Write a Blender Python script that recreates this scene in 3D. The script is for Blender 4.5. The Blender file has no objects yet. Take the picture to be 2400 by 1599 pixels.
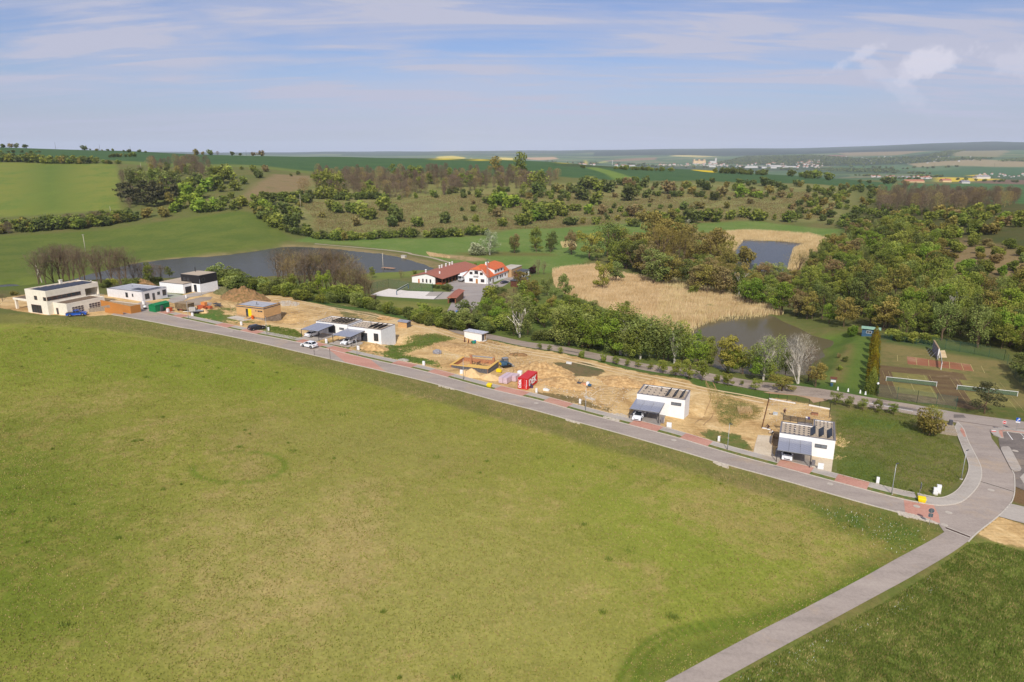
import bpy,bmesh,math,random
import numpy as np
from mathutils import Vector,Matrix,noise as mnoise

random.seed(7)
RNG = np.random.default_rng(7)
SC = bpy.context.scene
COL = SC.collection
RAD = math.radians

# ------------------------------------------------------------------ camera
CZ = 60.0                       # drone height; the building site lies about 50 m below it
PITCH = RAD(15.4)
FPX = 1600.0                    # focal length in pixels of a 2400 px wide frame
cam_d = bpy.data.cameras.new('camera')
cam = bpy.data.objects.new('camera',cam_d)
COL.objects.link(cam)
cam.location = (0,0,CZ)
cam.rotation_euler = (RAD(90) - PITCH,0,0)
cam_d.sensor_width = 36.0
cam_d.lens = 24.0
cam_d.clip_start = 0.5
cam_d.clip_end = 60000
SC.camera = cam

# ------------------------------------------------------------------ sky,sun,exposure
SUN_EL,SUN_AZ = RAD(41),RAD(183)      # the sun stands behind the camera,shadows run away from it
world = bpy.data.worlds.new('World')
SC.world = world
world.use_nodes = True
wn,wl = world.node_tree.nodes,world.node_tree.links
wn.clear()
SKY_STRENGTH = 0.125

def build_sky():
 out = wn.new('ShaderNodeOutputWorld')
 bg = wn.new('ShaderNodeBackground')
 bg.inputs['Strength'].default_value = SKY_STRENGTH
 sky = wn.new('ShaderNodeTexSky')
 sky.sky_type = 'NISHITA'
 sky.sun_disc = False
 sky.sun_elevation = SUN_EL
 sky.sun_rotation = SUN_AZ
 sky.altitude = 250
 sky.air_density = 1.0
 sky.dust_density = 1.2
 sky.ozone_density = 2.5
 tint = wn.new('ShaderNodeMix'); tint.data_type = 'RGBA'; tint.blend_type = 'MULTIPLY'
 tint.inputs[0].default_value = 1.0
 tint.inputs[7].default_value = (0.66,0.67,0.86,1)
 wl.new(sky.outputs[0],tint.inputs[6])
 # cirrus: noise on a plane high overhead,so it foreshortens toward the horizon
 tc = wn.new('ShaderNodeTexCoord')
 sep = wn.new('ShaderNodeSeparateXYZ'); wl.new(tc.outputs['Generated'],sep.inputs[0])
 zz = wn.new('ShaderNodeMath'); zz.operation = 'MAXIMUM'; zz.inputs[1].default_value = 0.0
 wl.new(sep.outputs[2],zz.inputs[0])
 za = wn.new('ShaderNodeMath'); za.operation = 'ADD'; za.inputs[1].default_value = 0.10
 wl.new(zz.outputs[0],za.inputs[0])
 dx = wn.new('ShaderNodeMath'); dx.operation = 'DIVIDE'
 dy = wn.new('ShaderNodeMath'); dy.operation = 'DIVIDE'
 wl.new(sep.outputs[0],dx.inputs[0]); wl.new(za.outputs[0],dx.inputs[1])
 wl.new(sep.outputs[1],dy.inputs[0]); wl.new(za.outputs[0],dy.inputs[1])
 cmb = wn.new('ShaderNodeCombineXYZ')
 wl.new(dx.outputs[0],cmb.inputs[0]); wl.new(dy.outputs[0],cmb.inputs[1])

 def layer(rot,sc,seed,detail,lo,hi,rough=0.55,dist=0.4):
  mp = wn.new('ShaderNodeMapping')
  mp.inputs['Rotation'].default_value = (0,0,RAD(rot))
  mp.inputs['Scale'].default_value = sc
  mp.inputs['Location'].default_value = (seed,seed * .37,0)
  wl.new(cmb.outputs[0],mp.inputs[0])
  n = wn.new('ShaderNodeTexNoise')
  n.inputs['Scale'].default_value = 1.0
  n.inputs['Detail'].default_value = detail
  n.inputs['Roughness'].default_value = rough
  n.inputs['Distortion'].default_value = dist
  wl.new(mp.outputs[0],n.inputs[0])
  r = wn.new('ShaderNodeMapRange')
  r.interpolation_type = 'SMOOTHSTEP'
  r.inputs[1].default_value = lo; r.inputs[2].default_value = hi
  wl.new(n.outputs[0],r.inputs[0])
  return r.outputs[0]

 def math2(op,a,b):
  m = wn.new('ShaderNodeMath'); m.operation = op
  for i,v in enumerate((a,b)):
   if isinstance(v,(int,float)):
    m.inputs[i].default_value = v
   else:
    wl.new(v,m.inputs[i])
  return m.outputs[0]
 broad = layer(24,(.34,.95,1),3.1,5,.37,.58)
 streak = layer(28,(.6,2.4,1),9.4,8,.40,.66,.62,.8)
 thin = layer(-16,(1.3,5.0,1),4.7,9,.45,.8,.65,1.0)
 c = math2('ADD',math2('MULTIPLY',broad,0.5),math2('MULTIPLY',math2('MULTIPLY',streak,0.8),math2('ADD',broad,.4)))
 c = math2('ADD',c,math2('MULTIPLY',thin,0.10))
 # fades toward the horizon haze
 hz = wn.new('ShaderNodeMapRange'); hz.inputs[1].default_value = 0.0; hz.inputs[2].default_value = 0.07
 wl.new(sep.outputs[2],hz.inputs[0])
 c = math2('MULTIPLY',c,hz.outputs[0])
 # two small fair weather clouds: soft blobs round two directions
 sep2 = sep

 def puff(px,py,rx,ry,amp,tilt):
  # direction of the puff in azimuth / elevation
  a = (px - 1200) / FPX; v = (py - 799.5) / FPX
  d = Vector((a,math.cos(PITCH) - v * math.sin(PITCH),-(math.sin(PITCH) + v * math.cos(PITCH)))).normalized()
  right = Vector((d.y,-d.x,0)).normalized(); up = right.cross(d)
  r2 = right * math.cos(tilt) + up * math.sin(tilt); u2 = up * math.cos(tilt) - right * math.sin(tilt)
  acc = None
  for vec,rad_ in ((r2,rx),(u2,ry)):
   dp = wn.new('ShaderNodeVectorMath'); dp.operation = 'DOT_PRODUCT'
   wl.new(tc.outputs['Generated'],dp.inputs[0]); dp.inputs[1].default_value = vec
   q = math2('DIVIDE',dp.outputs['Value'],rad_)
   q = math2('MULTIPLY',q,q)
   acc = q if acc is None else math2('ADD',acc,q)
  dist = math2('SQRT',acc,0)
  n = wn.new('ShaderNodeTexNoise'); n.inputs['Scale'].default_value = 34; n.inputs['Detail'].default_value = 8
  n.inputs['Roughness'].default_value = .62
  wl.new(tc.outputs['Generated'],n.inputs[0])
  e = math2('ADD',dist,math2('MULTIPLY',math2('SUBTRACT',n.outputs[0],.5),3.2))
  r = wn.new('ShaderNodeMapRange'); r.interpolation_type = 'SMOOTHSTEP'
  r.inputs[1].default_value = 1.15; r.inputs[2].default_value = 0.45
  r.inputs[3].default_value = 0; r.inputs[4].default_value = amp
  wl.new(e,r.inputs[0])
  front = wn.new('ShaderNodeMath'); front.operation = 'GREATER_THAN'; front.inputs[1].default_value = 0.2
  wl.new(sep2.outputs[1],front.inputs[0])
  return math2('MULTIPLY',r.outputs[0],front.outputs[0])
 pf = puff(2185,146,.038,.016,.85,RAD(12))
 for a in ((2150,158,.040,.014,.6,RAD(25)),(2015,130,.044,.009,.55,RAD(27)),(2090,195,.055,.012,.30,RAD(-35)),(2440,150,.05,.02,.4,0)):
  pf = math2('MAXIMUM',pf,puff(*a))
 cl = wn.new('ShaderNodeClamp'); wl.new(c,cl.inputs[0])
 mix = wn.new('ShaderNodeMix'); mix.data_type = 'RGBA'
 wl.new(cl.outputs[0],mix.inputs[0])
 wl.new(tint.outputs[2],mix.inputs[6])
 mix.inputs[7].default_value = (4.1,4.25,5.4,1)
 mixp = wn.new('ShaderNodeMix'); mixp.data_type = 'RGBA'
 wl.new(pf,mixp.inputs[0]); wl.new(mix.outputs[2],mixp.inputs[6]); mixp.inputs[7].default_value = (5.7,5.6,6.5,1)
 # moisture near the horizon: pale lilac blue
 hzm = wn.new('ShaderNodeMapRange'); hzm.interpolation_type = 'SMOOTHSTEP'
 hzm.inputs[1].default_value = -0.02; hzm.inputs[2].default_value = 0.11
 hzm.inputs[3].default_value = .85; hzm.inputs[4].default_value = 0.0
 wl.new(sep.outputs[2],hzm.inputs[0])
 mix2 = wn.new('ShaderNodeMix'); mix2.data_type = 'RGBA'
 wl.new(hzm.outputs[0],mix2.inputs[0])
 wl.new(mixp.outputs[2],mix2.inputs[6])
 mix2.inputs[7].default_value = (3.75,3.95,5.4,1)
 wl.new(mix2.outputs[2],bg.inputs[0])
 wl.new(bg.outputs[0],out.inputs[0])

build_sky()

sun_d = bpy.data.lights.new('sun','SUN')
sun = bpy.data.objects.new('sun',sun_d)
COL.objects.link(sun)
sun_d.energy = 4.0
sun_d.angle = RAD(0.55)
sun_d.color = (1.0,0.955,0.88)
sun.rotation_euler = (RAD(90) - SUN_EL,0,RAD(-3))
sun.location = (0,-50,120)

SC.view_settings.view_transform = 'Standard'
SC.view_settings.look = 'None'
SC.view_settings.exposure = 0.0
SC.view_settings.gamma = 1.0
SC.view_settings.use_curve_mapping = False
SC.render.engine = 'CYCLES'
try:
 SC.cycles.volume_bounces = 1
 SC.cycles.max_bounces = 6
 SC.cycles.transparent_max_bounces = 8
except Exception:
 pass

# ------------------------------------------------------------------ colour helpers
def S(r,g,b,k=0.92):
 """sRGB 0-255 of the sunlit surface -> linear albedo"""
 o = []
 for c in (r,g,b):
  c /= 255.0
  o.append(k * (c / 12.92 if c <= .04045 else ((c + .055) / 1.055) ** 2.4))
 return (o[0],o[1],o[2])

# ------------------------------------------------------------------ terrain height
CP_,SP_ = math.cos(PITCH),math.sin(PITCH)

def ray(px,py):
 a = (px - 1200) / FPX
 v = (py - 799.5) / FPX
 return a,CP_ - v * SP_,-(SP_ + v * CP_)

def fromH(px,py,H):
 a,b,c = ray(px,py)
 t = H / -c
 return a * t,b * t,CZ - H

def fromD(px,py,d):
 a,b,c = ray(px,py)
 return a * d,b * d,CZ + c * d

# survey of the land: points whose height was read off the size of known things
_S = []
for p in [(-600,2600,48),(0,2600,49.5),(1200,2600,51.5),(2400,2600,54),(3000,2600,54.5),
          (-500,1500,47),(0,1599,49),(1200,1599,51.3),(2400,1599,54),(2900,1500,54.5),
          (-500,1000,45.5),(0,1000,47),(600,1050,49),(1200,1200,51.2),(1800,1250,52.8),(2400,1300,54),(2900,1200,54.5),
          (-400,770,43.5),(0,757,45),(250,745,45.6),(420,765,47.0),(600,795,48.4),(900,862,49.8),(1250,950,51),(1600,1050,52.2),
          (2000,1165,53.2),(2300,1100,53.6),(2400,1010,54.2),(2800,1000,54.5),
          (2130,960,53.9),(1900,925,53.8),(1600,868,53.6),(1300,810,53.2),(1000,745,51.8),(700,690,49.4),(480,675,47.2),(250,680,46.2),(-100,690,45.5),
          (-400,640,56),(0,655,62.5),(200,640,62),(450,640,61),(620,665,57),(860,700,58.5),(950,690,60.5),(1060,730,58.5),(1010,700,60.5),(1150,790,54.6),(1250,760,56.5),
          (1500,830,55.2),(1700,870,56),(1100,670,62.5),(1160,660,63),(1230,650,63),(960,655,63),
          (1350,650,62),(1600,720,59.5),(1800,760,59),(1950,790,56.5),(2000,770,56.3),(2100,830,54.6),(2300,870,54.4),(2400,900,54.4),(2350,835,53.0),
          (-200,600,60),(0,600,62),(400,600,63.5),(800,565,64),(1000,560,63.6),(1300,560,63.4),(1500,560,63),(1700,560,63),(1900,560,62.5),(1950,640,62),
          (1600,530,62.8),(1300,530,63.0),(1800,530,62.5),(1950,545,61.5)]:
 _S.append(fromH(*p))
for p in [(-500,520,480),(0,530,560),(250,530,560),(450,505,590),(640,520,570),(0,485,630),(0,385,880),(-500,470,600),(-500,370,850),(-500,336,1200),(0,346,1250),(250,387,880),(300,354.5,1280),
          (250,480,630),(450,470,640),(450,400,860),(600,392,900),(600,365.5,1400),(620,450,690),(600,480,620),
          (800,540,575),(1000,545,560),(800,480,680),(1000,478,690),(720,440,760),(1000,430,800),(1000,396,930),(1000,372,1500),(800,368,1500),
          (1200,480,720),(1200,430,830),(1200,400,960),(1150,374,1500),(1300,381,1600),(1400,430,860),(1400,480,740),(1400,405,1000),(1400,390,1600),
          (1650,500,690),(1650,440,820),(1650,420,950),(1600,397,1700),(1900,500,660),(1900,450,800),(1900,428,950),(1900,414,1700),
          (2100,470,780),(2100,448,950),(2100,428,1700),(2250,450,1100),(2400,452,1250),(2800,460,1300),
          (2050,640,325),(2200,660,285),(2350,700,255),(2300,600,330),(2450,600,320),(2150,560,410),(2300,530,430),(2450,520,420),(2000,570,430),(2200,500,530),(2400,486,560),(2700,520,420),(2700,700,260),
          (2700,900,170),(2100,520,520),
          (-500,372,2600),(0,372,2600),(600,385,2600),(1000,400,2600),(1300,404,2600),(1600,412,2600),(1800,421,2600),(2000,420,2500),(2200,420,2300),(2400,424,2300),(2800,430,2300),
          (600,380,5000),(1000,381,5000),(1300,389,5000),(1600,396,5000),(1900,397,5000),(2150,396,4500),(2400,397,4200),(2900,400,4200),(0,375,5000),(-500,375,5000),
          (1000,372,8000),(1300,374,8000),(1600,373,7500),(1900,368,7000),(2100,366,6500),(2250,360,6500),(2400,362,6000),(2900,362,6000),(600,372,8000),(0,372,8000),
          (2300,352,8500),(2100,354,8800),(1900,360,9200),(1700,364,9500),(1400,366,10000),
          (-500,358,13000),(0,358,13000),(400,358,13000),(700,359,13000),(900,358,13000),(1100,359,13000),(1300,359,13000),(1420,354,12500),(1600,352,12500),(1750,351.5,12500),(1850,352,12500),
          (1950,352,12000),(2050,347,12000),(2150,340.5,12000),(2260,336.5,12000),(2330,334,12000),(2400,336,12000),(2900,340,12000)]:
 _S.append(fromD(*p))
_S = np.array(_S)
_LR = math.log(45.0)

def _uv(x,y):
 th = np.arctan2(x,y)
 r = np.hypot(x,y)
 return np.clip(th,-0.92,0.92) * 3.2,np.maximum(np.log(np.maximum(r,1.0)),_LR)

_su,_sv = _uv(_S[:,0],_S[:,1])
# the height is divided by a length that grows with distance so that near and far relief weigh alike
_norm = lambda v: np.exp(0.42 * (v - 5.0))
_sh = (_S[:,2] - 8.0) / _norm(_sv)
_D = np.hypot(_su[:,None] - _su[None],_sv[:,None] - _sv[None])
_C2 = 0.05 ** 2
_A = np.sqrt(_D ** 2 + _C2)
_W = np.linalg.solve(_A + np.eye(len(_A)) * -0.002,_sh)

# ponds: level and outline are filled in below (they need the bare land first)
PONDS = []
DIPS = [(-31.5,183.5,5.0,-2.0),(-68.5,202.5,6.0,-2.2),(39.0,135.5,4.5,-1.2)]

def land0(x,y):
 x = np.asarray(x,float); y = np.asarray(y,float)
 u,v = _uv(x,y)
 sh = u.shape
 uf,vf = u.ravel(),v.ravel()
 out = np.empty(uf.size)
 for i in range(0,uf.size,60000):
  a = uf[i:i + 60000,None] - _su[None]
  b = vf[i:i + 60000,None] - _sv[None]
  out[i:i + 60000] = np.sqrt(a * a + b * b + _C2) @ _W
 z = out.reshape(sh) * _norm(v) + 8.0
 th = np.abs(np.arctan2(x,y))
 k = np.clip((th - 1.0) / 1.4,0,1); k = k * k * (3 - 2 * k)
 return z * (1 - k) + 9.0 * k

def sdist(x,y,poly):
 """signed distance to a polygon, negative inside"""
 poly = np.asarray(poly,float)
 x = np.asarray(x,float); y = np.asarray(y,float)
 d2 = np.full(x.shape,1e18)
 ins = np.zeros(x.shape,bool)
 n = len(poly)
 for i in range(n):
  x0,y0 = poly[i]; x1,y1 = poly[(i + 1) % n]
  ex,ey = x1 - x0,y1 - y0
  L = ex * ex + ey * ey + 1e-12
  t = np.clip(((x - x0) * ex + (y - y0) * ey) / L,0,1)
  qx,qy = x - x0 - t * ex,y - y0 - t * ey
  d2 = np.minimum(d2,qx * qx + qy * qy)
  c = ((y0 > y) != (y1 > y)) & (x < ex * (y - y0) / (ey + (1e-12 if ey >= 0 else -1e-12)) + x0)
  ins ^= c
 d = np.sqrt(d2)
 return np.where(ins,-d,d)

def land(x,y):
 x = np.asarray(x,float); y = np.asarray(y,float)
 z = land0(x,y)
 for cx,cy,rr,dz in DIPS:
  z = z + dz * np.exp(-((x - cx) ** 2 + (y - cy) ** 2) / (rr * rr * .6))
 for lev,poly,bank in PONDS:
  lo = poly.min(0) - bank; hi = poly.max(0) + bank
  m = (x > lo[0]) & (x < hi[0]) & (y > lo[1]) & (y < hi[1])
  if not np.any(m):
   continue
  if m.ndim == 0:
   s = sdist(x,y,poly)
   t = np.clip(s / bank,0,1); t = t * t * (3 - 2 * t)
   z = np.where(s < 0,lev - np.minimum(1.2,-s * .35),(lev + .25 + 0.02 * s) * (1 - t) + z * t)
  else:
   s = sdist(x[m],y[m],poly)
   t = np.clip(s / bank,0,1); t = t * t * (3 - 2 * t)
   z[m] = np.where(s < 0,lev - np.minimum(1.2,-s * .35),(lev + .25 * np.clip(s,0,1) + 0.02 * s) * (1 - t) + z[m] * t)
 return z

_T = np.exp(np.linspace(math.log(40),math.log(16000),900))

def hit(px,py,off=0.0,far=None):
 """where the line of sight through a point of the survey photograph meets the land"""
 a,b,c = ray(px,py)
 T = _T if far is None else _T[_T > far]
 zz = CZ + c * T - off
 g = land(a * T,b * T)
 under = np.nonzero(zz < g)[0]
 if len(under) == 0:
  t = T[-1]
 else:
  i = under[0]
  if i == 0:
   t = T[0]
  else:
   f0 = zz[i - 1] - g[i - 1]; f1 = zz[i] - g[i]
   t = T[i - 1] + (T[i] - T[i - 1]) * f0 / (f0 - f1)
   for _ in range(3):
    f = (CZ + c * t - off) - float(land(a * t,b * t))
    t += f / (-c + 1e-9) if c < -1e-3 and abs(f) < 3 else 0
 return Vector((a * t,b * t,float(land(a * t,b * t))))

_ZT = {1: (0,580,4.708),2: (400,600,4.28),3: (850,560,5.231),4: (900,720,4.708),5: (1250,820,5.231),
       6: (1650,880,5.2275),7: (2000,950,4.48),8: (1900,720,4.708),11: (0,300,3.363),12: (600,330,2.9425),
       13: (1200,330,2.9425),14: (1600,330,2.9425),15: (1300,560,3.923),16: (1800,560,3.923),17: (1700,1150,3.363),
       18: (1000,700,4.708),19: (0,560,5.117),20: (2250,950,4.753),21: (1000,330,4.708),22: (1500,330,4.708),23: (2000,330,5.885)}

def q(n,x,y):
 a,b,s = _ZT[n]
 return (a + x / s,b + y / s)

def qs(n,*pts):
 return [q(n,*p) for p in pts]

def poly_at(pts,off=0.0):
 return np.array([hit(*p,off=off)[:2] for p in pts])

# ------------------------------------------------------------------ ponds (level,outline,bank width)
def add_pond(H,pts,bank):
 P = [Vector(fromH(x,y,H)[:2]) for x,y in pts]
 n = len(P); out = []
 for i in range(n):
  p0,p1,p2,p3 = P[i - 1],P[i],P[(i + 1) % n],P[(i + 2) % n]
  for j in range(5):
   t = j / 5
   v = .5 * ((2 * p1) + (-p0 + p2) * t + (2 * p0 - 5 * p1 + 4 * p2 - p3) * t * t + (-p0 + 3 * p1 - 3 * p2 + p3) * t ** 3)
   out.append((v.x + 1.6 * mnoise.noise(Vector((v.x * .12,v.y * .12,1))),v.y + 2.2 * mnoise.noise(Vector((v.x * .12,v.y * .12,7)))))
 PONDS.append((CZ - H,np.array(out),bank))

add_pond(64.3,[(150,668),(196,648),(314,619),(420,606),(500,601),(600,589),(668,579),(743,581),(821,588),(906,598),(957,609),(1008,626),(1012,632),
    (851,642),(760,650),(648,657),(560,668),(450,674),(300,680)],12)
add_pond(64.3,[(-120,660),(-20,668),(35,666),(58,677),(70,690),(40,706),(0,716),(-120,730)],10)
add_pond(58.6,[(1613,769),(1660,752),(1708,741),(1784,738),(1825,748),(1900,783),(1943,797),(1948,810),(1934,826),(1915,850),(1890,880),(1850,896),
    (1790,890),(1700,872),(1640,860),(1605,845),(1588,805)],7)
add_pond(62.8,[(1712,600),(1740,564),(1810,566),(1888,572),(1862,583),(1856,600),(1850,622),(1830,636),(1770,634),(1722,618)],10)

# ------------------------------------------------------------------ materials
def new_mat(name):
 m = bpy.data.materials.new(name)
 m.use_nodes = True
 nt = m.node_tree
 b = nt.nodes['Principled BSDF']
 return m,nt.nodes,nt.links,b

def ramp(nodes,stops,interp='LINEAR'):
 r = nodes.new('ShaderNodeValToRGB')
 r.color_ramp.interpolation = interp
 e = r.color_ramp.elements
 while len(e) > 1:
  e.remove(e[-1])
 e[0].position = stops[0][0]; e[0].color = (*stops[0][1],1)
 for p,c in stops[1:]:
  k = e.new(p); k.color = (*c,1)
 return r

MATS = {}

def mat(name,col,rough=.8,var=.12,scale=2.0,bump=0.0,metal=0.0,spec=.3,col2=None,detail=4,objrand=0.0,stretch=None,bscale=None,lo=.35,hi=.65):
 """procedural paint / plaster / timber: base colour broken up by noise, optional second colour and relief"""
 if name in MATS:
  return MATS[name]
 m,N,L,b = new_mat(name)
 tc = N.new('ShaderNodeTexCoord')
 src = tc.outputs['Object']
 if stretch:
  mp = N.new('ShaderNodeMapping'); mp.inputs['Scale'].default_value = stretch
  L.new(src,mp.inputs[0]); src = mp.outputs[0]
 n = N.new('ShaderNodeTexNoise'); n.inputs['Scale'].default_value = scale; n.inputs['Detail'].default_value = detail
 n.inputs['Roughness'].default_value = .6
 L.new(src,n.inputs[0])
 c2 = col2 if col2 else tuple(c * (1 - 2.2 * var) for c in col)
 c1 = col if col2 else tuple(min(1,c * (1 + var)) for c in col)
 r = ramp(N,[(lo,c2),(hi,c1)])
 L.new(n.outputs[0],r.inputs[0])
 out = r.outputs[0]
 if objrand:
  oi = N.new('ShaderNodeObjectInfo')
  hs = N.new('ShaderNodeHueSaturation')
  mr = N.new('ShaderNodeMapRange'); mr.inputs[3].default_value = 1 - objrand; mr.inputs[4].default_value = 1 + objrand
  L.new(oi.outputs['Random'],mr.inputs[0]); L.new(mr.outputs[0],hs.inputs['Value'])
  mh = N.new('ShaderNodeMath'); mh.operation = 'MULTIPLY'; mh.inputs[1].default_value = 7.31
  fr = N.new('ShaderNodeMath'); fr.operation = 'FRACT'
  L.new(oi.outputs['Random'],mh.inputs[0]); L.new(mh.outputs[0],fr.inputs[0])
  m2 = N.new('ShaderNodeMapRange'); m2.inputs[3].default_value = .5 - objrand * .10; m2.inputs[4].default_value = .5 + objrand * .10
  L.new(fr.outputs[0],m2.inputs[0]); L.new(m2.outputs[0],hs.inputs['Hue'])
  L.new(out,hs.inputs['Color']); out = hs.outputs[0]
 L.new(out,b.inputs['Base Color'])
 b.inputs['Roughness'].default_value = rough
 b.inputs['Metallic'].default_value = metal
 b.inputs['Specular IOR Level'].default_value = spec
 if bump:
  bn = N.new('ShaderNodeTexNoise'); bn.inputs['Scale'].default_value = bscale or scale * 6; bn.inputs['Detail'].default_value = 4
  L.new(src,bn.inputs[0])
  bp = N.new('ShaderNodeBump'); bp.inputs['Strength'].default_value = bump; bp.inputs['Distance'].default_value = .05
  L.new(bn.outputs[0],bp.inputs['Height']); L.new(bp.outputs[0],b.inputs['Normal'])
 MATS[name] = m
 return m

def ground_material():
 m,N,L,b = new_mat('ground_cover')

 def M(op,a,c,clamp=False):
  x = N.new('ShaderNodeMath'); x.operation = op; x.use_clamp = clamp
  for i,v in enumerate((a,c)):
   if isinstance(v,(int,float)):
    x.inputs[i].default_value = v
   else:
    L.new(v,x.inputs[i])
  return x.outputs[0]
 tc = N.new('ShaderNodeTexCoord')

 def nz(scale,detail,rough=.6,stretch=None,rot=0,dist=0):
  s = tc.outputs['Object']
  if stretch:
   mp = N.new('ShaderNodeMapping'); mp.inputs['Scale'].default_value = stretch
   mp.inputs['Rotation'].default_value = (0,0,RAD(rot)); L.new(s,mp.inputs[0]); s = mp.outputs[0]
  n = N.new('ShaderNodeTexNoise'); n.inputs['Scale'].default_value = scale; n.inputs['Detail'].default_value = detail
  n.inputs['Roughness'].default_value = rough; n.inputs['Distortion'].default_value = dist
  L.new(s,n.inputs[0])
  return n.outputs[0]
 at_ = {}
 for k in ('colA','colB'):
  a = N.new('ShaderNodeAttribute'); a.attribute_name = k; at_[k] = a.outputs['Color']
 for k in ('mixm','grain','dirt'):
  a = N.new('ShaderNodeAttribute'); a.attribute_name = k; at_[k] = a.outputs['Fac']
 big = nz(.035,5,.6,dist=.5)
 mid = nz(.42,6,.68)
 fine = nz(3.2,5,.75)
 tuft = nz(2.4,3,.6,stretch=(1,.55,1),rot=35)
 # patches of the second colour
 p = M('ADD',M('MULTIPLY',big,.42),M('ADD',M('MULTIPLY',mid,.38),M('MULTIPLY',fine,.20)))
 thr = M('SUBTRACT',.72,M('MULTIPLY',at_['mixm'],.44))
 k = N.new('ShaderNodeMapRange'); k.interpolation_type = 'SMOOTHSTEP'
 L.new(M('SUBTRACT',p,thr),k.inputs[0]); k.inputs[1].default_value = -.07; k.inputs[2].default_value = .07
 mx = N.new('ShaderNodeMix'); mx.data_type = 'RGBA'
 L.new(k.outputs[0],mx.inputs[0]); L.new(at_['colA'],mx.inputs[6]); L.new(at_['colB'],mx.inputs[7])
 # bare earth with ragged edges
 pd = M('ADD',M('MULTIPLY',nz(.16,7,.66),.6),M('MULTIPLY',nz(1.3,4,.6),.4))
 thd = M('SUBTRACT',.74,M('MULTIPLY',at_['dirt'],.48))
 kd = N.new('ShaderNodeMapRange'); kd.interpolation_type = 'SMOOTHSTEP'
 L.new(M('SUBTRACT',pd,thd),kd.inputs[0]); kd.inputs[1].default_value = -.03; kd.inputs[2].default_value = .03
 comb = nz(1.0,6,.7,stretch=(.16,1.5,1),rot=25,dist=.6)
 dn = M('ADD',M('MULTIPLY',nz(.09,6,.65,dist=1.2),.5),M('ADD',M('MULTIPLY',nz(.9,6,.7),.22),M('MULTIPLY',comb,.28)))
 dr = ramp(N,[(.36,S(160,124,78)),(.46,S(200,164,110)),(.54,S(222,188,132)),(.64,S(238,212,164))])
 L.new(dn,dr.inputs[0])
 md = N.new('ShaderNodeMix'); md.data_type = 'RGBA'
 L.new(kd.outputs[0],md.inputs[0]); L.new(mx.outputs[2],md.inputs[6]); L.new(dr.outputs[0],md.inputs[7])
 # grass grain: light and dark tufts
 g = M('ADD',M('MULTIPLY',M('SUBTRACT',fine,.5),1.0),M('MULTIPLY',M('SUBTRACT',tuft,.5),1.5))
 g = M('ADD',g,M('MULTIPLY',M('SUBTRACT',mid,.5),.5))
 g = M('ADD',g,M('MULTIPLY',M('SUBTRACT',nz(.14,6,.7),.5),1.1))
 g = M('MULTIPLY',g,M('MULTIPLY',at_['grain'],1.6))
 v = M('ADD',1.0,g,True)
 hs = N.new('ShaderNodeMix'); hs.data_type = 'RGBA'; hs.blend_type = 'MULTIPLY'; hs.inputs[0].default_value = 1
 cmb = N.new('ShaderNodeCombineXYZ')
 vv = M('ADD',1.0,g)
 for i in range(3):
  L.new(vv,cmb.inputs[i])
 L.new(md.outputs[2],hs.inputs[6]); L.new(cmb.outputs[0],hs.inputs[7])
 L.new(hs.outputs[2],b.inputs['Base Color'])
 b.inputs['Roughness'].default_value = .95
 b.inputs['Specular IOR Level'].default_value = .1
 bh = M('ADD',M('MULTIPLY',fine,.6),M('ADD',M('MULTIPLY',tuft,.8),M('MULTIPLY',mid,1.2)))
 bp = N.new('ShaderNodeBump'); bp.inputs['Strength'].default_value = .55; bp.inputs['Distance'].default_value = .35
 L.new(bh,bp.inputs['Height']); L.new(bp.outputs[0],b.inputs['Normal'])
 return m

GROUND = ground_material()

# ------------------------------------------------------------------ land cover: (outline,colour A,colour B,share of B,soft edge,grain,bare earth share)
Z_ = []

def zone(pts,A=None,B=None,m=None,soft=2.0,grain=None,dirt=None,world=False):
 Z_.append((np.asarray(pts,float) if world else poly_at(pts),A,B,m,soft,grain,dirt))

def far_poly(*pd):
 return [fromD(*p)[:2] for p in pd]

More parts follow.
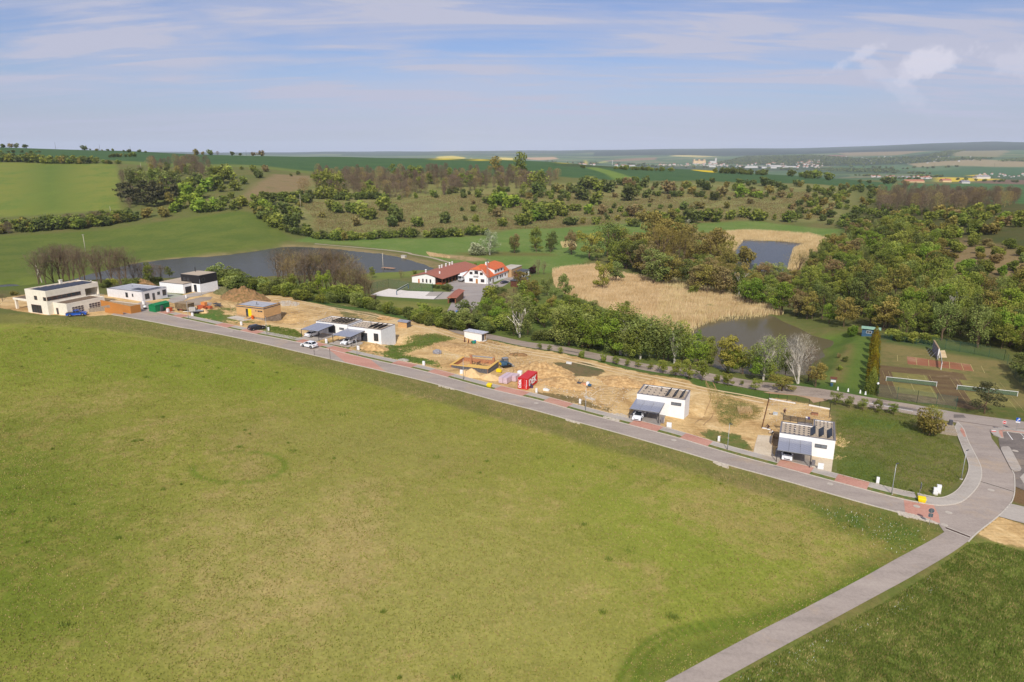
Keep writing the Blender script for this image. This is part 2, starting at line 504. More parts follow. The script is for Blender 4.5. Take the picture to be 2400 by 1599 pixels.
def build_zones():
 # crop on the plateau: near edge seen,far edge over the brow
 near = [hit(*p)[:2] for p in [(-500,372),(0,371),(120,373),(210,372),(282,377),(520,386),(620,392),(729,402),(900,405),(1100,410),(1307,414),(1440,424),(1540,424),(1795,430),(1960,436),(2059,441),(2200,462)]]
 far = far_poly((2200,425,1500),(2059,425,1500),(1900,414,1800),(1600,400,2000),(1300,385,2100),(900,370,2200),(500,365,2200),(0,350,2100),(-500,340,2000))
 zone(near + far,S(66,94,54),S(76,102,58),.5,3,.12,0,True)
 zone([hit(*p)[:2] for p in [(2059,442),(2200,470),(2400,488),(2900,520)]] + far_poly((2900,430,2100),(2400,424,2100),(2059,425,1500)),S(84,116,62),S(60,92,52),.45,10,.1,0,True)
 # pale grass seam between two crops
 zone([(1370,393),(1395,392),(1470,412),(1500,422),(1440,423),(1420,408)],S(118,138,60),S(100,125,58),.4,6,.1)
 zone([(282,377),(520,385),(729,402),(729,408),(520,391),(400,392),(282,384)],S(112,124,60),None,None,8)
 # left upper field
 zone([(-400,378),(0,380),(272,384),(281,420),(278,460),(284,492),(140,500),(0,508),(-400,520)],S(128,132,58),S(98,122,50),.42,4,.12)
 zone([(90,386),(150,386),(140,430),(150,490),(95,495),(88,440)],S(86,112,44),S(120,130,56),.3,40,.12)
 # lower left meadow
 zone([(-500,560),(0,553),(110,548),(330,526),(430,512),(560,494),(600,500),(640,530),(700,562),(640,575),(560,590),(480,600),(400,612),(314,622),(200,650),(60,680),(-500,700)],
         S(108,118,50),S(92,108,44),.5,6,.14)
 # valley meadow
 zone([(690,566),(736,551),(974,560),(1144,552),(1212,534),(1404,529),(1608,523),(1778,518),(2000,533),(1965,560),(1830,547),(1628,545),(1500,570),(1400,600),(1320,640),(1240,640),(1110,630),(1060,618),(960,592),(820,574)],
         S(104,128,58),S(122,136,70),.45,4,.12)
 zone([(1070,592),(1180,590),(1290,594),(1300,600),(1180,600),(1080,600)],S(120,118,62),None,None,6)
 # embankment of the pond
 zone([(300,617),(400,605),(540,594),(640,583),(668,573),(743,575),(821,581),(906,590),(960,600),(1080,626),(1060,632),(1008,634),(957,614),(821,592),(743,585),(668,583),(600,593),(500,606),(420,611),(314,625)],
         S(150,132,92),S(118,112,66),.45,3,.15)
 zone([(1020,595),(1090,600),(1130,604),(1150,610),(1110,613),(1060,608)],S(178,150,110),S(120,120,62),.4,3,.2)
 # dry grass of the hillside
 zone([(600,430),(730,415),(900,440),(1300,430),(1500,430),(1800,432),(1990,440),(2000,480),(1960,520),(1778,516),(1608,521),(1404,527),(1212,532),(1150,545),(950,550),(760,545),(640,500),(600,470)],
         S(140,134,82),S(116,120,64),.48,12,.3)
 zone([(640,408),(735,412),(720,440),(650,455),(590,470),(560,470),(600,430)],S(142,122,86),S(112,112,62),.35,8,.2)
 # wooded right slope: litter and dry grass
 zone([(1950,560),(2060,470),(2250,465),(2420,480),(2900,500),(2900,900),(2420,850),(2300,790),(2000,760),(1900,730),(1870,650)],S(98,92,52),S(80,86,42),.5,8,.2)
 zone([(2180,590),(2260,560),(2400,590),(2500,650),(2400,660),(2300,640),(2190,640)],S(146,124,86),S(112,106,62),.35,8,.18)
 # park,verges and lawns of the valley floor
 zone([(560,664),(700,655),(860,646),(1000,634),(1100,640),(1300,640),(1500,720),(1640,770),(1700,880),(1900,900),(1960,790),(2100,800),(2060,930),(1800,935),(1480,862),(1150,800),(850,738),(700,705),(560,690)],
         S(112,120,58),S(98,116,50),.45,3,.16)
 zone([(868,702),(960,706),(1052,716),(1060,730),(1030,750),(950,742),(870,722)],S(140,136,70),S(116,122,56),.42,2,.14)
 zone([(850,664),(880,655),(1000,648),(1000,672),(880,690),(860,690)],S(122,116,72),S(104,112,58),.45,2,.16)
 zone([(1140,680),(1210,676),(1230,700),(1180,735),(1140,730)],S(132,122,74),S(104,108,58),.4,2,.2)
 zone([(700,640),(860,636),(1000,630),(980,645),(850,655)],S(120,130,60),S(134,132,76),.4,2,.12)
 # reed beds (the stalks stand on it)
 for p in REEDS_PX:
  zone(p,S(168,142,98),S(186,160,112),.5,2,.2)
 # lane between the pond and the courts
 zone([(1925,786),(1990,778),(2062,800),(2042,925),(1950,905),(1935,880),(1950,830)],S(104,122,52),S(90,112,46),.4,2,.12)
 zone([(1986,806),(2000,806),(1990,850),(1972,895),(1950,893),(1962,850)],S(136,118,72),S(100,110,50),.45,2.0,.2)
 zone([(1790,900),(1960,900),(2080,935),(2150,948),(2150,960),(2080,950),(1960,920),(1790,905)],S(84,108,46),None,None,2)
 # playing field round the courts
 zone([(2058,799),(2150,806),(2210,820),(2352,845),(2385,890),(2420,915),(2430,960),(2262,950),(2056,930)],S(140,126,78),S(116,114,66),.45,2,.12)
 zone([(2062,792),(2200,804),(2360,832),(2372,850),(2210,826),(2062,803)],S(92,106,56),S(118,106,66),.4,2,.12)
 zone([(2200,930),(2420,960),(2420,990),(2150,950)],S(96,104,50),S(120,108,62),.4,2,.14)
 # building site
 site = [(0,700),(60,690),(230,690),(330,702),(400,700),(430,690),(500,672),(610,690),(727,705),(867,729),(950,748),(1070,780),(1155,797),(1261,819),(1400,848),(1489,870),(1575,886),(1700,914),(1803,932),(1899,948),(1946,960),
   (1955,1000),(1957,1116),(1640,1040),(1300,945),(1000,868),(700,800),(440,750),(250,742),(100,738),(0,722)]
 zone(site,S(128,118,72),S(150,126,84),.5,1.0,.2,.97)
 zone([(430,745),(560,700),(600,720),(620,770),(700,795),(900,800),(905,850),(560,785)],S(132,124,76),S(110,118,56),.5,3,.2,.55)
 zone(qs(2,(230,545),(500,545),(590,610),(500,660),(220,615)),S(86,118,48),S(120,116,62),.35,1.5,.2,.25)
 zone(qs(2,(950,690),(1250,740),(1330,800),(1230,850),(950,770)),S(122,118,62),S(92,112,48),.4,1.5,.2,.3)
 zone(qs(2,(2000,470),(1600,500),(1750,640),(2200,660),(2050,560)),S(128,122,72),S(150,130,88),.4,2,.2,.45)
 zone(qs(4,(0,440),(250,330),(560,290),(820,350),(620,400),(330,490),(230,520),(590,600),(640,680),(0,560)),S(96,116,52),S(130,120,66),.4,2,.2,.33)
 zone(qs(5,(240,160),(640,150),(910,265),(780,325),(520,330),(380,260)),S(98,108,66),S(128,110,78),.45,1,.2,.05)
 zone(qs(5,(0,500),(450,560),(1000,700),(960,790),(400,640),(0,560)),S(110,104,62),S(140,118,78),.5,1.5,.2,.42)
 zone(qs(6,(0,60),(190,200),(440,290),(740,400),(690,540),(480,560),(400,640),(200,620),(100,400)),S(112,116,58),S(140,120,74),.45,2,.2,.42)
 zone(qs(6,(-60,700),(60,640),(430,720),(625,850),(600,945),(20,810)),S(100,116,54),S(130,120,70),.45,1.6,.2,.3)
 zone([(1640,890),(1700,918),(1800,938),(1790,930),(1700,906)],S(100,112,52),None,None,1,.2,.25)
 # right hand lawn
 zone([(1950,958),(2060,955),(2140,968),(2210,1005),(2262,1060),(2270,1108),(2230,1150),(2170,1170),(1958,1118),(1950,1040)],S(112,114,62),S(134,120,76),.5,1.5,.22,.16)
 zone([(1958,1060),(2030,1070),(2100,1120),(2080,1150),(1958,1118)],S(98,114,54),S(118,114,64),.4,3,.2,.1)
 zone([(1965,965),(2120,985),(2130,1010),(1990,1000)],S(92,114,48),S(112,116,58),.4,3,.2,.03)
 zone([(1956,1000),(1975,1000),(1985,1050),(1962,1080)],None,None,None,2,.2,.62)
 # green strip between track and lane
 zone([(700,702),(867,722),(950,742),(1070,772),(1155,791),(1261,813),(1400,841),(1489,862),(1620,888),(1620,893),(1489,868),(1400,848),(1261,820),(1155,798),(1070,778),(950,750),(867,730),(700,706)],
         S(84,112,52),S(108,116,58),.35,1.0,.16,0)
 zone([(1620,880),(1800,918),(1850,930),(1800,938),(1620,900)],S(92,114,50),None,None,1,.2,.2)
 # foreground meadow and the weedy verge along the road
 zone([(-500,720),(0,736),(60,738),(150,746),(262,738),(420,765),(600,800),(900,868),(1250,957),(1604,1056),(2000,1168),(2080,1190),(2215,1250),(2200,1262),(2000,1360),(1700,1525),(1500,1640),(900,1900),(300,2600),(-600,2600),(-1200,1400)],
         S(124,122,62),S(144,128,80),.42,1.0,.26,0)
 zone([(-500,775),(60,758),(240,772),(400,798),(563,824),(692,857),(900,909),(1049,949),(1250,1003),(1384,1045),(1650,1115),(1893,1195),(2050,1245),(2165,1272),(2027,1352),(1944,1400),(1789,1477),(1700,1524),(1500,1640),(900,1900),(300,2600),(-600,2600),(-1200,1400)],
         S(144,144,62),S(168,150,90),.4,1.5,.26,0)
 zone([(480,1200),(800,1110),(1200,1180),(1500,1350),(1450,1640),(700,1680),(330,1500)],S(160,154,80),S(174,156,96),.42,16,.26,0)
 zone([(560,1000),(900,985),(1150,1060),(1000,1110),(700,1080)],S(150,144,74),None,None,12,.26,0)
 zone([(-300,790),(60,765),(300,790),(560,830),(800,900),(600,930),(300,900),(-300,900)],S(132,144,48),S(148,144,64),.35,12,.18,0)
 zone([(-300,1000),(150,980),(300,1200),(200,1500),(-300,1600)],S(112,126,42),S(142,134,66),.42,14,.26,0)
 zone([(1300,1090),(1900,1210),(2100,1262),(1900,1400),(1600,1520),(1500,1400),(1400,1250)],S(142,150,58),S(164,150,84),.42,10,.26,0)
 zone([(1900,1185),(2080,1200),(2210,1250),(2060,1330),(1990,1345),(2080,1280),(1930,1230)],S(92,112,44),S(124,120,56),.35,3,.26,0)
 zone([(1470,1560),(1800,1430),(2040,1330),(2165,1272),(2170,1285),(1960,1400),(1700,1530),(1500,1640)],S(104,118,44),S(132,120,66),.35,3,.26,0)
 # old wheel tracks and a faint ring in the grass
 def curve(pts,w,a,b_):
  c = smooth_line(poly_at(pts),2.0); l = offset(c,w / 2); r = offset(c,-w / 2)
  zone([tuple(p) for p in l + r[::-1]],a,b_,.3,.5,.26,0,True)
 ring = [(560 + 108 * math.cos(t) - 14 * math.sin(t),1095 + 36 * math.sin(t)) for t in np.linspace(-2.2,3.2,30)]
 curve(ring,.9,S(112,128,44),S(124,130,52))
 for k in (0,1):
  curve([(1440 + 40 * k,1620),(1480 + 30 * k,1540 + 8 * k),(1540 + 20 * k,1490 + 14 * k),(1640,1462 + 14 * k),(1800,1440 + 12 * k),(1940,1392 + 10 * k),(2060,1330 + 8 * k)],.6,S(98,118,36),S(112,120,44))
 # meadow right of the field path
 zone([(2262,1262),(2320,1266),(2400,1285),(2900,1330),(2900,2600),(1200,2600),(1600,1650),(1700,1592),(1900,1490),(2060,1415),(2180,1340)],S(114,128,54),S(134,130,68),.42,1.0,.26,0)
 zone([(2288,1252),(2340,1210),(2420,1238),(2420,1292),(2330,1268)],S(184,150,100),S(160,130,84),.4,.8,.2,.9)
 zone([(2365,1172),(2378,1135),(2430,1135),(2430,1200)],S(128,100,70),S(112,92,64),.5,.8,.2,.05)
 # the far country across the river
 F = [([(1420,358),(1600,354),(1850,356),(1950,354),(2050,350),(2150,346),(2260,342),(2330,340),(2450,342),(2450,349),(2250,349),(2100,354),(1950,359),(1750,361),(1500,362)],S(40,50,40)),
         ([(1670,384),(1755,366),(1900,364),(2000,371),(2100,369),(2170,360),(2225,353),(2262,352),(2225,363),(2180,370),(2330,371),(2300,377),(2230,378),(2130,384),(2030,388),(1860,389),(1755,386)],S(56,70,46)),
         ([(2350,377),(2400,372),(2450,374),(2450,379),(2340,379)],S(54,68,46)),
         ([(1023,375),(1024,369),(1060,367.5),(1090,371),(1060,375)],S(214,190,70)),
         ([(1104,372),(1140,374),(1142,377),(1112,377)],S(214,190,70)),
         ([(1170,371),(1205,372),(1200,376),(1172,375)],S(220,196,90)),
         ([(1230,371),(1300,370),(1310,374),(1262,377),(1236,375)],S(196,160,120)),
         ([(1312,383),(1372,376),(1376,381),(1336,384)],S(214,190,60)),
         ([(1386,383),(1425,377),(1424,381),(1395,383)],S(170,170,90)),
         ([(1400,378),(1540,368),(1536,375),(1440,379)],S(150,120,92)),
         ([(1566,365),(1600,362),(1688,366),(1640,368)],S(196,178,110)),
         ([(1900,365),(1960,361),(1990,364),(1972,367)],S(150,112,90)),
         ([(2129,384),(2190,379),(2290,373),(2330,375),(2400,379),(2450,380),(2450,391),(2330,391),(2220,388),(2150,392)],S(160,142,104)),
         ([(2235,356),(2260,349),(2345,349),(2370,354),(2340,362),(2235,363)],S(140,130,92)),
         ([(1960,358),(2130,352),(2180,354),(2100,362),(1990,364)],S(150,130,96)),
         ([(2000,390),(2120,394),(2300,394),(2450,392),(2450,402),(2200,402),(2000,400)],S(92,118,70)),
         ([(2260,393),(2450,393),(2450,411),(2200,413),(2160,405)],S(70,104,60)),
         ([(1900,398),(2150,400),(2150,408),(1960,408)],S(78,96,60)),
         ([(2190,416),(2230,416),(2352,420),(2300,425),(2200,427)],S(220,190,60)),
         ([(2270,411),(2306,409),(2308,412),(2272,413)],S(226,190,50)),
         ([(2280,425),(2360,421),(2450,424),(2450,434),(2300,430)],S(128,104,84)),
         ([(1300,388),(1500,384),(1540,390),(1500,396),(1320,390)],S(74,88,52)),
         ([(1500,390),(1700,388),(1900,390),(1950,396),(1700,402),(1540,398)],S(70,84,52)),
         ([(800,362),(1000,361),(1400,363),(1400,367),(1000,366),(800,366)],S(62,80,56))]
 for p,c in F:
  zone(p,c,tuple(k * .8 for k in c),.4,25,0,0)
 zone([(1622,399),(1640,398.5),(1676,401),(1676,405),(1650,403)],S(226,196,30),None,None,5,.05)

REEDS_PX = [[(1300,634),(1350,628),(1400,624),(1425,640),(1500,652),(1570,680),(1640,686),(1690,690),(1732,708),(1800,722),(1822,738),(1784,738),(1708,741),(1660,752),(1613,769),(1596,790),(1560,770),(1500,742),(1430,726),(1380,705),(1335,690),(1300,668)],
   [(1690,545),(1760,541),(1830,545),(1900,550),(1962,563),(1940,590),(1900,605),(1870,645),(1850,632),(1850,622),(1856,600),(1862,583),(1888,572),(1810,566),(1740,564),(1712,600),(1700,620),(1650,640),(1600,620),(1620,570)]]

def build_ground():
 build_zones()
 th_in = np.linspace(RAD(-43),RAD(43),640)
 th_out = np.concatenate([np.linspace(RAD(43),RAD(62),24)[1:],np.linspace(RAD(62),RAD(298),46)[1:],np.linspace(RAD(298),RAD(317),24)[1:-1]])
 th = np.concatenate([th_in,th_out])
 rs = np.exp(np.arange(math.log(6),math.log(17500),.0112))
 nt,nr = len(th),len(rs)
 TH,R = np.meshgrid(th,rs)
 X = R * np.sin(TH); Y = R * np.cos(TH)
 Z = land(X,Y)
 rr = R / 1000.0
 # rolling skyline far away
 far = np.clip((R - 6000) / 4000,0,1)
 Z += far * (np.sin(X / 700. + 1.3) * 5 + np.sin(X / 260. + Y / 900.) * 3 + np.sin(X / 1500. + 2) * 10)
 n = nt * nr
 co = np.empty((n + 1,3)); co[:n,0] = X.ravel(); co[:n,1] = Y.ravel(); co[:n,2] = Z.ravel()
 co[n] = (0,0,float(Z[0].mean()))
 i = np.arange(nr - 1)[:,None] * nt
 j = np.arange(nt)[None]
 j2 = (j + 1) % nt
 quads = np.stack([(i + j),(i + j2),(i + nt + j2),(i + nt + j)],-1).reshape(-1,4)[:,::-1]
 fan = np.stack([np.full(nt,n),(np.arange(nt) + 1) % nt,np.arange(nt)],-1)[:,::-1][:,::-1]
 me = bpy.data.meshes.new('ground')
 nq,nf = len(quads),len(fan)
 me.vertices.add(n + 1); me.vertices.foreach_set('co',co.astype(np.float32).ravel())
 me.loops.add(nq * 4 + nf * 3)
 me.loops.foreach_set('vertex_index',np.concatenate([quads.ravel(),fan.ravel()]).astype(np.int32))
 me.polygons.add(nq + nf)
 st = np.concatenate([np.arange(nq) * 4,nq * 4 + np.arange(nf) * 3]).astype(np.int32)
 me.polygons.foreach_set('loop_start',st)
 me.polygons.foreach_set('use_smooth',np.ones(nq + nf,bool))
 me.update(calc_edges=True)
 # cover attributes
 N1 = n + 1
 A = np.tile(np.array(S(104,110,56)),(N1,1)); B = np.tile(np.array(S(120,112,66)),(N1,1))
 mm = np.full(N1,.45); gr = np.full(N1,.14); di = np.zeros(N1)
 x,y = co[:,0],co[:,1]
 R1 = np.hypot(x,y)
 f = R1 > 2300
 A[f] = S(82,106,64); B[f] = S(98,112,72); mm[f] = .45; gr[f] = 0
 # country cut into strips of crops,hedges and fallow
 rows = [S(70,100,60),S(104,120,74),S(90,112,66),S(132,124,90),S(60,82,56),S(84,112,70),S(112,124,80),S(66,90,58)]
 ci = (np.floor(x / 420. + np.sin(y / 900.) * 1.5) * 7 + np.floor(y / 330. + np.sin(x / 700.) * 1.2) * 3).astype(int) % 8
 arr = np.array(rows)
 A[f] = arr[ci[f]]
 for poly,a,b_,m,soft,g,d in Z_:
  lo = poly.min(0) - soft * 2; hi = poly.max(0) + soft * 2
  s = np.nonzero((x > lo[0]) & (x < hi[0]) & (y > lo[1]) & (y < hi[1]))[0]
  if len(s) == 0:
   continue
  w = np.clip(.5 - sdist(x[s],y[s],poly) / (soft * 2),0,1); w = w * w * (3 - 2 * w)
  k = w > 0; s = s[k]; w = w[k]
  if a is not None:
   A[s] += (np.array(a) - A[s]) * w[:,None]
   bb = b_ if b_ is not None else tuple(c * .85 for c in a)
   B[s] += (np.array(bb) - B[s]) * w[:,None]
  if m is not None:
   mm[s] += (m - mm[s]) * w
  if g is not None:
   gr[s] += (g - gr[s]) * w
  di[s] += ((d or 0) - di[s]) * w
 fw = (R1 > 10400) & (x / np.maximum(y,1) > .115) & (x / np.maximum(y,1) < 1.2) & (y > 0)
 A[fw] = S(44,54,42); B[fw] = S(52,62,46)
 fw = (R1 > 12200) & (y > 0)
 A[fw] = S(50,62,48); B[fw] = S(58,68,50)
 for nm,arr_ in (('colA',A),('colB',B)):
  at = me.attributes.new(nm,'FLOAT_COLOR','POINT')
  at.data.foreach_set('color',np.concatenate([arr_,np.ones((N1,1))],1).astype(np.float32).ravel())
 for nm,arr_ in (('mixm',mm),('grain',gr),('dirt',di)):
  at = me.attributes.new(nm,'FLOAT','POINT')
  at.data.foreach_set('value',arr_.astype(np.float32))
 me.materials.append(GROUND)
 o = bpy.data.objects.new('ground',me)
 COL.objects.link(o)
 o['kind'] = 'structure'
 return o

# ------------------------------------------------------------------ small mesh kit
class MB:
 """collects shapes and links them as ONE mesh object"""

 def __init__(s):
  s.v = []; s.f = []; s.mi = []; s.cur = 0; s.sm = []; s.smooth = False

 def add(s,vs,fs):
  b = len(s.v)
  s.v += [tuple(p) for p in vs]
  for f in fs:
   s.f.append(tuple(b + i for i in f)); s.mi.append(s.cur); s.sm.append(s.smooth)
  return s

 def box(s,x0,x1,y0,y1,z0,z1,M=None):
  vs = [(x0,y0,z0),(x1,y0,z0),(x1,y1,z0),(x0,y1,z0),(x0,y0,z1),(x1,y0,z1),(x1,y1,z1),(x0,y1,z1)]
  if M is not None:
   vs = [M @ Vector(p) for p in vs]
  return s.add(vs,[(3,2,1,0),(4,5,6,7),(0,1,5,4),(1,2,6,5),(2,3,7,6),(3,0,4,7)])

 def prism(s,poly,z0,z1):
  n = len(poly)
  z0s = z0 if hasattr(z0,'__len__') else [z0] * n
  z1s = z1 if hasattr(z1,'__len__') else [z1] * n
  vs = [(p[0],p[1],z0s[i]) for i,p in enumerate(poly)] + [(p[0],p[1],z1s[i]) for i,p in enumerate(poly)]
  return s.add(vs,[tuple(range(n))[::-1],tuple(range(n,2 * n))] + [(i,(i + 1) % n,n + (i + 1) % n,n + i) for i in range(n)])

 def tube(s,pts,rad,sides=6,cap=True):
  pts = [Vector(p) for p in pts]
  if not hasattr(rad,'__len__'):
   rad = [rad] * len(pts)
  vs = []; fs = []
  for i,p in enumerate(pts):
   d = (pts[min(i + 1,len(pts) - 1)] - pts[max(i - 1,0)]).normalized()
   a = Vector((0,0,1)) if abs(d.z) < .9 else Vector((1,0,0))
   u = d.cross(a).normalized(); w = d.cross(u)
   for k in range(sides):
    t = 2 * math.pi * k / sides
    vs.append(p + (u * math.cos(t) + w * math.sin(t)) * rad[i])
  for i in range(len(pts) - 1):
   for k in range(sides):
    k2 = (k + 1) % sides
    fs.append((i * sides + k,i * sides + k2,(i + 1) * sides + k2,(i + 1) * sides + k)[::-1])
  if cap:
   fs.append(tuple(range(sides))); fs.append(tuple(range((len(pts) - 1) * sides,len(pts) * sides))[::-1])
  return s.add(vs,fs)

 def lathe(s,prof,sides=16,c=(0,0)):
  vs = []; fs = []
  for r,z in prof:
   for k in range(sides):
    t = 2 * math.pi * k / sides
    vs.append((c[0] + r * math.cos(t),c[1] + r * math.sin(t),z))
  for i in range(len(prof) - 1):
   for k in range(sides):
    k2 = (k + 1) % sides
    fs.append((i * sides + k,i * sides + k2,(i + 1) * sides + k2,(i + 1) * sides + k))
  fs.append(tuple(range(sides))[::-1]); fs.append(tuple(range((len(prof) - 1) * sides,len(prof) * sides)))
  return s.add(vs,fs)

 def mesh(s,name,mats):
  me = bpy.data.meshes.new(name)
  me.from_pydata(s.v,[],s.f)
  for m in (mats if isinstance(mats,(list,tuple)) else [mats]):
   me.materials.append(m)
  me.polygons.foreach_set('material_index',s.mi)
  me.polygons.foreach_set('use_smooth',s.sm)
  me.update()
  return me

 def build(s,name,mats,parent=None):
  return place(name,s.mesh(name,mats),parent)

HX = [(3,2,1,0),(4,5,6,7),(0,1,5,4),(1,2,6,5),(2,3,7,6),(3,0,4,7)]
RF = [(0,1,5,4),(3,4,5,2),(0,4,3),(1,2,5),(3,2,1,0)]

def place(name,me,parent=None):
 o = bpy.data.objects.new(name,me)
 COL.objects.link(o)
 if parent is not None:
  o.parent = parent
 return o

def tag(o,label=None,cat=None,group=None,kind=None):
 if label: o['label'] = label
 if cat: o['category'] = cat
 if group: o['group'] = group
 if kind: o['kind'] = kind
 return o

def thing(name,label,cat,loc=(0,0,0),rz=0.0,group=None):
 o = bpy.data.objects.new(name,None)
 o.empty_display_size = .3
 COL.objects.link(o)
 o.location = loc; o.rotation_euler = (0,0,rz)
 return tag(o,label,cat,group)

def kids(o):
 return [c for c in COL.objects if c.parent is o]

def dup(root,children,loc,rz=0.0,sc=None,label=None):
 """children: list of (object, [its sub-parts])"""
 r = root.copy(); COL.objects.link(r); r.location = loc; r.rotation_euler = (0,0,rz)
 if sc: r.scale = sc if hasattr(sc,'__len__') else (sc,sc,sc)
 if label: r['label'] = label
 for ch,subs in children:
  c = ch.copy(); COL.objects.link(c); c.parent = r
  for g in subs:
   d = g.copy(); COL.objects.link(d); d.parent = c
 return r

from mathutils.geometry import delaunay_2d_cdt

def sheet(name,pts,m,off=.05,step=3.0,world=False,kind='structure',parent=None,thick=0.0,px_off=0.0):
 """a surface laid on the land inside an outline"""
 P = [tuple(p) for p in (pts if world else poly_at(pts,px_off))]
 # densify the outline
 D = []
 for i,a in enumerate(P):
  b = P[(i + 1) % len(P)]
  L = math.dist(a,b); k = max(1,int(L / step))
  for t in range(k):
   D.append((a[0] + (b[0] - a[0]) * t / k,a[1] + (b[1] - a[1]) * t / k))
 n = len(D)
 arr = np.array(D)
 lo,hi = arr.min(0),arr.max(0)
 gx,gy = np.meshgrid(np.arange(lo[0] + step / 2,hi[0],step),np.arange(lo[1] + step / 2,hi[1],step))
 ins = sdist(gx,gy,arr) < -step * .4
 pts2 = [Vector(p) for p in D] + [Vector((a,b)) for a,b in zip(gx[ins],gy[ins])]
 vs,es,fs,_,_,_ = delaunay_2d_cdt(pts2,[(i,(i + 1) % n) for i in range(n)],[],1,1e-4)
 va = np.array([tuple(v) for v in vs])
 z = land(va[:,0],va[:,1]) + off
 me = bpy.data.meshes.new(name)
 V = [(va[i,0],va[i,1],z[i]) for i in range(len(va))]
 F = [tuple(f) for f in fs]
 if thick:
  k = len(V)
  bc = {}
  for f in F:
   for a,b in zip(f,f[1:] + f[:1]):
    bc[(a,b)] = 1
  edge = [e for e in bc if (e[1],e[0]) not in bc]
  V += [(p[0],p[1],p[2] - thick) for p in V]
  F += [(b,a,a + k,b + k) for a,b in edge]
 me.from_pydata(V,[],F)
 me.materials.append(m)
 me.update()
 o = place(name,me,parent)
 if kind: o['kind'] = kind
 return o

def smooth_line(P,step=1.5,closed=False):
 """Catmull-Rom through the points, resampled"""
 P = [Vector(p[:2]) for p in P]
 out = []
 n = len(P)
 for i in range(n - 1):
  p0 = P[max(i - 1,0)]; p1 = P[i]; p2 = P[i + 1]; p3 = P[min(i + 2,n - 1)]
  k = max(1,int((p2 - p1).length / step))
  for j in range(k):
   t = j / k
   out.append(.5 * ((2 * p1) + (-p0 + p2) * t + (2 * p0 - 5 * p1 + 4 * p2 - p3) * t * t + (-p0 + 3 * p1 - 3 * p2 + p3) * t ** 3))
 out.append(P[-1])
 return out

def ribbon(name,left,right,m,off=.05,thick=0.0,kind='structure',cross=1,parent=None):
 """strip between two lines of equal count, draped on the land"""
 rows = []
 for a,b in zip(left,right):
  rows.append([(a[0] + (b[0] - a[0]) * t / cross,a[1] + (b[1] - a[1]) * t / cross) for t in range(cross + 1)])
 W = cross + 1
 pts = np.array(rows).reshape(-1,2)
 z = land(pts[:,0],pts[:,1]) + off
 V = [(p[0],p[1],zz) for p,zz in zip(pts,z)]
 F = []
 for i in range(len(rows) - 1):
  for k in range(cross):
   F.append((i * W + k,i * W + k + 1,(i + 1) * W + k + 1,(i + 1) * W + k))
 if thick:
  n = len(V)
  V += [(p[0],p[1],p[2] - thick) for p in V]
  for i in range(len(rows) - 1):
   F.append((i * W,(i + 1) * W,(i + 1) * W + n,i * W + n)[::-1])
   F.append((i * W + cross,(i + 1) * W + cross,(i + 1) * W + cross + n,i * W + cross + n))
  F.append((0,0 + cross,n + cross,n)); e = (len(rows) - 1) * W
  F.append((e,e + cross,n + e + cross,n + e)[::-1])
 me = bpy.data.meshes.new(name)
 me.from_pydata(V,[],F)
 me.materials.append(m)
 me.update()
 bm = bmesh.new(); bm.from_mesh(me); bmesh.ops.recalc_face_normals(bm,faces=bm.faces);
 up = sum(f.normal.z * f.calc_area() for f in bm.faces)
 if up < 0: bmesh.ops.reverse_faces(bm,faces=bm.faces)
 bm.to_mesh(me); bm.free()
 o = place(name,me,parent)
 if kind: o['kind'] = kind
 return o

def offset(line,d):
 out = []
 for i,p in enumerate(line):
  a = line[max(i - 1,0)]; b = line[min(i + 1,len(line) - 1)]
  t = Vector((b[0] - a[0],b[1] - a[1])).normalized()
  out.append(Vector((p[0] - t.y * d,p[1] + t.x * d)))
 return out

build_ground()

# ------------------------------------------------------------------ roads,paths,kerbs
def road_mat(name,base,alt,dark,patch=0.0):
 if name in MATS:
  return MATS[name]
 m,N,L,b = new_mat(name)
 tc = N.new('ShaderNodeTexCoord')
 def nz(s,d,r=.6,st=None):
  src = tc.outputs['Object']
  if st:
   mp = N.new('ShaderNodeMapping'); mp.inputs['Scale'].default_value = st; mp.inputs['Rotation'].default_value = (0,0,RAD(28)); L.new(src,mp.inputs[0]); src = mp.outputs[0]
  n = N.new('ShaderNodeTexNoise'); n.inputs['Scale'].default_value = s; n.inputs['Detail'].default_value = d; n.inputs['Roughness'].default_value = r
  L.new(src,n.inputs[0]); return n.outputs[0]
 a = ramp(N,[(.38,dark),(.5,base),(.66,alt)])
 mx = N.new('ShaderNodeMath'); mx.operation = 'ADD'
 sm = ramp(N,[(.55,(0,0,0)),(.72,(.5,.5,.5))]); L.new(nz(.12,7,.7),sm.inputs[0])
 m1 = N.new('ShaderNodeMath'); m1.operation = 'MULTIPLY'; m1.inputs[1].default_value = .55
 m2 = N.new('ShaderNodeMath'); m2.operation = 'MULTIPLY'; m2.inputs[1].default_value = .45
 L.new(nz(.35,6,.65,(.25,1,1)),m1.inputs[0]); L.new(nz(2.6,6,.75),m2.inputs[0])
 L.new(m1.outputs[0],mx.inputs[0]); L.new(m2.outputs[0],mx.inputs[1]); L.new(mx.outputs[0],a.inputs[0])
 dm = N.new('ShaderNodeMix'); dm.data_type = 'RGBA'; L.new(sm.outputs[0],dm.inputs[0]); L.new(a.outputs[0],dm.inputs[6]); dm.inputs[7].default_value = (*S(196,168,132),1)
 L.new(dm.outputs[2],b.inputs['Base Color'])
 b.inputs['Roughness'].default_value = .9; b.inputs['Specular IOR Level'].default_value = .25
 bp = N.new('ShaderNodeBump'); bp.inputs['Strength'].default_value = .25; bp.inputs['Distance'].default_value = .03
 L.new(nz(14,3),bp.inputs['Height']); L.new(bp.outputs[0],b.inputs['Normal'])
 MATS[name] = m
 return m

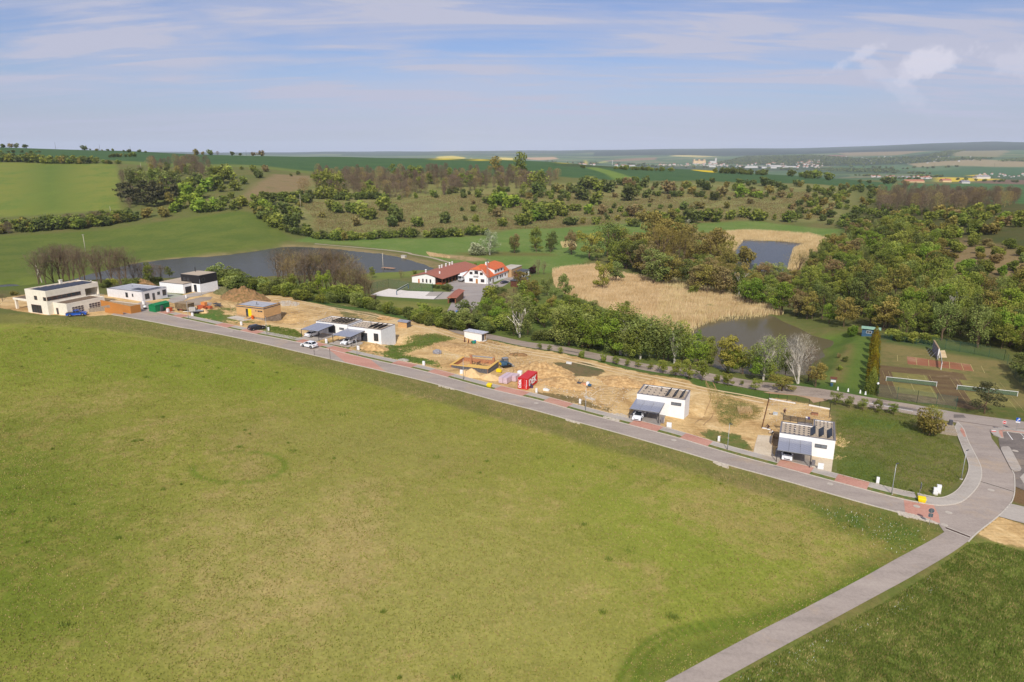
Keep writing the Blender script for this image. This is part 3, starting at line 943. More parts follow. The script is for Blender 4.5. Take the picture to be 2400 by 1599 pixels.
ASPH = road_mat('asphalt_new',S(168,154,142),S(182,168,154),S(152,139,128))
ASPH_OLD = road_mat('asphalt_old',S(170,153,136),S(186,168,150),S(138,123,110))
ASPH_DARK = road_mat('asphalt_dark',S(126,116,108),S(150,138,126),S(104,96,90))
CONC_PATH = road_mat('concrete_path',S(170,156,144),S(184,170,156),S(152,140,128))
PAVE_GREY = road_mat('concrete_paving',S(180,170,158),S(194,184,170),S(162,150,138))
PAVE_RED = road_mat('red_paving',S(196,144,124),S(208,160,140),S(176,124,106))
PAVE_DARK = road_mat('grey_setts',S(150,142,134),S(172,164,154),S(126,118,110))
KERB = mat('kerb_concrete',S(206,196,180),.85,.08,3)
SLAB = road_mat('pale_concrete',S(200,192,178),S(214,206,194),S(182,170,154))

px_edge_far = [(345,727),(422,746),(520,767),(599,784),(687,801),(780,822),(900,850),(1047,885),(1223,930),(1326,957),(1472,996),(1650,1046),(1818,1093),(1930,1123),(2031,1150),(2118,1172),(2185,1184)]
px_edge_near = [(262,738),(380,759),(500,781),(600,802),(700,825),(800,848),(900,871),(1075,915),(1250,961),(1430,1010),(1604,1060),(1800,1116),(2000,1173),(2100,1200),(2199,1228)]
far_w = smooth_line(poly_at(px_edge_far),.5)
near_w = smooth_line(poly_at(px_edge_near),.5)

def arclen(line):
 s = [0.0]
 for a,b in zip(line,line[1:]):
  s.append(s[-1] + (Vector(b) - Vector(a)).length)
 return np.array(s)

def resample(line,n):
 s = arclen(line); a = np.array([tuple(p[:2]) for p in line])
 t = np.linspace(0,s[-1],n)
 return [Vector((float(np.interp(k,s,a[:,0])),float(np.interp(k,s,a[:,1])))) for k in t]

far_s = arclen(far_w)
far_a = np.array([tuple(p) for p in far_w])

def far_at(s,d=0.0):
 """point at arc length s on the kerb line, d metres behind it (away from the carriageway)"""
 x = float(np.interp(s,far_s,far_a[:,0])); y = float(np.interp(s,far_s,far_a[:,1]))
 x2 = float(np.interp(s + .6,far_s,far_a[:,0])); y2 = float(np.interp(s + .6,far_s,far_a[:,1]))
 x1 = float(np.interp(s - .6,far_s,far_a[:,0])); y1 = float(np.interp(s - .6,far_s,far_a[:,1]))
 t = Vector((x2 - x1,y2 - y1)).normalized()
 return Vector((x - t.y * d,y + t.x * d))

def px_to_s(px):
 """arc length on the kerb line below a given column of the survey photograph"""
 h = hit(px,float(np.interp(px,[p[0] for p in px_edge_far],[p[1] for p in px_edge_far])))
 d = (far_a[:,0] - h[0]) ** 2 + (far_a[:,1] - h[1]) ** 2
 return float(far_s[int(np.argmin(d))])

def road_dir(s):
 a = far_at(s - 1); b = far_at(s + 1)
 return math.atan2(b.y - a.y,b.x - a.x)

def strip(name,s0,s1,d0,d1,m,off,thick=0.0):
 n = max(2,int((s1 - s0) / 1.5) + 1)
 ss = np.linspace(s0,s1,n)
 return ribbon(name,[far_at(s,d0) for s in ss],[far_at(s,d1) for s in ss],m,off,thick)

def build_roads():
 n = 170
 ribbon('street',resample(near_w,n),resample(far_w,n),ASPH,.050,cross=4)
 strip('kerb',0,far_s[-1] - 1,0,.14,KERB,.14,.25)
 nl = resample(near_w,n)
 ribbon('kerb',nl,offset(nl,-.16),KERB,.13,.3)
 # verge cells: lawn or red driveway aprons
 grass = [(388,402),(422,500),(531,561),(599,690),(746,762),(806,913),(960,1000),(1047,1157),(1223,1269),(1326,1474),(1538,1589),(1657,1818),(1894,1951),(2031,2155)]
 G = [(px_to_s(a),px_to_s(b)) for a,b in grass]
 gm = mat('verge_lawn',S(96,112,50),.95,.1,1.3,bump=.5,col2=S(140,124,70),lo=.36,hi=.56)
 s_end = px_to_s(2155)
 cur = px_to_s(350)
 for a,b in G:
  if a - cur > .4:
   strip('driveway_apron',cur,a,.14,3.35,PAVE_RED,.105)
  strip('verge',a,b,.14,1.35,gm,.12)
  strip('kerb',a,b,1.35,1.45,KERB,.15,.2)
  strip('footpath',a,b,1.45,3.35,PAVE_GREY,.11)
  cur = b
 strip('kerb',px_to_s(350),s_end,3.35,3.45,KERB,.15,.2)
 # raised red tables across the carriageway

 def table(pts):
  sheet('red_road_table',pts,PAVE_RED,.062)
 table([(770,819),(820,831),(868,843),(905,872),(860,862),(809,850)])
 table([(2118,1172.5),(2150,1180),(2188,1184.5),(2200,1208),(2203,1227),(2150,1213),(2122,1205)])
 # bend and junction
 bend = [(2185,1184),(2205,1185),(2223,1184),(2252,1177),(2279,1155),(2296,1129),(2299,1104),(2292,1082),(2268,1035),(2257,1006),(2240,991),(2141,973),(2148,950),(2240,967),(2400,989),(2520,1006),(2520,1030),(2400,1006),(2335,1003),
   (2320,1010),(2324,1028),(2344,1055),(2366,1097),(2375,1111),(2377,1140),(2375,1162),(2366,1182),(2337,1211),(2290,1247),(2268,1270),(2213,1248),(2199,1228),(2188,1200)]
 sheet('street',bend,ASPH,.054,2.0)
 inner = [(2150,1158),(2179,1165),(2201,1169),(2223,1164),(2246,1149),(2263,1124),(2271,1102),(2270,1084),(2261,1062),(2246,1024),(2238,1000)]
 outer = [(2153,1179),(2190,1184.5),(2223,1184),(2252,1177),(2279,1155),(2296,1129),(2299,1104),(2292,1082),(2268,1035),(2257,1006),(2243,990)]
 iw = smooth_line(poly_at(inner),1.0); ow = smooth_line(poly_at(outer),1.0)
 ribbon('footpath',resample(iw,60),resample(ow,60),PAVE_GREY,.13,.15,cross=2)
 r2 = resample(ow,60)
 ribbon('kerb',r2,offset(r2,-.15),KERB,.15,.25)
 r3 = resample(iw,60)
 ribbon('kerb',r3,offset(r3,.12),KERB,.17,.25)
 ow2 = smooth_line(poly_at([(2268,1270),(2290,1248),(2337,1211),(2366,1182),(2375,1162),(2377,1140),(2375,1111),(2366,1097)]),1.0)
 r4 = resample(ow2,50)
 ribbon('kerb',r4,offset(r4,-.16),KERB,.10,.25)
 sheet('tactile_paving',[(2252,1003),(2258,1008),(2266,1024),(2259,1026),(2250,1010)],PAVE_RED,.145,1)
 # car park on the right edge
 sheet('car_park',[(2345,1010),(2520,1020),(2520,1150),(2400,1150),(2377,1140),(2375,1111),(2366,1097),(2344,1055),(2340,1030)],ASPH_DARK,.058)
 isl = [(2320,1012),(2323,1007),(2334,1004),(2360,1004),(2400,1009),(2520,1020),(2520,1030),(2400,1018),(2355,1012),(2349,1013),(2352,1028),(2343,1027),(2328,1021)]
 sheet('kerb_island',isl,PAVE_GREY,.19,1,thick=.3)
 sheet('red_paving_strip',[(2340,1011.5),(2352,1009.5),(2400,1015),(2400,1017),(2356,1011.5),(2349,1013),(2351,1027),(2347,1027),(2342,1018)],PAVE_RED,.196,1)
 isl2 = smooth_line([Vector(p) for p in [(2345,1053),(2347,1049.5),(2358,1048.5),(2366,1050.5),(2380,1075),(2393.5,1101),(2391,1104.5),(2381,1106),(2371,1103),(2357,1078),(2345,1054)]],4)
 sheet('kerb_island',[tuple(p) for p in isl2],PAVE_GREY,.20,1,thick=.3)
 wl_ = mat('road_paint',S(235,232,225),.7,.05,6)
 sheet('parking_line',[(2359.2,1013.3),(2361,1013.3),(2374.3,1031.6),(2372.3,1031.8)],wl_,.068,1)
 sheet('parking_line',[(2389.6,1015.2),(2390.6,1015.2),(2410,1034),(2408.6,1034)],wl_,.068,1)
 # painted arrow of the bay,cut by the edge of the picture
 sheet('painted_arrow',[(2396,1028),(2403,1026),(2404,1029),(2400,1030.5)],wl_,.068,1)
 sheet('concrete_apron',[(2366,1181),(2400,1189),(2440,1198),(2440,1240),(2400,1228),(2338,1211),(2352,1197)],PAVE_GREY,.10,1)
 sheet('concrete_apron',[(2390,1120),(2400,1110),(2440,1110),(2440,1145),(2400,1135)],PAVE_GREY,.075,1)
 # field path
 L_ = [(2213,1248),(2180,1268),(2100,1311),(2027,1352),(1944,1396),(1865,1437),(1789,1475),(1700,1522),(1560,1598),(1440,1665),(1200,1800)]
 R_ = [(2268,1270),(2225,1300),(2130,1356),(2060,1394),(1975,1440),(1890,1486),(1820,1524),(1700,1590),(1600,1646),(1480,1715),(1230,1860)]
 lw = resample(smooth_line(poly_at(L_),1),90); rw = resample(smooth_line(poly_at(R_),1),90)
 ribbon('field_path',lw,rw,CONC_PATH,.05,cross=3)
 # back lane
 U_ = [(1030,747),(1060,762),(1100,776),(1155,785),(1261,805),(1400,829),(1441,837),(1575,860),(1700,882),(1746,890),(1880,906),(1956,917),(2050,934),(2148,950)]
 D_ = [(1020,752),(1050,774),(1095,788),(1155,796.5),(1261,818),(1400,844),(1441,852),(1575,878),(1700,901),(1760,912),(1860,926),(1937,936),(2050,957),(2141,973)]
 uw = resample(smooth_line(poly_at(U_),1),120); dw = resample(smooth_line(poly_at(D_),1),120)
 ribbon('lane',uw,dw,ASPH_OLD,.05,cross=3)
 for pts in ([(2045,940),(2100,951),(2160,962),(2158,967),(2100,957),(2043,945)],[(2235,972),(2258,973),(2264,980),(2235,980)],[(1300,817),(1360,828),(1400,836),(1340,826)]):
  sheet('asphalt_repair',pts,ASPH_DARK,.062,1)
 sheet('lane_edge_line',[(2030,943.5),(2100,956.5),(2140,964),(2140,965),(2100,957.6),(2030,944.6)],wl_,.062,2)
 sheet('dirt_crossing',qs(6,(720,205),(800,225),(1130,250),(1290,290),(1340,340),(1500,310),(1530,290),(1400,262),(1130,215),(960,200)),road_mat('worn_earth',S(186,152,118),S(200,170,134),S(160,130,98)),.045,1)
 # hotel yard and drive
 sheet('yard',[(1032,747),(1051,724),(1062,700),(1063,688),(1045,676),(1040,668),(1060,660),(1080,650),(1130,645),(1160,668),(1185,652),(1200,643),(1213,640),(1207,650),(1190,665),(1178,672),(1160,676),(1140,683),(1128,698),(1124,712),(1100,735),(1074,752),(1060,764)],
          road_mat('yard_paving',S(166,156,148),S(180,170,160),S(150,140,132)),.05,3)
 dd = resample(smooth_line(poly_at([(1076,621),(1020,605),(970,596),(958,592),(900,585),(820,578),(740,571)]),1),60)
 ribbon('dam_track',dd,offset(dd,2.6),road_mat('gravel_track',S(176,162,138),S(188,174,150),S(150,140,110)),.06,cross=1)
 # end of the street by the three finished houses
 sheet('turning_area',[(262,738),(270,730),(276,727),(314,716),(335,706),(360,712),(352,722),(345,727),(420,746),(500,782),(380,759)],ASPH,.046,2)
 sheet('drive',[(435,703),(445,697),(470,693),(500,684),(540,676),(500,671),(470,683),(440,690),(400,700),(392,707),(410,712)],PAVE_GREY,.07,2)
 sheet('gravel_yard',qs(2,(0,440),(150,450),(300,415),(420,410),(400,440),(280,465),(420,470),(400,500),(180,500),(0,470)),road_mat('grey_gravel',S(164,148,130),S(180,164,144),S(144,128,110)),.05,2)
 sheet('gravel_yard',qs(19,(1990,650),(2100,660),(2260,690),(2200,720),(2060,715),(1900,700)),road_mat('pale_gravel',S(170,172,150),S(180,180,160),S(150,154,130)),.05,2)
 # rails of the earth track along the site
 ruts = [[(610,694),(727,711),(800,724),(867,735),(950,754),(1070,786),(1120,798),(1261,828),(1400,856),(1500,878),(1600,898),(1720,922),(1800,938)],
   [(640,702),(727,715.5),(800,728.5),(867,740),(950,760),(1060,790),(1112,803),(1261,834),(1400,862),(1500,885),(1600,905),(1700,926),(1790,945)]]
 pale = road_mat('track_sand',S(226,198,152),S(236,212,172),S(206,176,130))
 for r in ruts:
  c = resample(smooth_line(poly_at(r),1),130)
  w = [0.42 + .22 * mnoise.noise(Vector((i * .13,r[0][0],0))) for i in range(len(c))]
  l1,l2 = [],[]
  for i,p in enumerate(c):
   a = c[max(i - 1,0)]; b = c[min(i + 1,len(c) - 1)]; t = (b - a).normalized(); nrm = Vector((-t.y,t.x))
   l1.append(p + nrm * w[i]); l2.append(p - nrm * w[i])
  ribbon('wheel_rut',l1,l2,pale,.03)
 dkr = road_mat('rut_earth',S(178,142,96),S(196,162,112),S(150,116,76))
 def rut(n,pts,wd=.3,m=None):
  c = resample(smooth_line(poly_at(qs(n,*pts)),1),70)
  for sgn in (-.85,.85):
   l = offset(c,sgn)
   ww = [wd * (.55 + .9 * abs(mnoise.noise(Vector((i * .21,sgn,pts[0][0]))))) for i in range(len(l))]
   ribbon('wheel_rut',[a + (b - a) * w_ for a,b,w_ in zip(l,offset(l,.5),ww)],[a + (b - a) * w_ for a,b,w_ in zip(l,offset(l,-.5),ww)],m or dkr,.028)
 rut(4,[(1150,400),(1300,470),(1420,560),(1480,660),(1440,760)]); rut(4,[(700,420),(900,410),(1150,440),(1400,470),(1650,500)]); rut(4,[(1250,700),(1400,640),(1600,600),(1800,560)])
 rut(5,[(250,480),(440,420),(640,470),(900,500),(1200,440),(1340,400)]); rut(5,[(660,560),(800,470),(980,440),(1150,330)],.4,pale); rut(5,[(850,560),(1000,560),(1180,470)])
 rut(2,[(1100,600),(1300,560),(1500,520),(1700,500)]); rut(2,[(420,410),(600,480),(640,560)]); rut(2,[(1150,640),(1400,600),(1650,560)]); rut(6,[(60,60),(130,260),(60,480),(-60,600)]); rut(6,[(800,330),(1000,340),(1200,380),(1480,440)],.4,pale)
 # drain channels
 dk = mat('drain_grate',S(92,72,60),.6,.1,4)
 for a,b,w in (((2216,1238),(2273,1260),.9),((2296,1129),(2375,1153),.55),((2236,986),(2350,1003),.35)):
  A = hit(*a); B = hit(*b); t = (B - A).xy.normalized(); nrm = Vector((-t.y,t.x))
  ln = [A.xy + (B - A).xy * k / 10 for k in range(11)]
  if w > .5:
   ribbon('drain_frame',[p + nrm * w * .5 for p in ln],[p - nrm * w * .5 for p in ln],KERB,.066)
  ribbon('drain_channel',[p + nrm * w * .27 for p in ln],[p - nrm * w * .27 for p in ln],dk,.076)
 # manhole covers
 mc = mat('cast_cover',S(196,184,168),.7,.1,5)
 mh = MB().lathe([(.34,0),(.40,0),(.40,.02),(.33,.022),(.33,.016),(.001,.018)],18).mesh('manhole_cover',mc)
 spots = [(q(7,1445,895),'on the bend just below the cross drain'),(q(7,1000,1131),'in the middle of the junction mouth, beside the red table'),(q(7,955,1262),'next to the wide drain at the head of the field path'),
             (q(7,665,1066),'on the red road table at the right end of the street'),(q(6,1545,1335),'in the street below the rightmost house'),(q(5,1722,1112),'in the street between the two rightmost houses'),
             (q(5,35,658),'in the street below the red container'),(q(2,610,757),'in the street near the dark parked car'),(q(2,1465,946),'in the street beside the white car standing on the carriageway'),(q(20,615,512),'in the car park above the long kerb island')]
 for (x,y),where in spots:
  h = hit(x,y)
  o = place('manhole_cover',mh); o.location = (h.x,h.y,h.z + .07); o.scale = (1.25,1.25,1)
  tag(o,'pale round manhole cover ' + where,'manhole cover','manhole covers in the street')
 # water
 wm,N,L,b = new_mat('pond_water')
 b.inputs['Base Color'].default_value = (*S(80,80,72),1)
 b.inputs['Roughness'].default_value = .12
 b.inputs['IOR'].default_value = 1.33
 b.inputs['Specular IOR Level'].default_value = .28
 tc = N.new('ShaderNodeTexCoord')
 mp = N.new('ShaderNodeMapping'); mp.inputs['Scale'].default_value = (1,.45,1); mp.inputs['Rotation'].default_value = (0,0,RAD(20)); L.new(tc.outputs['Object'],mp.inputs[0])
 n1 = N.new('ShaderNodeTexNoise'); n1.inputs['Scale'].default_value = 1.1; n1.inputs['Detail'].default_value = 5; L.new(mp.outputs[0],n1.inputs[0])
 bp = N.new('ShaderNodeBump'); bp.inputs['Strength'].default_value = .35; bp.inputs['Distance'].default_value = .18
 L.new(n1.outputs[0],bp.inputs['Height']); L.new(bp.outputs[0],b.inputs['Normal'])
 def mixwater(m_,f):
  N,L = m_.node_tree.nodes,m_.node_tree.links
  bb = N['Principled BSDF']; bb.inputs['Specular IOR Level'].default_value = 0
  gl_ = N.new('ShaderNodeBsdfGlossy'); gl_.inputs['Roughness'].default_value = .14
  fr = N.new('ShaderNodeFresnel'); fr.inputs[0].default_value = 1.33
  mu = N.new('ShaderNodeMath'); mu.operation = 'MULTIPLY'; mu.inputs[1].default_value = f
  mx = N.new('ShaderNodeMixShader')
  L.new(N['Bump'].outputs[0],gl_.inputs['Normal']); L.new(fr.outputs[0],mu.inputs[0]); L.new(mu.outputs[0],mx.inputs[0])
  L.new(bb.outputs[0],mx.inputs[1]); L.new(gl_.outputs[0],mx.inputs[2]); L.new(mx.outputs[0],N['Material Output'].inputs[0])
 wm2 = wm.copy(); wm2.name = 'brown_pond_water'
 b2 = wm2.node_tree.nodes['Principled BSDF']; b2.inputs['Base Color'].default_value = (*S(104,94,66),1)
 b2.inputs['Roughness'].default_value = .2; b2.inputs['Specular IOR Level'].default_value = .12
 wm2.node_tree.nodes['Bump'].inputs['Strength'].default_value = .12
 wm3 = wm.copy(); wm3.name = 'blue_pond_water'; wm3.node_tree.nodes['Principled BSDF'].inputs['Base Color'].default_value = (*S(80,82,84),1)
 mixwater(wm,.5); mixwater(wm2,.6); mixwater(wm3,.65)
 for i,(lev,poly,bank) in enumerate(PONDS):
  c = poly.mean(0)
  P = [tuple(p + (p - c) / np.linalg.norm(p - c) * 3.0) for p in poly]
  me = bpy.data.meshes.new('pond')
  vs,es,fs,_,_,_ = delaunay_2d_cdt([Vector(p) for p in P],[(k,(k + 1) % len(P)) for k in range(len(P))],[],1,1e-4)
  me.from_pydata([(v[0],v[1],lev) for v in vs],[],[tuple(f) for f in fs])
  me.materials.append(wm2 if i == 2 else wm3 if i == 3 else wm)
  o = place('pond',me); o['kind'] = 'structure'

build_roads()

# ------------------------------------------------------------------ building materials
PLASTER = mat('white_plaster',S(250,248,244),.85,.03,1.2,bump=.08)
PLASTER_GREY = mat('light_plaster',S(228,226,226),.85,.04,1.0,bump=.08)
CREAM = mat('cream_plaster',S(244,234,214),.85,.04,1.0,bump=.08)
GRAVEL = mat('roof_gravel',S(204,186,162),.95,.08,5,bump=.4,col2=S(176,158,136))
MEMBRANE = mat('grey_membrane',S(180,180,184),.6,.06,1.2)
BROWN_ROOF = mat('brown_sedum',S(132,110,90),.95,.1,4,bump=.4,col2=S(108,92,74))
DARK = mat('dark_metal',S(62,60,62),.5,.06,3,metal=.3)
DARK2 = mat('anthracite',S(84,84,88),.55,.06,3)
GLASS = mat('window_glass',S(58,62,68),.08,.15,.6,spec=.8)
GLASS_L = mat('pale_glass',S(120,126,132),.1,.15,.6,spec=.8)
FRAME = mat('window_frame',S(86,80,76),.6,.05,3)
FRAME_W = mat('white_frame',S(236,234,230),.6,.04,3)
FRAME_BR = mat('brown_frame',S(120,76,50),.7,.05,3)
OSB = mat('timber_boards',S(222,178,122),.8,.10,3,stretch=(.3,.3,5),bump=.2)
ORANGE_WOOD = mat('larch_boards',S(204,138,70),.75,.14,2,stretch=(6,6,.3),bump=.15)
BLACK_WOOD = mat('black_cladding',S(44,42,44),.7,.1,2,stretch=(.3,.3,8),bump=.2)
BROWN_WOOD = mat('brown_cladding',S(104,62,46),.75,.1,2,stretch=(.3,.3,6),bump=.2)
PANEL = mat('translucent_panel',S(150,152,164),.18,.08,1.5,spec=.6)
PV = mat('solar_glass',S(44,48,60),.4,.08,2,spec=.4)
TILE_BROWN = mat('brown_tiles',S(172,108,88),.8,.1,1.5,bump=.25,stretch=(1,5,1))
TILE_ORANGE = mat('orange_tiles',S(216,112,66),.8,.10,1.5,bump=.25,stretch=(1,5,1))
CONCRETE = mat('raw_concrete',S(168,154,136),.9,.1,1.2,bump=.2,col2=S(136,122,104))
FORM = mat('formwork',S(112,110,112),.7,.12,2,col2=S(84,82,84))
FORM_Y = mat('formwork_yellow',S(232,188,100),.7,.08,3)
RED = mat('red_paint',S(206,34,34),.45,.05,2)
RED_D = mat('orange_brick',S(214,112,70),.85,.12,5,col2=S(186,88,52))
WHITE = mat('white_paint',S(244,243,240),.4,.03,2)
GREEN_P = mat('green_paint',S(30,130,78),.55,.08,2)
BLUE_P = mat('blue_paint',S(66,100,126),.6,.12,2)
BLUE_B = mat('bright_blue',S(40,110,200),.5,.06,3)
YELLOW = mat('yellow_paint',S(244,214,24),.5,.04,3)
PINK = mat('pink_plastic',S(222,66,130),.5,.05,3)
GREY_PL = mat('grey_plastic',S(128,122,122),.6,.06,3)
STEEL = mat('galvanised',S(172,174,174),.4,.06,4,metal=.4)
TIMBER = mat('raw_timber',S(212,170,116),.8,.1,3,bump=.2)
TIMBER_G = mat('weathered_timber',S(176,150,116),.85,.12,3,bump=.2)
PALE = road_mat('pale_cobbles',S(214,196,168),S(228,212,186),S(190,170,142))
BRICK = mat('block_pale',S(204,184,178),.85,.06,4)

YW = RAD(-23.5)
CE,SE = math.cos(YW),math.sin(YW)

def L2W(o,x,y):
 return (o[0] + x * CE - y * SE,o[1] + x * SE + y * CE)

def fmat(face,w,d):
 """face plane -> matrix taking (u, out, z)"""
 if face == 'front':
  return Matrix(((1,0,0,0),(0,-1,0,0),(0,0,1,0),(0,0,0,1)))
 if face == 'right':
  return Matrix(((0,1,0,w),(1,0,0,0),(0,0,1,0),(0,0,0,1)))
 if face == 'left':
  return Matrix(((0,-1,0,0),(1,0,0,0),(0,0,1,0),(0,0,0,1)))
 return Matrix(((1,0,0,0),(0,1,0,d),(0,0,1,0),(0,0,0,1)))

def fixbuild(mb,name,m,parent=None):
 me = mb.mesh(name,m)
 bm = bmesh.new(); bm.from_mesh(me); bmesh.ops.recalc_face_normals(bm,faces=bm.faces); bm.to_mesh(me); bm.free()
 return place(name,me,parent)

def window(parent,face,w,d,u0,u1,z0,z1,fr=FRAME,gl=GLASS,bars=1,rows=1,name='window',y_off=0,t=.07,label=None):
 M = fmat(face,w,d) @ Matrix.Translation((0,y_off,0))
 f = MB()
 f.box(u0,u1,.0,.06,z0,z0 + t,M); f.box(u0,u1,.0,.06,z1 - t,z1,M)
 f.box(u0,u0 + t,.0,.058,z0 + t,z1 - t,M); f.box(u1 - t,u1,.0,.058,z0 + t,z1 - t,M)
 for k in range(1,bars):
  c = u0 + (u1 - u0) * k / bars
  f.box(c - t / 2,c + t / 2,.0,.056,z0 + t,z1 - t,M)
 for k in range(1,rows):
  c = z0 + (z1 - z0) * k / rows
  f.box(u0 + t,u1 - t,.0,.054,c - t / 2,c + t / 2,M)
 o = fixbuild(f,name,fr,parent)
 if label: o['label'] = label
 g = MB().box(u0 + t * .9,u1 - t * .9,.003,.025,z0 + t * .9,z1 - t * .9,M)
 fixbuild(g,'pane',gl,o)
 return o

def door(parent,face,w,d,u0,u1,z0,z1,m,handle=True,name='door',y_off=0):
 M = fmat(face,w,d) @ Matrix.Translation((0,y_off,0))
 f = MB().box(u0,u1,.003,.05,z0,z1,M)
 o = fixbuild(f,name,m,parent)
 if handle:
  fixbuild(MB().box(u1 - .16,u1 - .12,.05,.10,(z0 + z1) / 2 - .1,(z0 + z1) / 2 + .12,M),'handle',STEEL,o)
 return o

def flat_house(name,label,org,w,d,zb,ztop,wall_m,roof_m,foot=3.0,par=.28,notch=None,edge_m=None,coping=True):
 """flat roofed block; origin at its front left corner, walls reach below the ground"""
 t = thing(name,label,'house',(org[0],org[1],zb),YW)
 H = ztop - zb
 poly = [(0,0),(w,0),(w,d),(0,d)]
 if notch:
  nx,ny = notch
  poly = [(0,0),(w,0),(w,d),(nx,d),(nx,ny),(0,ny)]
 fixbuild(MB().prism(poly,-foot,H - .30),'wall',wall_m,t)
 # parapet ring
 cx = sum(p[0] for p in poly) / len(poly); cy = sum(p[1] for p in poly) / len(poly)
 pr = MB()
 n = len(poly)
 k = par
 inner = []
 for i in range(n):
  a = Vector(poly[i - 1]); b = Vector(poly[i]); c = Vector(poly[(i + 1) % n])
  e1 = (b - a).normalized(); e2 = (c - b).normalized()
  n1 = Vector((-e1.y,e1.x)); n2 = Vector((-e2.y,e2.x))
  inner.append(tuple(b + (n1 + n2) / (1 + n1.dot(n2)) * k))
 for i in range(n):
  j = (i + 1) % n
  pr.prism([poly[i],poly[j],inner[j],inner[i]],H - .30,H)
 fixbuild(pr,'parapet',wall_m,t)
 if coping:
  cp = MB()
  out = []
  for i in range(n):
   a = Vector(poly[i - 1]); b = Vector(poly[i]); c = Vector(poly[(i + 1) % n])
   e1 = (b - a).normalized(); e2 = (c - b).normalized()
   n1 = Vector((-e1.y,e1.x)); n2 = Vector((-e2.y,e2.x))
   out.append(tuple(b - (n1 + n2) / (1 + n1.dot(n2)) * .05))
  for i in range(n):
   j = (i + 1) % n
   cp.prism([out[i],out[j],inner[j],inner[i]],H + .003,H + .05)
  fixbuild(cp,'coping',edge_m or GREY_PL,t)
 rf = fixbuild(MB().prism(inner,H - .34,H - .14),'roof',roof_m,t)
 return t,rf,H

def carport(label,org,w,d,zfront,zroof,slope=.25):
 t = thing('carport',label,'carport',(org[0],org[1],zfront),YW,'carports in front of the flat roofed houses')
 h = zroof - zfront
 nx,ny = 3,7
 fr = MB()
 for y in (0.05,d * .5,d - .05):
  fr.box(0,w,y - .05,y + .05,h - .16 + slope * y / d,h - .03 + slope * y / d)
 for x in (0.05,w - .05):
  M = Matrix.Translation((0,0,0))
  fr.add([(x - .05,0,h - .18),(x + .05,0,h - .18),(x + .05,d,h - .18 + slope),(x - .05,d,h - .18 + slope),(x - .05,0,h - .04),(x + .05,0,h - .04),(x + .05,d,h - .04 + slope),(x - .05,d,h - .04 + slope)],
               HX)
 fixbuild(fr,'frame',DARK,t)
 for (x,y) in ((.06,.06),(w - .06,.06),(.06,d - .06),(w - .06,d - .06)):
  fixbuild(MB().box(x - .06,x + .06,y - .06,y + .06,-1.0,h - .17 + slope * y / d),'post',DARK,t)
 # roof panels: each sheet its own piece
 pm = None
 me = None
 for i in range(nx):
  for j in range(ny):
   x0 = w * i / nx + .025; x1 = w * (i + 1) / nx - .025
   y0 = d * j / ny + .02; y1 = d * (j + 1) / ny - .02
   if me is None:
    me = MB().add([(0,0,0),(x1 - x0,0,0),(x1 - x0,y1 - y0,slope / ny),(0,y1 - y0,slope / ny),(0,0,.03),(x1 - x0,0,.03),(x1 - x0,y1 - y0,.03 + slope / ny),(0,y1 - y0,.03 + slope / ny)],
                              HX).mesh('roof_panel',PANEL)
   o = place('roof_panel',me,t)
   o.location = (x0,y0,h + slope * y0 / d)
 # gutter edge
 fixbuild(MB().box(-.04,w + .04,-.07,-.005,h - .06,h + .04),'gutter',STEEL,t)
 return t

def ballast(roof,x0,x1,y0,y1,nx,ny,z,s=.16):
 b = MB()
 for i in range(nx):
  for j in range(ny):
   x = x0 + (x1 - x0) * i / max(1,nx - 1); y = y0 + (y1 - y0) * j / max(1,ny - 1)
   b.box(x - s,x + s,y - s * .8,y + s * .8,z,z + .10)
 o = fixbuild(b,'ballast_block',DARK2,roof)
 o['kind'] = 'stuff'

def flue(parent,x,y,z0,z1,r=.09,m=STEEL):
 b = MB(); b.smooth = True
 b.lathe([(r,z0),(r,z1 - .1),(r * 1.6,z1 - .09),(r * 1.6,z1),(r,z1 + .01)],10,(x,y))
 return fixbuild(b,'flue',m,parent)

def upright_panel(parent,x,y0,y1,z,rise,tilt,thick=.05):
 c,s = math.cos(tilt),math.sin(tilt)
 a = (x,z); b = (x + rise * c,z + rise * s)
 nx,nz = -s * thick,c * thick
 p = MB()
 v = [(a[0],y0,a[1]),(a[0],y1,a[1]),(b[0],y1,b[1]),(b[0],y0,b[1]),(a[0] + nx,y0,a[1] + nz),(a[0] + nx,y1,a[1] + nz),(b[0] + nx,y1,b[1] + nz),(b[0] + nx,y0,b[1] + nz)]
 p.add(v,[(0,1,2,3),(7,6,5,4),(0,4,5,1),(1,5,6,2),(2,6,7,3),(3,7,4,0)])
 o = fixbuild(p,'solar_panel',PV,parent)
 f = MB()
 for y in (y0 + .15,y1 - .15):
  f.tube([(x + rise * c * .9,y,z + rise * s * .9),(x + rise * c * .9 + .5,y,z)],.02,4)
 so = fixbuild(f,'strut',DARK,o); so['kind'] = 'stuff'
 return o

def rack(parent,x,y0,y1,z,h=.7,wdt=.8):
 """open triangular mounting frame"""
 b = MB()
 n = max(3,int((y1 - y0) / 1.0))
 for i in range(n + 1):
  y = y0 + (y1 - y0) * i / n
  b.tube([(x,y,z),(x + wdt,y,z),(x + wdt * .9,y,z + h),(x,y,z)],.035,4)
 b.box(x + wdt * .8,x + wdt * .9,y0 - .1,y1 + .1,z + h - .06,z + h + .02)
 b.add([(x,y0,z + .08),(x,y1,z + .08),(x + wdt * .82,y1,z + h - .02),(x + wdt * .82,y0,z + h - .02),(x,y0,z + .12),(x,y1,z + .12),(x + wdt * .82,y1,z + h + .03),(x + wdt * .82,y0,z + h + .03)],[(0,1,2,3),(7,6,5,4),(0,4,5,1),(1,5,6,2),(2,6,7,3),(3,7,4,0)])
 return fixbuild(b,'solar_rack',DARK,parent)

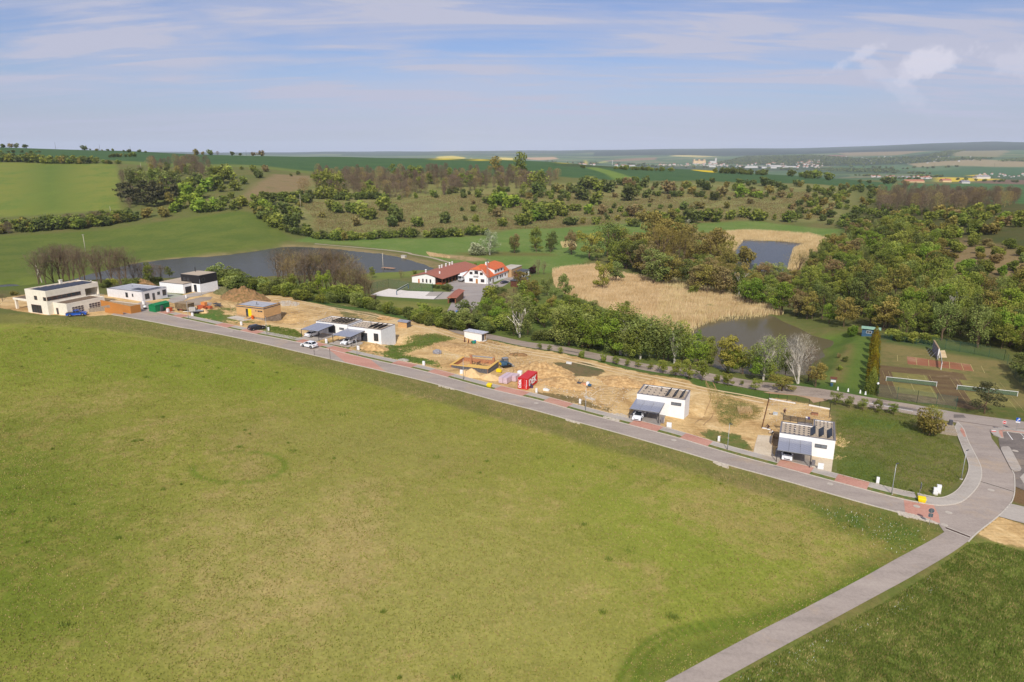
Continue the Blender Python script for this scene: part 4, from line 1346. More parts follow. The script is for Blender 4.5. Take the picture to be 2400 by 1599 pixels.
def paved(name,org,x0,x1,y0,y1,m,off=.09,thick=.0):
 pts = [L2W(org,x0,y0),L2W(org,x1,y0),L2W(org,x1,y1),L2W(org,x0,y1)]
 return sheet(name,pts,m,off,1.2,world=True,thick=thick)

# paving stones pieces for the two terraces beside the rightmost house
def build_houses():
 # ---- rightmost house
 o = (49.2,116.5)
 t,rf,H = flat_house('house','rightmost white flat roofed house with three upright solar panels on its roof',o,9.35,9.6,6.9,10.45,PLASTER,GRAVEL,notch=(5.7,5.9))
 window(t,'front',9.35,9.6,6.1,8.1,1.75,2.45,bars=2,gl=GLASS_L)
 ballast(rf,.9,4.9,.8,5.1,6,5,H - .14)
 ballast(rf,6.2,8.8,6.6,9.1,5,4,H - .14,.11)
 for x in (5.2,6.6,8.0):
  upright_panel(rf,x,.9,4.9,H - .13,1.05,RAD(40))
 flue(rf,2.6,2.3,H - .14,H + .35,.06,FRAME_W)
 # terrace with slatted railing at the back
 dk = MB().box(.1,5.65,5.95,9.4,-.8,.15)
 fixbuild(dk,'terrace',TIMBER_G,t)
 rail = MB()
 for k in range(5):
  rail.box(.2,5.6,9.30,9.36,H - .5 + k * .22 - .4,H - .5 + k * .22 - .28)
 fixbuild(rail,'railing',DARK,t)
 rp = MB()
 for k in range(5):
  rp.box(.2 + k * 1.33,.28 + k * 1.33,9.36,9.44,-.8,H + .1)
 fixbuild(rp,'railing_posts',DARK,t)
 fixbuild(MB().box(-1.25,-.05,2.3,5.6,-.6,.06).box(-1.25,-1.2,2.3,5.6,.06,1.1).box(-1.25,-.05,5.55,5.6,.06,1.1),'side_stair',TIMBER_G,t)
 cp = carport('carport of the rightmost house with a white hatchback under its glassy roof',(46.95,111.4),5.6,6.1,6.95,9.35)
 paved('drive',(46.95,111.4),-.3,5.9,-2.2,6.6,PAVE_DARK,.09)
 sheet('pale_paving',qs(6,(660,733),(845,745),(838,950),(884,1026),(605,945),(625,850)),PALE,.07,1)
 sheet('pale_paving',qs(6,(1300,955),(1580,1030),(1556,1218),(1283,1145)),PALE,.07,1)
 # ---- second house from the right
 o = (26.1,134.5)
 t,rf,H = flat_house('house','white flat roofed house with rounded right corner, second from the right',o,9.9,6.4,7.8,11.6,PLASTER,GRAVEL)
 window(t,'front',9.9,6.4,7.15,9.2,2.35,3.0,bars=2,gl=GLASS_L)
 ballast(rf,.9,5.3,.8,5.5,5,4,H - .14,.14)
 for x in (5.9,7.4,8.8):
  upright_panel(rf,x - .3,.9,5.2,H - .13,1.05,RAD(40))
 flue(rf,4.4,3.6,H - .14,H + 1.0,.09)
 for x in (.8,):
  upright_panel(rf,x,4.2,5.8,H - .13,.4,RAD(30))
 carport('carport with a white estate car, before the house second from the right',(23.8,129.6),6.0,6.2,7.75,10.15)
 paved('drive',(23.8,129.6),-.3,6.4,-1.2,6.4,PAVE_DARK,.09)
 # ---- the semi detached pair in the middle
 o = (-55.6,188.1)
 t,rf,H = flat_house('house','left half of the white semi detached pair with a flat gravel roof',o,10.8,7.0,10.9,14.05,PLASTER,GRAVEL)
 window(t,'front',10.8,7,8.0,9.6,1.5,2.1,bars=2,gl=GLASS_L)
 window(t,'front',10.8,7,4.2,6.6,.3,2.4,bars=4,fr=DARK)
 for k in range(5):
  rack(rf,4.5 + k * 1.15,1.0,5.8,H - .13,.65,.78)
 flue(rf,4.0,2.2,H - .14,H + .9)
 ballast(rf,.8,3.6,.9,6.0,4,4,H - .14,.12)
 o = (-45.3,183.0)
 t,rf,H = flat_house('house','right half of the white semi detached pair with a tall blank right wall',o,10.7,7.0,10.0,13.85,PLASTER,GRAVEL)
 window(t,'front',10.7,7,8.35,9.8,.55,2.7,bars=2)
 window(t,'front',10.7,7,4.2,6.2,.1,2.5,bars=3,fr=DARK)
 for k in range(3):
  upright_panel(rf,5.9 + k * 1.5,.9,5.6,H - .13,1.05,RAD(40))
 flue(rf,5.2,3.4,H - .14,H + 1.0)
 ballast(rf,.8,4.6,.9,6.0,5,4,H - .14,.12)
 carport('left carport of the semi detached pair, white saloon inside',(-57.7,180.7),5.9,6.9,10.9,13.6)
 carport('right carport of the semi detached pair, white saloon nosing out',(-48.3,177.3),6.0,6.9,10.35,12.9)
 paved('drive',(-57.7,180.7),-.2,5.9,-3.2,7.0,PAVE_GREY,.09)
 paved('drive',(-48.3,177.3),-.4,6.2,-1.7,5.4,PAVE_GREY,.09)
 # low wooden railing and retaining wall by the right carport
 f = thing('picket_fence','low pale picket fence left of the right carport of the pair','fence',(*L2W((-48.3,177.3),-.6,-.5),10.3),YW)
 pm = None
 for k in range(9):
  fixbuild(MB().box(0,.10,k * .45,k * .45 + .12,-.4,.75),'picket',TIMBER,f)
 fixbuild(MB().box(.10,.14,0,3.75,.45,.55).box(.10,.14,0,3.75,.05,.15),'rail',TIMBER,f)
 w_ = fixbuild(MB().box(0,.25,0,5.0,-1,.45),'low_wall',SLAB)
 w_.location = (*L2W((-48.3,177.3),6.7,-1.2),10.0); w_.rotation_euler.z = YW
 tag(w_,'low pale concrete wall right of the right carport of the pair','wall')
 # ---- timber house with the yellow door
 o = (-83.7,202.4)
 t,rf,H = flat_house('house','timber clad flat roofed house with a bright yellow door',o,10.7,7.2,12.5,15.75,OSB,MEMBRANE,foot=0.0,par=.2,edge_m=DARK2)
 fixbuild(MB().box(.05,10.65,.05,7.15,-3.6,-.003),'foundation',CONCRETE,t)
 fixbuild(MB().box(-.003,10.703,-.003,7.203,H - .62,H - .30),'fascia',DARK2,t)
 for k in range(1,9):
  z = .30 * k
 bd = MB()
 for k in range(9):
  bd.box(-.015,10.715,-.02,-.004,.30 * k + .02,.30 * k + .045)
  bd.box(10.704,10.72,0,7.2,.30 * k + .02,.30 * k + .045)
 so = fixbuild(bd,'board_joint',TIMBER_G,t); so['kind'] = 'stuff'
 door(t,'front',10.7,7.2,4.7,5.95,.0,2.35,YELLOW)
 window(t,'front',10.7,7.2,3.75,4.6,.1,2.3)
 window(t,'front',10.7,7.2,8.4,9.2,1.75,2.15); window(t,'front',10.7,7.2,9.4,10.2,1.75,2.15)
 window(t,'front',10.7,7.2,7.6,7.85,1.75,2.2)
 flue(rf,5.6,2.8,H - .14,H + .75,.10)
 fixbuild(MB().box(5.45,6.2,2.3,3.1,H - .14,H - .02),'roof_upstand',STEEL,rf)
 pl = paved('pale_paving',o,.5,6.8,-4.4,-.3,SLAB,.12,thick=.3)
 dbl = MB().box(0,4.2,0,.5,0,.35)
 b_ = fixbuild(dbl,'timber_stack',TIMBER_G); b_.location = (*L2W(o,.3,-.9),float(land(*L2W(o,.3,-.9)))); b_.rotation_euler.z = YW
 tag(b_,'dark pile of boards in front of the timber house, left of its yellow door','timber stack')
 rp = MB().add([(0,0,.45),(1.0,0,.45),(1.0,-3.2,0.02),(0,-3.2,.02),(0,0,.55),(1.0,0,.55),(1.0,-3.2,.12),(0,-3.2,.12)],HX)
 r_ = fixbuild(rp,'plank_ramp',TIMBER); r_.location = (*L2W(o,5.6,-.1),12.1); r_.rotation_euler.z = YW + RAD(-18)
 tag(r_,'pale plank ramp leading up to the yellow door','ramp')
 b_ = fixbuild(MB().box(0,.5,0,.5,0,1.1).box(-.05,.55,-.05,.55,1.1,1.2),'plastic_bin',mat('orange_plastic',S(232,104,34),.5)); b_.location = (*L2W(o,6.6,-1.0),11.9); b_.rotation_euler.z = YW
 tag(b_,'upright orange plastic bin right of the yellow door','bin')
 # ---- white garage block with the black tower
 o = (-123.2,235.3)
 t = thing('house','white house with a black clad upper storey and beige flat roofs','house',(o[0],o[1],13.4),YW)
 def blk(name,x0,x1,y0,y1,z0,z1,m): return fixbuild(MB().box(x0,x1,y0,y1,z0,z1),name,m,t)
 blk('wall',0,11.3,0,3.9,-2,3.15,PLASTER); blk('wall',0,6.2,3.9,9,-2,3.148,PLASTER)
 blk('roof_slab',-.08,11.38,-.08,3.9,3.153,3.26,DARK2); blk('roof_slab',-.08,6.2,3.903,9.05,3.153,3.26,DARK2)
 blk('roof',.12,11.18,.12,3.898,3.263,3.30,GRAVEL); blk('roof',.12,6.18,3.902,8.9,3.263,3.30,GRAVEL)
 blk('lower_wall',6.203,15.0,3.903,11.5,-2,2.85,PLASTER)
 blk('upper_storey',6.2,15.03,3.88,11.55,2.853,5.75,BLACK_WOOD)
 blk('roof_slab',6.12,15.11,3.80,11.63,5.753,5.86,DARK2); blk('roof',6.3,14.9,4.0,11.4,5.863,5.90,GRAVEL)
 door(t,'right',11.3,3.9,.7,3.2,-.3,2.1,DARK,name='garage_door')
 window(t,'front',15,7,7.4,8.3,3.7,4.7,y_off=-3.88); window(t,'front',15,7,9.2,10.1,3.7,4.7,y_off=-3.88)
 window(t,'front',15,7,11.9,13.2,0.0,2.5,y_off=-3.9,fr=DARK)
 window(t,'right',15.03,7,4.8,6.0,3.7,4.8)
 flue(t,7.5,9.2,5.8,7.6,.12,DARK)
 # ---- long white bungalow
 o = (-133.4,221.2)
 t,rf,H = flat_house('bungalow','long low white bungalow with grey roof and two dark solar panels',o,16.2,9.4,13.9,17.1,PLASTER_GREY,MEMBRANE,edge_m=DARK2)
 for a,b,c,d_ in ((8.6,9.7,.9,2.5),(11.6,12.2,1.3,2.3)):
  window(t,'front',16.2,9.4,a,b,c,d_)
 for a,b,c,d_ in ((1.0,2.6,.6,2.4),(5.6,6.6,1.2,2.2),(7.6,9.0,.6,2.5)):
  window(t,'right',16.2,9.4,a,b,c,d_)
 door(t,'right',16.2,9.4,3.7,4.6,-.2,2.1,DARK2)
 for k in range(2):
  fixbuild(MB().box(8.5 + k * 2.1,10.5 + k * 2.1,2.4,5.0,H - .13,H - .05),'solar_panel',PV,rf)
 for k in range(5):
  fixbuild(MB().box(13.2,14.8,2.0 + k * 1.35,3.1 + k * 1.35,H - .13,H - .06),'solar_panel',PV,rf)
 flue(rf,12.6,3.0,H - .14,H + .4,.07); flue(rf,4.4,6.0,H - .14,H + .3,.07)
 s = thing('garden_shed','dark blue flat shed behind the long white bungalow','shed',(*L2W(o,.5,11.6),13.5),YW)
 fixbuild(MB().box(0,5.5,0,2.6,-1,2.1),'wall',mat('navy_paint',S(62,80,116),.6),s); fixbuild(MB().box(-.1,5.6,-.1,2.7,2.103,2.2),'roof',DARK2,s)
 window(s,'front',5,2,.3,1.2,1.0,1.6,fr=FRAME_W)
 # ---- big cream house at the left
 o = (-143.0,197.0)
 t = thing('villa','large cream two storey villa with ribbon window and lattice garage doors','house',(o[0],o[1],14.5),YW)
 def blk(name,x0,x1,y0,y1,z0,z1,m,p=None): return fixbuild(MB().box(x0,x1,y0,y1,z0,z1),name,m,p or t)
 blk('wall',0,9.3,0,11.6,-2,6.75,CREAM)
 # loggia end: roof,back and side walls,open to the right
 blk('wall',0,9.3,11.603,11.8,-2,6.75,CREAM); blk('wall',0,3.0,11.803,16.2,-2,6.75,CREAM)
 blk('wall',3.003,9.3,16.0,16.2,-2,6.75,CREAM); blk('loggia_floor',3.003,9.3,11.803,15.997,-2,3.3,CREAM); blk('wall',3.003,9.3,11.803,15.997,5.7,6.75,CREAM)
 # parapet and roof
 blk('parapet',-.003,9.303,-.003,.25,6.753,7.1,CREAM); blk('parapet',-.003,9.303,15.95,16.203,6.753,7.1,CREAM)
 blk('parapet',-.003,.25,.253,15.947,6.753,7.1,CREAM); blk('parapet',9.05,9.303,.253,15.947,6.753,7.1,CREAM)
 rf = blk('roof',.253,9.047,.253,15.947,6.753,6.9,GRAVEL)
 # saw tooth field of solar panels
 for k in range(7):
  fixbuild(MB().add([(1.3 + .25 * k,.9 + k * 2.05,6.93),(8.5,.9 + k * 2.05,6.93),(8.5,2.6 + k * 2.05,7.28),(2.4 + .25 * k,2.6 + k * 2.05,7.28),(1.3 + .25 * k,.9 + k * 2.05,6.97),(8.5,.9 + k * 2.05,6.97),(8.5,2.6 + k * 2.05,7.32),(2.4 + .25 * k,2.6 + k * 2.05,7.32)],
                          HX),'solar_panel',PV,rf)
 fixbuild(MB().box(2.2,2.9,8.9,9.6,6.9,8.3).box(2.1,3.0,8.8,9.7,8.303,8.42),'chimney',CREAM,rf)
 flue(rf,8.2,14.9,6.9,7.7,.14,FRAME_W)
 window(t,'front',9.3,16,3.9,5.2,4.2,5.4,fr=FRAME_BR)
 window(t,'front',9.3,16,7.9,9.2,4.2,5.3,fr=FRAME_BR)
 window(t,'right',9.3,16,.15,10.3,4.2,5.3,bars=7,fr=FRAME_BR)
 window(t,'front',9.3,16,1.9,6.4,.3,2.7,bars=4,fr=FRAME_BR)
 # canopy wing at the left
 blk('canopy',-8.8,-.003,1.4,8.2,2.9,3.5,CREAM); blk('canopy_roof',-8.5,-.3,1.7,7.9,3.503,3.56,BROWN_ROOF)
 blk('column',-8.5,-7.9,1.6,2.2,-2,2.897,CREAM); blk('wall',-3.8,-.003,3.2,8.0,-2,2.897,CREAM)
 window(t,'front',9.3,16,-3.6,-.5,.5,2.4,bars=3,y_off=-3.2,fr=FRAME_BR)
 # garage wing in front
 blk('wall',9.303,15.2,1.6,13.4,-2,3.2,CREAM)
 for a in ((9.303,15.2,1.597,1.85),(9.303,15.2,13.15,13.403),(14.95,15.203,1.853,13.147),(9.303,9.5,1.853,13.147)):
  blk('parapet',*a,3.203,3.55,CREAM)
 blk('wing_roof',9.503,14.947,1.853,13.147,3.203,3.35,BROWN_ROOF)
 window(t,'right',15.2,16,3.0,6.6,-.1,2.35,bars=4,rows=4,fr=CREAM,name='garage_door',gl=mat('plum_glass',S(84,72,76),.3,.1))
 window(t,'right',15.2,16,8.2,11.8,-.1,2.35,bars=4,rows=4,fr=CREAM,name='garage_door',gl=mat('plum_glass',S(84,72,76)))
 window(t,'front',15,16,10.4,11.3,-.2,2.0,y_off=-1.6,fr=FRAME_BR)
 # loggia inner wall reads beige; terrace rail
 rl = MB()
 for z in (3.75,4.0,4.25):
  rl.box(9.35,15.0,13.5,13.53,z,z + .03)
 for k in range(6):
  rl.box(9.4 + k * 1.1,9.44 + k * 1.1,13.49,13.54,3.2,4.3)
 fixbuild(rl,'terrace_rail',STEEL,t)
 # larch screen and outbuilding beside the villa
 lo = L2W(o,15.4,11.9)
 zb = float(land(*lo))
 s = thing('timber_outbuilding','orange larch clad outbuilding with a sloping top beside the villa','outbuilding',(*lo,zb),YW)
 bx = MB()
 n = 30
 me = None
 for k in range(n):
  x = k * .42
  z1 = 2.75 - 0.028 * k
  o_ = place('board',MB().box(0,.39,0,.05,-.5,z1).mesh('board',ORANGE_WOOD),s); o_.location = (x,-.052,0)
 for k in range(8):
  o_ = place('board',MB().box(0,.05,0,.39,-.5,1.9).mesh('board',ORANGE_WOOD),s); o_.location = (n * .42 + .002,k * .42,0)
 fixbuild(MB().box(0,n * .42,0,3.3,-.5,1.85),'core',TIMBER_G,s)
 fixbuild(MB().box(-.05,n * .42 + .1,3.1,3.35,1.853,2.0),'coping',SLAB,s)
 fr_ = thing('timber_fence','lower orange larch fence in front of the larch outbuilding','fence',(*L2W(o,20.5,9.2),float(land(*L2W(o,20.5,9.2)))),YW)
 for k in range(17):
  o_ = place('board',MB().box(0,.37,0,.05,-.5,1.5).mesh('board',ORANGE_WOOD),fr_); o_.location = (k * .4,.04 * k,0)
 gw = fixbuild(MB().add([(0,0,-.5),(8.5,0,-.5),(8.5,.5,-.5),(0,.5,-.5),(0,0,1.1),(8.5,0,1.5),(8.5,.5,1.5),(0,.5,1.1)],HX),'stone_wall',mat('rubble_wall',S(184,172,154),.95,.12,4,bump=.8,col2=S(130,118,100)))
 h0 = hit(*q(1,985,718)); h1 = hit(*q(1,1262,690))
 gw.location = (h0.x,h0.y,h0.z); gw.rotation_euler.z = math.atan2(h1.y - h0.y,h1.x - h0.x)
 gw.scale.x = (h1 - h0).length / 8.5
 tag(gw,'grey rubble garden wall between the villa garage and the larch fence','wall')
 # ---- hotel with the orange roof
 o = (-23.8,338.8)
 zb = -2.7
 t = thing('guesthouse','white gabled guesthouse with a bright orange tiled roof','building',(o[0],o[1],zb),YW)
 w,d = 12.9,24.5
 fixbuild(MB().prism([(0,0),(w,0),(w,d),(0,d)],-1.5,3.6),'wall',PLASTER,t)
 gz,mz,rz_ = 3.6,6.9,8.4
 gb = MB()
 for y0,y1 in ((0.003,.28),(d - .28,d - .003)):
  gb.add([(0.02,y0,gz),(w - .02,y0,gz),(w - 3.3,y0,mz),(3.3,y0,mz),(0.02,y1,gz),(w - .02,y1,gz),(w - 3.3,y1,mz),(3.3,y1,mz)],[(0,1,2,3),(7,6,5,4),(0,4,5,1),(1,5,6,2),(2,6,7,3),(3,7,4,0)])
 fixbuild(gb,'gable',PLASTER,t)
 ov = .55
 ez = gz - .25
 R_ = MB()
 v = [(-ov,-ov,ez),(-ov,d + ov,ez),(w + ov,d + ov,ez),(w + ov,-ov,ez),(3.3,-ov,mz + .05),(w - 3.3,-ov,mz + .05),(w / 2,2.4,rz_),(w / 2,d - 2.4,rz_),(3.3,d + ov,mz + .05),(w - 3.3,d + ov,mz + .05)]
 th = .22
 v2 = [(a,b,c - th) for a,b,c in v]
 R_.add(v + v2,[(0,4,6,7,8,1)[::-1],(3,2,9,7,6,5)[::-1],(4,5,6)[::-1],(8,7,9)[::-1],(0 + 10,4 + 10,6 + 10,7 + 10,8 + 10,1 + 10),(13,12,19,17,16,15),(14,15,16),(18,17,19),
     (0,10,14,4),(4,14,15,5),(5,15,13,3),(3,13,12,2),(2,12,19,9),(9,19,18,8),(8,18,11,1),(1,11,10,0)])
 rf = fixbuild(R_,'roof',TILE_ORANGE,t)
 fixbuild(MB().box(7.2,7.8,9,9.6,7.0,9.4),'chimney',PLASTER,rf)
 # long dormer on the right slope
 dm = MB().add([(8.2,7.5,5.6),(w + .1,7.5,3.5),(w + .1,19,3.5),(8.2,19,5.6),(8.2,7.5,7.35),(w + .1,7.5,6.0),(w + .1,19,6.0),(8.2,19,7.35)],[(3,2,1,0),(0,1,5,4),(1,2,6,5),(2,3,7,6),(3,0,4,7),(4,5,6,7)])
 fixbuild(dm,'dormer',PLASTER,rf)
 fixbuild(MB().add([(7.6,7.2,7.62),(w + .6,7.2,5.98),(w + .6,19.3,5.98),(7.6,19.3,7.62),(7.6,7.2,7.8),(w + .6,7.2,6.16),(w + .6,19.3,6.16),(7.6,19.3,7.8)],HX),'dormer_roof',TILE_ORANGE,rf)
 for u in (8.6,12.0,15.4):
  window(t,'right',w + .1,d,u,u + 1.3,4.5,5.6,fr=FRAME_BR)
 for u0,u1,z0,z1 in ((2.6,4.6,.7,2.3),(9.0,11.0,.7,2.3),(2.9,4.5,4.3,5.6),(8.6,10.2,4.3,5.6)):
  window(t,'front',w,d,u0,u1,z0,z1,fr=FRAME_BR,bars=2)
 window(t,'front',w,d,5.6,7.6,4.0,6.2,fr=FRAME_BR,bars=2,name='balcony_door')
 bl = MB().box(5.3,7.9,-1.0,-.03,3.75,3.9).box(5.3,7.9,-1.0,-.94,3.9,4.8)
 fixbuild(bl,'balcony',FRAME_W,t)
 door(t,'front',w,d,6.3,7.4,-.1,2.2,mat('oak_door',S(188,128,66),.7))
 for u in (2.2,10.6,14.5,16.6,20.5):
  window(t,'right',w,d,u,u + 1.3,.9,2.2,fr=FRAME_BR)
 door(t,'right',w,d,5.6,6.7,-.1,2.1,FRAME_BR)
 ao = L2W(o,8.2,25.2)
 s = thing('annexe','beige flat roofed annexe behind the orange roofed guesthouse','building',(*ao,zb),YW)
 fixbuild(MB().box(0,6.5,0,14,-1,3.6),'wall',mat('tan_plaster',S(196,160,118),.85),s); fixbuild(MB().box(-.15,6.65,-.15,14.1,3.603,3.9),'roof',SLAB,s)
 window(s,'right',6.5,14,3,4.2,.8,2.2); window(s,'right',6.5,14,6,7.2,.8,2.2); window(s,'right',6.5,14,11,12.2,.8,2.2)
 ao = L2W(o,-3.2,20)
 s = thing('garden_pavilion','small pavilion with orange hipped roof between hall and guesthouse','pavilion',(*ao,zb),YW)
 fixbuild(MB().box(0,4.4,0,4,-.5,4.4),'wall',mat('tan_plaster',S(196,160,118)),s)
 fixbuild(MB().add([(-.5,-.5,4.4),(4.9,-.5,4.4),(4.9,4.5,4.4),(-.5,4.5,4.4),(1.6,2,6.0),(2.8,2,6.0)],[(0,1,5,4),(1,2,5),(2,3,4,5),(3,0,4),(3,2,1,0)]),'roof',TILE_ORANGE,s)
 # ---- long hall
 o = (-50.2,338.6)
 t = thing('long_hall','long low hall with a brown tiled roof and open right side','building',(o[0],o[1],zb),YW)
 w,d = 17.4,41.5
 fixbuild(MB().prism([(0,0),(13.2,0),(13.2,d),(0,d)],-1.5,3.3),'wall',PLASTER,t)
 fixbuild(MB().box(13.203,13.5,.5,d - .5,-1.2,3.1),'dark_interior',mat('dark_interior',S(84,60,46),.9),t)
 # front gable triangle
 fixbuild(MB().add([(0,.003,3.3),(13.2,.003,3.3),(8.4,.003,4.85),(0,.28,3.3),(13.2,.28,3.3),(8.4,.28,4.85)],[(0,1,2),(5,4,3),(0,3,4,1),(1,4,5,2),(2,5,3,0)]),'gable',PLASTER,t)
 R_ = MB(); e0 = 3.2; rz_ = 5.2; xr = 8.4
 v = [(-.6,-.5,e0 + .05),(-.6,d + .5,e0 + .05),(xr,d + .5,rz_),(xr,-.5,rz_),(w + .4,-.5,e0 - .1),(w + .4,d + .5,e0 - .1)]
 v2 = [(a,b,c - .2) for a,b,c in v]
 R_.add(v + v2,[(0,3,2,1)[::-1],(3,4,5,2)[::-1],(6,9,8,7),(9,10,11,8),(0,6,9,3),(3,9,10,4),(4,10,11,5),(5,11,8,2),(2,8,7,1),(1,7,6,0)])
 rf = fixbuild(R_,'roof',TILE_BROWN,t)
 for k in range(13):
  fixbuild(MB().box(17.0,17.25,.1 + k * 3.4,.35 + k * 3.4,-1,3.0),'post',FRAME_BR,t)
 for u in (5.9,8.0,10.2):
  window(t,'front',w,d,u,u + .85,.5,2.3,fr=FRAME_BR)
 door(t,'front',w,d,3.6,4.4,-.2,2.1,mat('orange_door',S(206,110,52),.6))
 fixbuild(MB().box(13.6,17.0,-.1,3.2,-.5,.55),'planter',mat('geranium',S(196,80,44),.9,.2,8,col2=S(120,90,50)),t)
 for y in (20,22.5,27,31,34,6):
  fixbuild(MB().box(4.2,4.75,y,y + .55,4.2,5.4).lathe([(.42,5.4),(.5,5.7),(.35,5.95)],10,(4.47,y + .27)),'roof_vent',FRAME_W,rf)
 fixbuild(MB().box(12.2,12.7,6,6.5,4.2,5.5),'chimney',PLASTER,rf)
 # ---- two box lodges
 for (ox,oy,dd,lab) in ((1.15,355.5,9.5,'farther of two white and brown box lodges right of the guesthouse'),(-.7,324.3,10.9,'nearer of two white and brown box lodges right of the guesthouse')):
  zz = float(land(ox,oy)) + .1
  s = thing('lodge',lab,'lodge',(ox,oy,zz),YW + RAD(-2),'box lodges by the guesthouse')
  fixbuild(MB().box(0,4.4,0,dd,-1.5,2.9),'wall',PLASTER,s)
  fixbuild(MB().box(-.004,4.404,-.03,-.003,-.6,2.85),'cladding',BROWN_WOOD,s)
  fixbuild(MB().box(-.3,4.75,-.35,dd + .2,2.903,3.1),'roof',DARK2,s)
  door(s,'front',4.4,dd,2.6,3.4,-.2,1.9,BROWN_WOOD,y_off=.03)
  window(s,'right',4.4,dd,1.2,3.0,.2,2.3); window(s,'right',4.4,dd,5.0,7.4,.2,2.3)
  tr = MB()
  tr.box(4.5,7.2,dd - 4,dd,-.1,.0)
  for k in range(4):
   tr.box(7.1,7.2,dd - 4 + k * 1.3,dd - 3.92 + k * 1.3,0,1.0)
  tr.box(7.1,7.2,dd - 4,dd,.95,1.0)
  fixbuild(tr,'terrace',DARK2,s)
 # ---- grill hut by the sand court
 o = (-26.6,277.0)
 zz = float(land(*o)) + .1
 s = thing('grill_hut','open brick hut with a brown tiled roof at the end of the sand court','hut',(*o,zz),RAD(-8))
 w,d = 3.4,15.5
 bw = MB()
 for y in (0,d - .4):
  bw.box(0,.4,y,y + .4,-.8,2.2)
  bw.box(w - .4,w,y,y + .4,-.8,2.2)
 fixbuild(bw,'brick_pillar',mat('red_brick',S(160,104,76),.9,.14,6,col2=S(120,76,54)),s)
 fixbuild(MB().box(w - .35,w - .05,.4,d - .4,-.8,2.0),'side_wall',mat('board_wall',S(150,118,84),.85,.12,3),s)
 fixbuild(MB().box(.05,.3,2.2,d - .4,-.8,1.1),'low_wall',mat('board_wall',S(150,118,84)),s)
 fixbuild(MB().add([(-.5,-.6,2.2),(w + .5,-.6,2.35),(w + .5,d + .5,2.35),(-.5,d + .5,2.2),(1.2,-.6,3.1),(1.2,d + .5,3.1)],[(0,4,5,3)[::-1],(4,1,2,5)[::-1],(0,1,4),(3,5,2),(0,3,2,1)]),'roof',TILE_BROWN,s)
 # ---- huts on the site
 h = hit(*q(4,850,365))
 s = thing('site_hut','white site hut with a flat pale roof beside the earth track','hut',(-14.2,196.6,6.7),RAD(-33))
 fixbuild(MB().box(0,6.3,0,2.5,-.4,2.2),'wall',WHITE,s); fixbuild(MB().box(-.15,6.9,-.2,2.75,2.203,2.38),'roof',mat('pale_sheet',S(206,206,212),.5),s)
 fixbuild(MB().box(6.303,6.36,1.4,2.3,.1,2.0),'door',TIMBER_G,s); fixbuild(MB().box(6.303,6.34,.2,1.2,.1,2.0),'side_panel',DARK2,s)
 s = thing('tool_shed','small timber tool shed with grey metal roof beside the earth track','shed',(-34.5,200.8,8.9),RAD(-28))
 for k in range(9):
  place('board',MB().box(0,3.2,-.03,0,.02 + k * .215,.20 + k * .215).mesh('board',OSB),s)
 fixbuild(MB().box(0,3.2,.003,2.1,-.4,1.95),'wall',TIMBER_G,s)
 fixbuild(MB().box(3.203,3.23,.1,2.0,0,1.9),'door',DARK2,s)
 fixbuild(MB().add([(-.2,-.3,1.95),(3.5,-.3,1.95),(3.5,2.4,1.95),(-.2,2.4,1.95),(-.2,1.05,2.45),(3.5,1.05,2.45)],RF),'roof',mat('grey_sheet',S(150,150,158),.5),s)
 # blue hut of the tennis club
 h = hit(*q(8,590,320))
 s = thing('club_hut','small blue timber hut with a mint green roof behind the tall conifers','hut',(110.2,208.0,float(land(110.2,208)) + .1),RAD(-28))
 fixbuild(MB().box(0,4.9,0,2.4,-.8,2.5),'wall',BLUE_P,s); fixbuild(MB().box(-.3,5.2,-.5,2.7,2.503,2.7),'roof',mat('mint_roof',S(158,196,170),.6),s)
 window(s,'front',4.9,2.4,1.2,2.7,1.1,1.9,fr=FRAME_W,bars=2)
 door(s,'front',4.9,2.4,3.4,4.2,-.2,1.9,BLUE_P)
 # pump box in the pond,jetty
 h = Vector(fromH(*q(3,505,235),64.3))
 s = fixbuild(MB().box(-1.4,1.4,-1,1,-1,1.6).box(-1.6,1.6,-1.2,1.2,1.603,1.75),'sluice_box',SLAB); s.location = (h.x,h.y,-4.3); s.rotation_euler.z = YW
 tag(s,'pale concrete sluice box standing in the large pond by the dam','sluice')
 a = Vector(fromH(*q(3,245,350),63.8)); b = hit(*q(3,400,400))
 ln = (b.xy - a.xy).length
 s = thing('jetty','wooden jetty reaching into the large pond','jetty',(a.x,a.y,-3.8),math.atan2(b.y - a.y,b.x - a.x))
 n = int(ln / .5)
 me = MB().box(0,.44,-1.3,1.3,0,.08).mesh('plank',mat('jetty_planks',S(196,152,116),.85,.1,3))
 for k in range(n):
  p = place('plank',me,s); p.location = (k * .5,0,0)
 pp = MB()
 for k in range(0,n,6):
  for y in (-1.1,1.1):
   pp.box(k * .5,k * .5 + .15,y - .08,y + .08,-2.4,-.003)
 fixbuild(pp,'piles',TIMBER_G,s)

build_houses()

_ZT.update({31: (320,690,9.808),32: (1020,820,10.7),33: (560,740,6.924),34: (1120,580,14.257),35: (1680,930,7.847),36: (2300,950,14.25)})
RUBBER = mat('rubber',S(40,38,38),.85,.1,4)
CAR_WHITE = mat('car_white',S(244,244,244),.25,.02,2,spec=.6)
CAR_BLACK = mat('car_black',S(36,40,50),.2,.05,2,spec=.8)
CAR_BLUE = mat('car_blue',S(30,84,176),.25,.05,2,spec=.6)
CAR_NAVY = mat('car_navy',S(52,58,78),.22,.05,2,spec=.8)
CARGLASS = mat('car_glass',S(34,38,44),.06,.05,1,spec=.9)
LAMP_W = mat('lamp_lens',S(214,220,226),.15,.05,3)
LAMP_R = mat('tail_lens',S(150,26,24),.3,.05,3)
RIM = mat('alloy_rim',S(170,170,172),.35,.05,3,metal=.5)

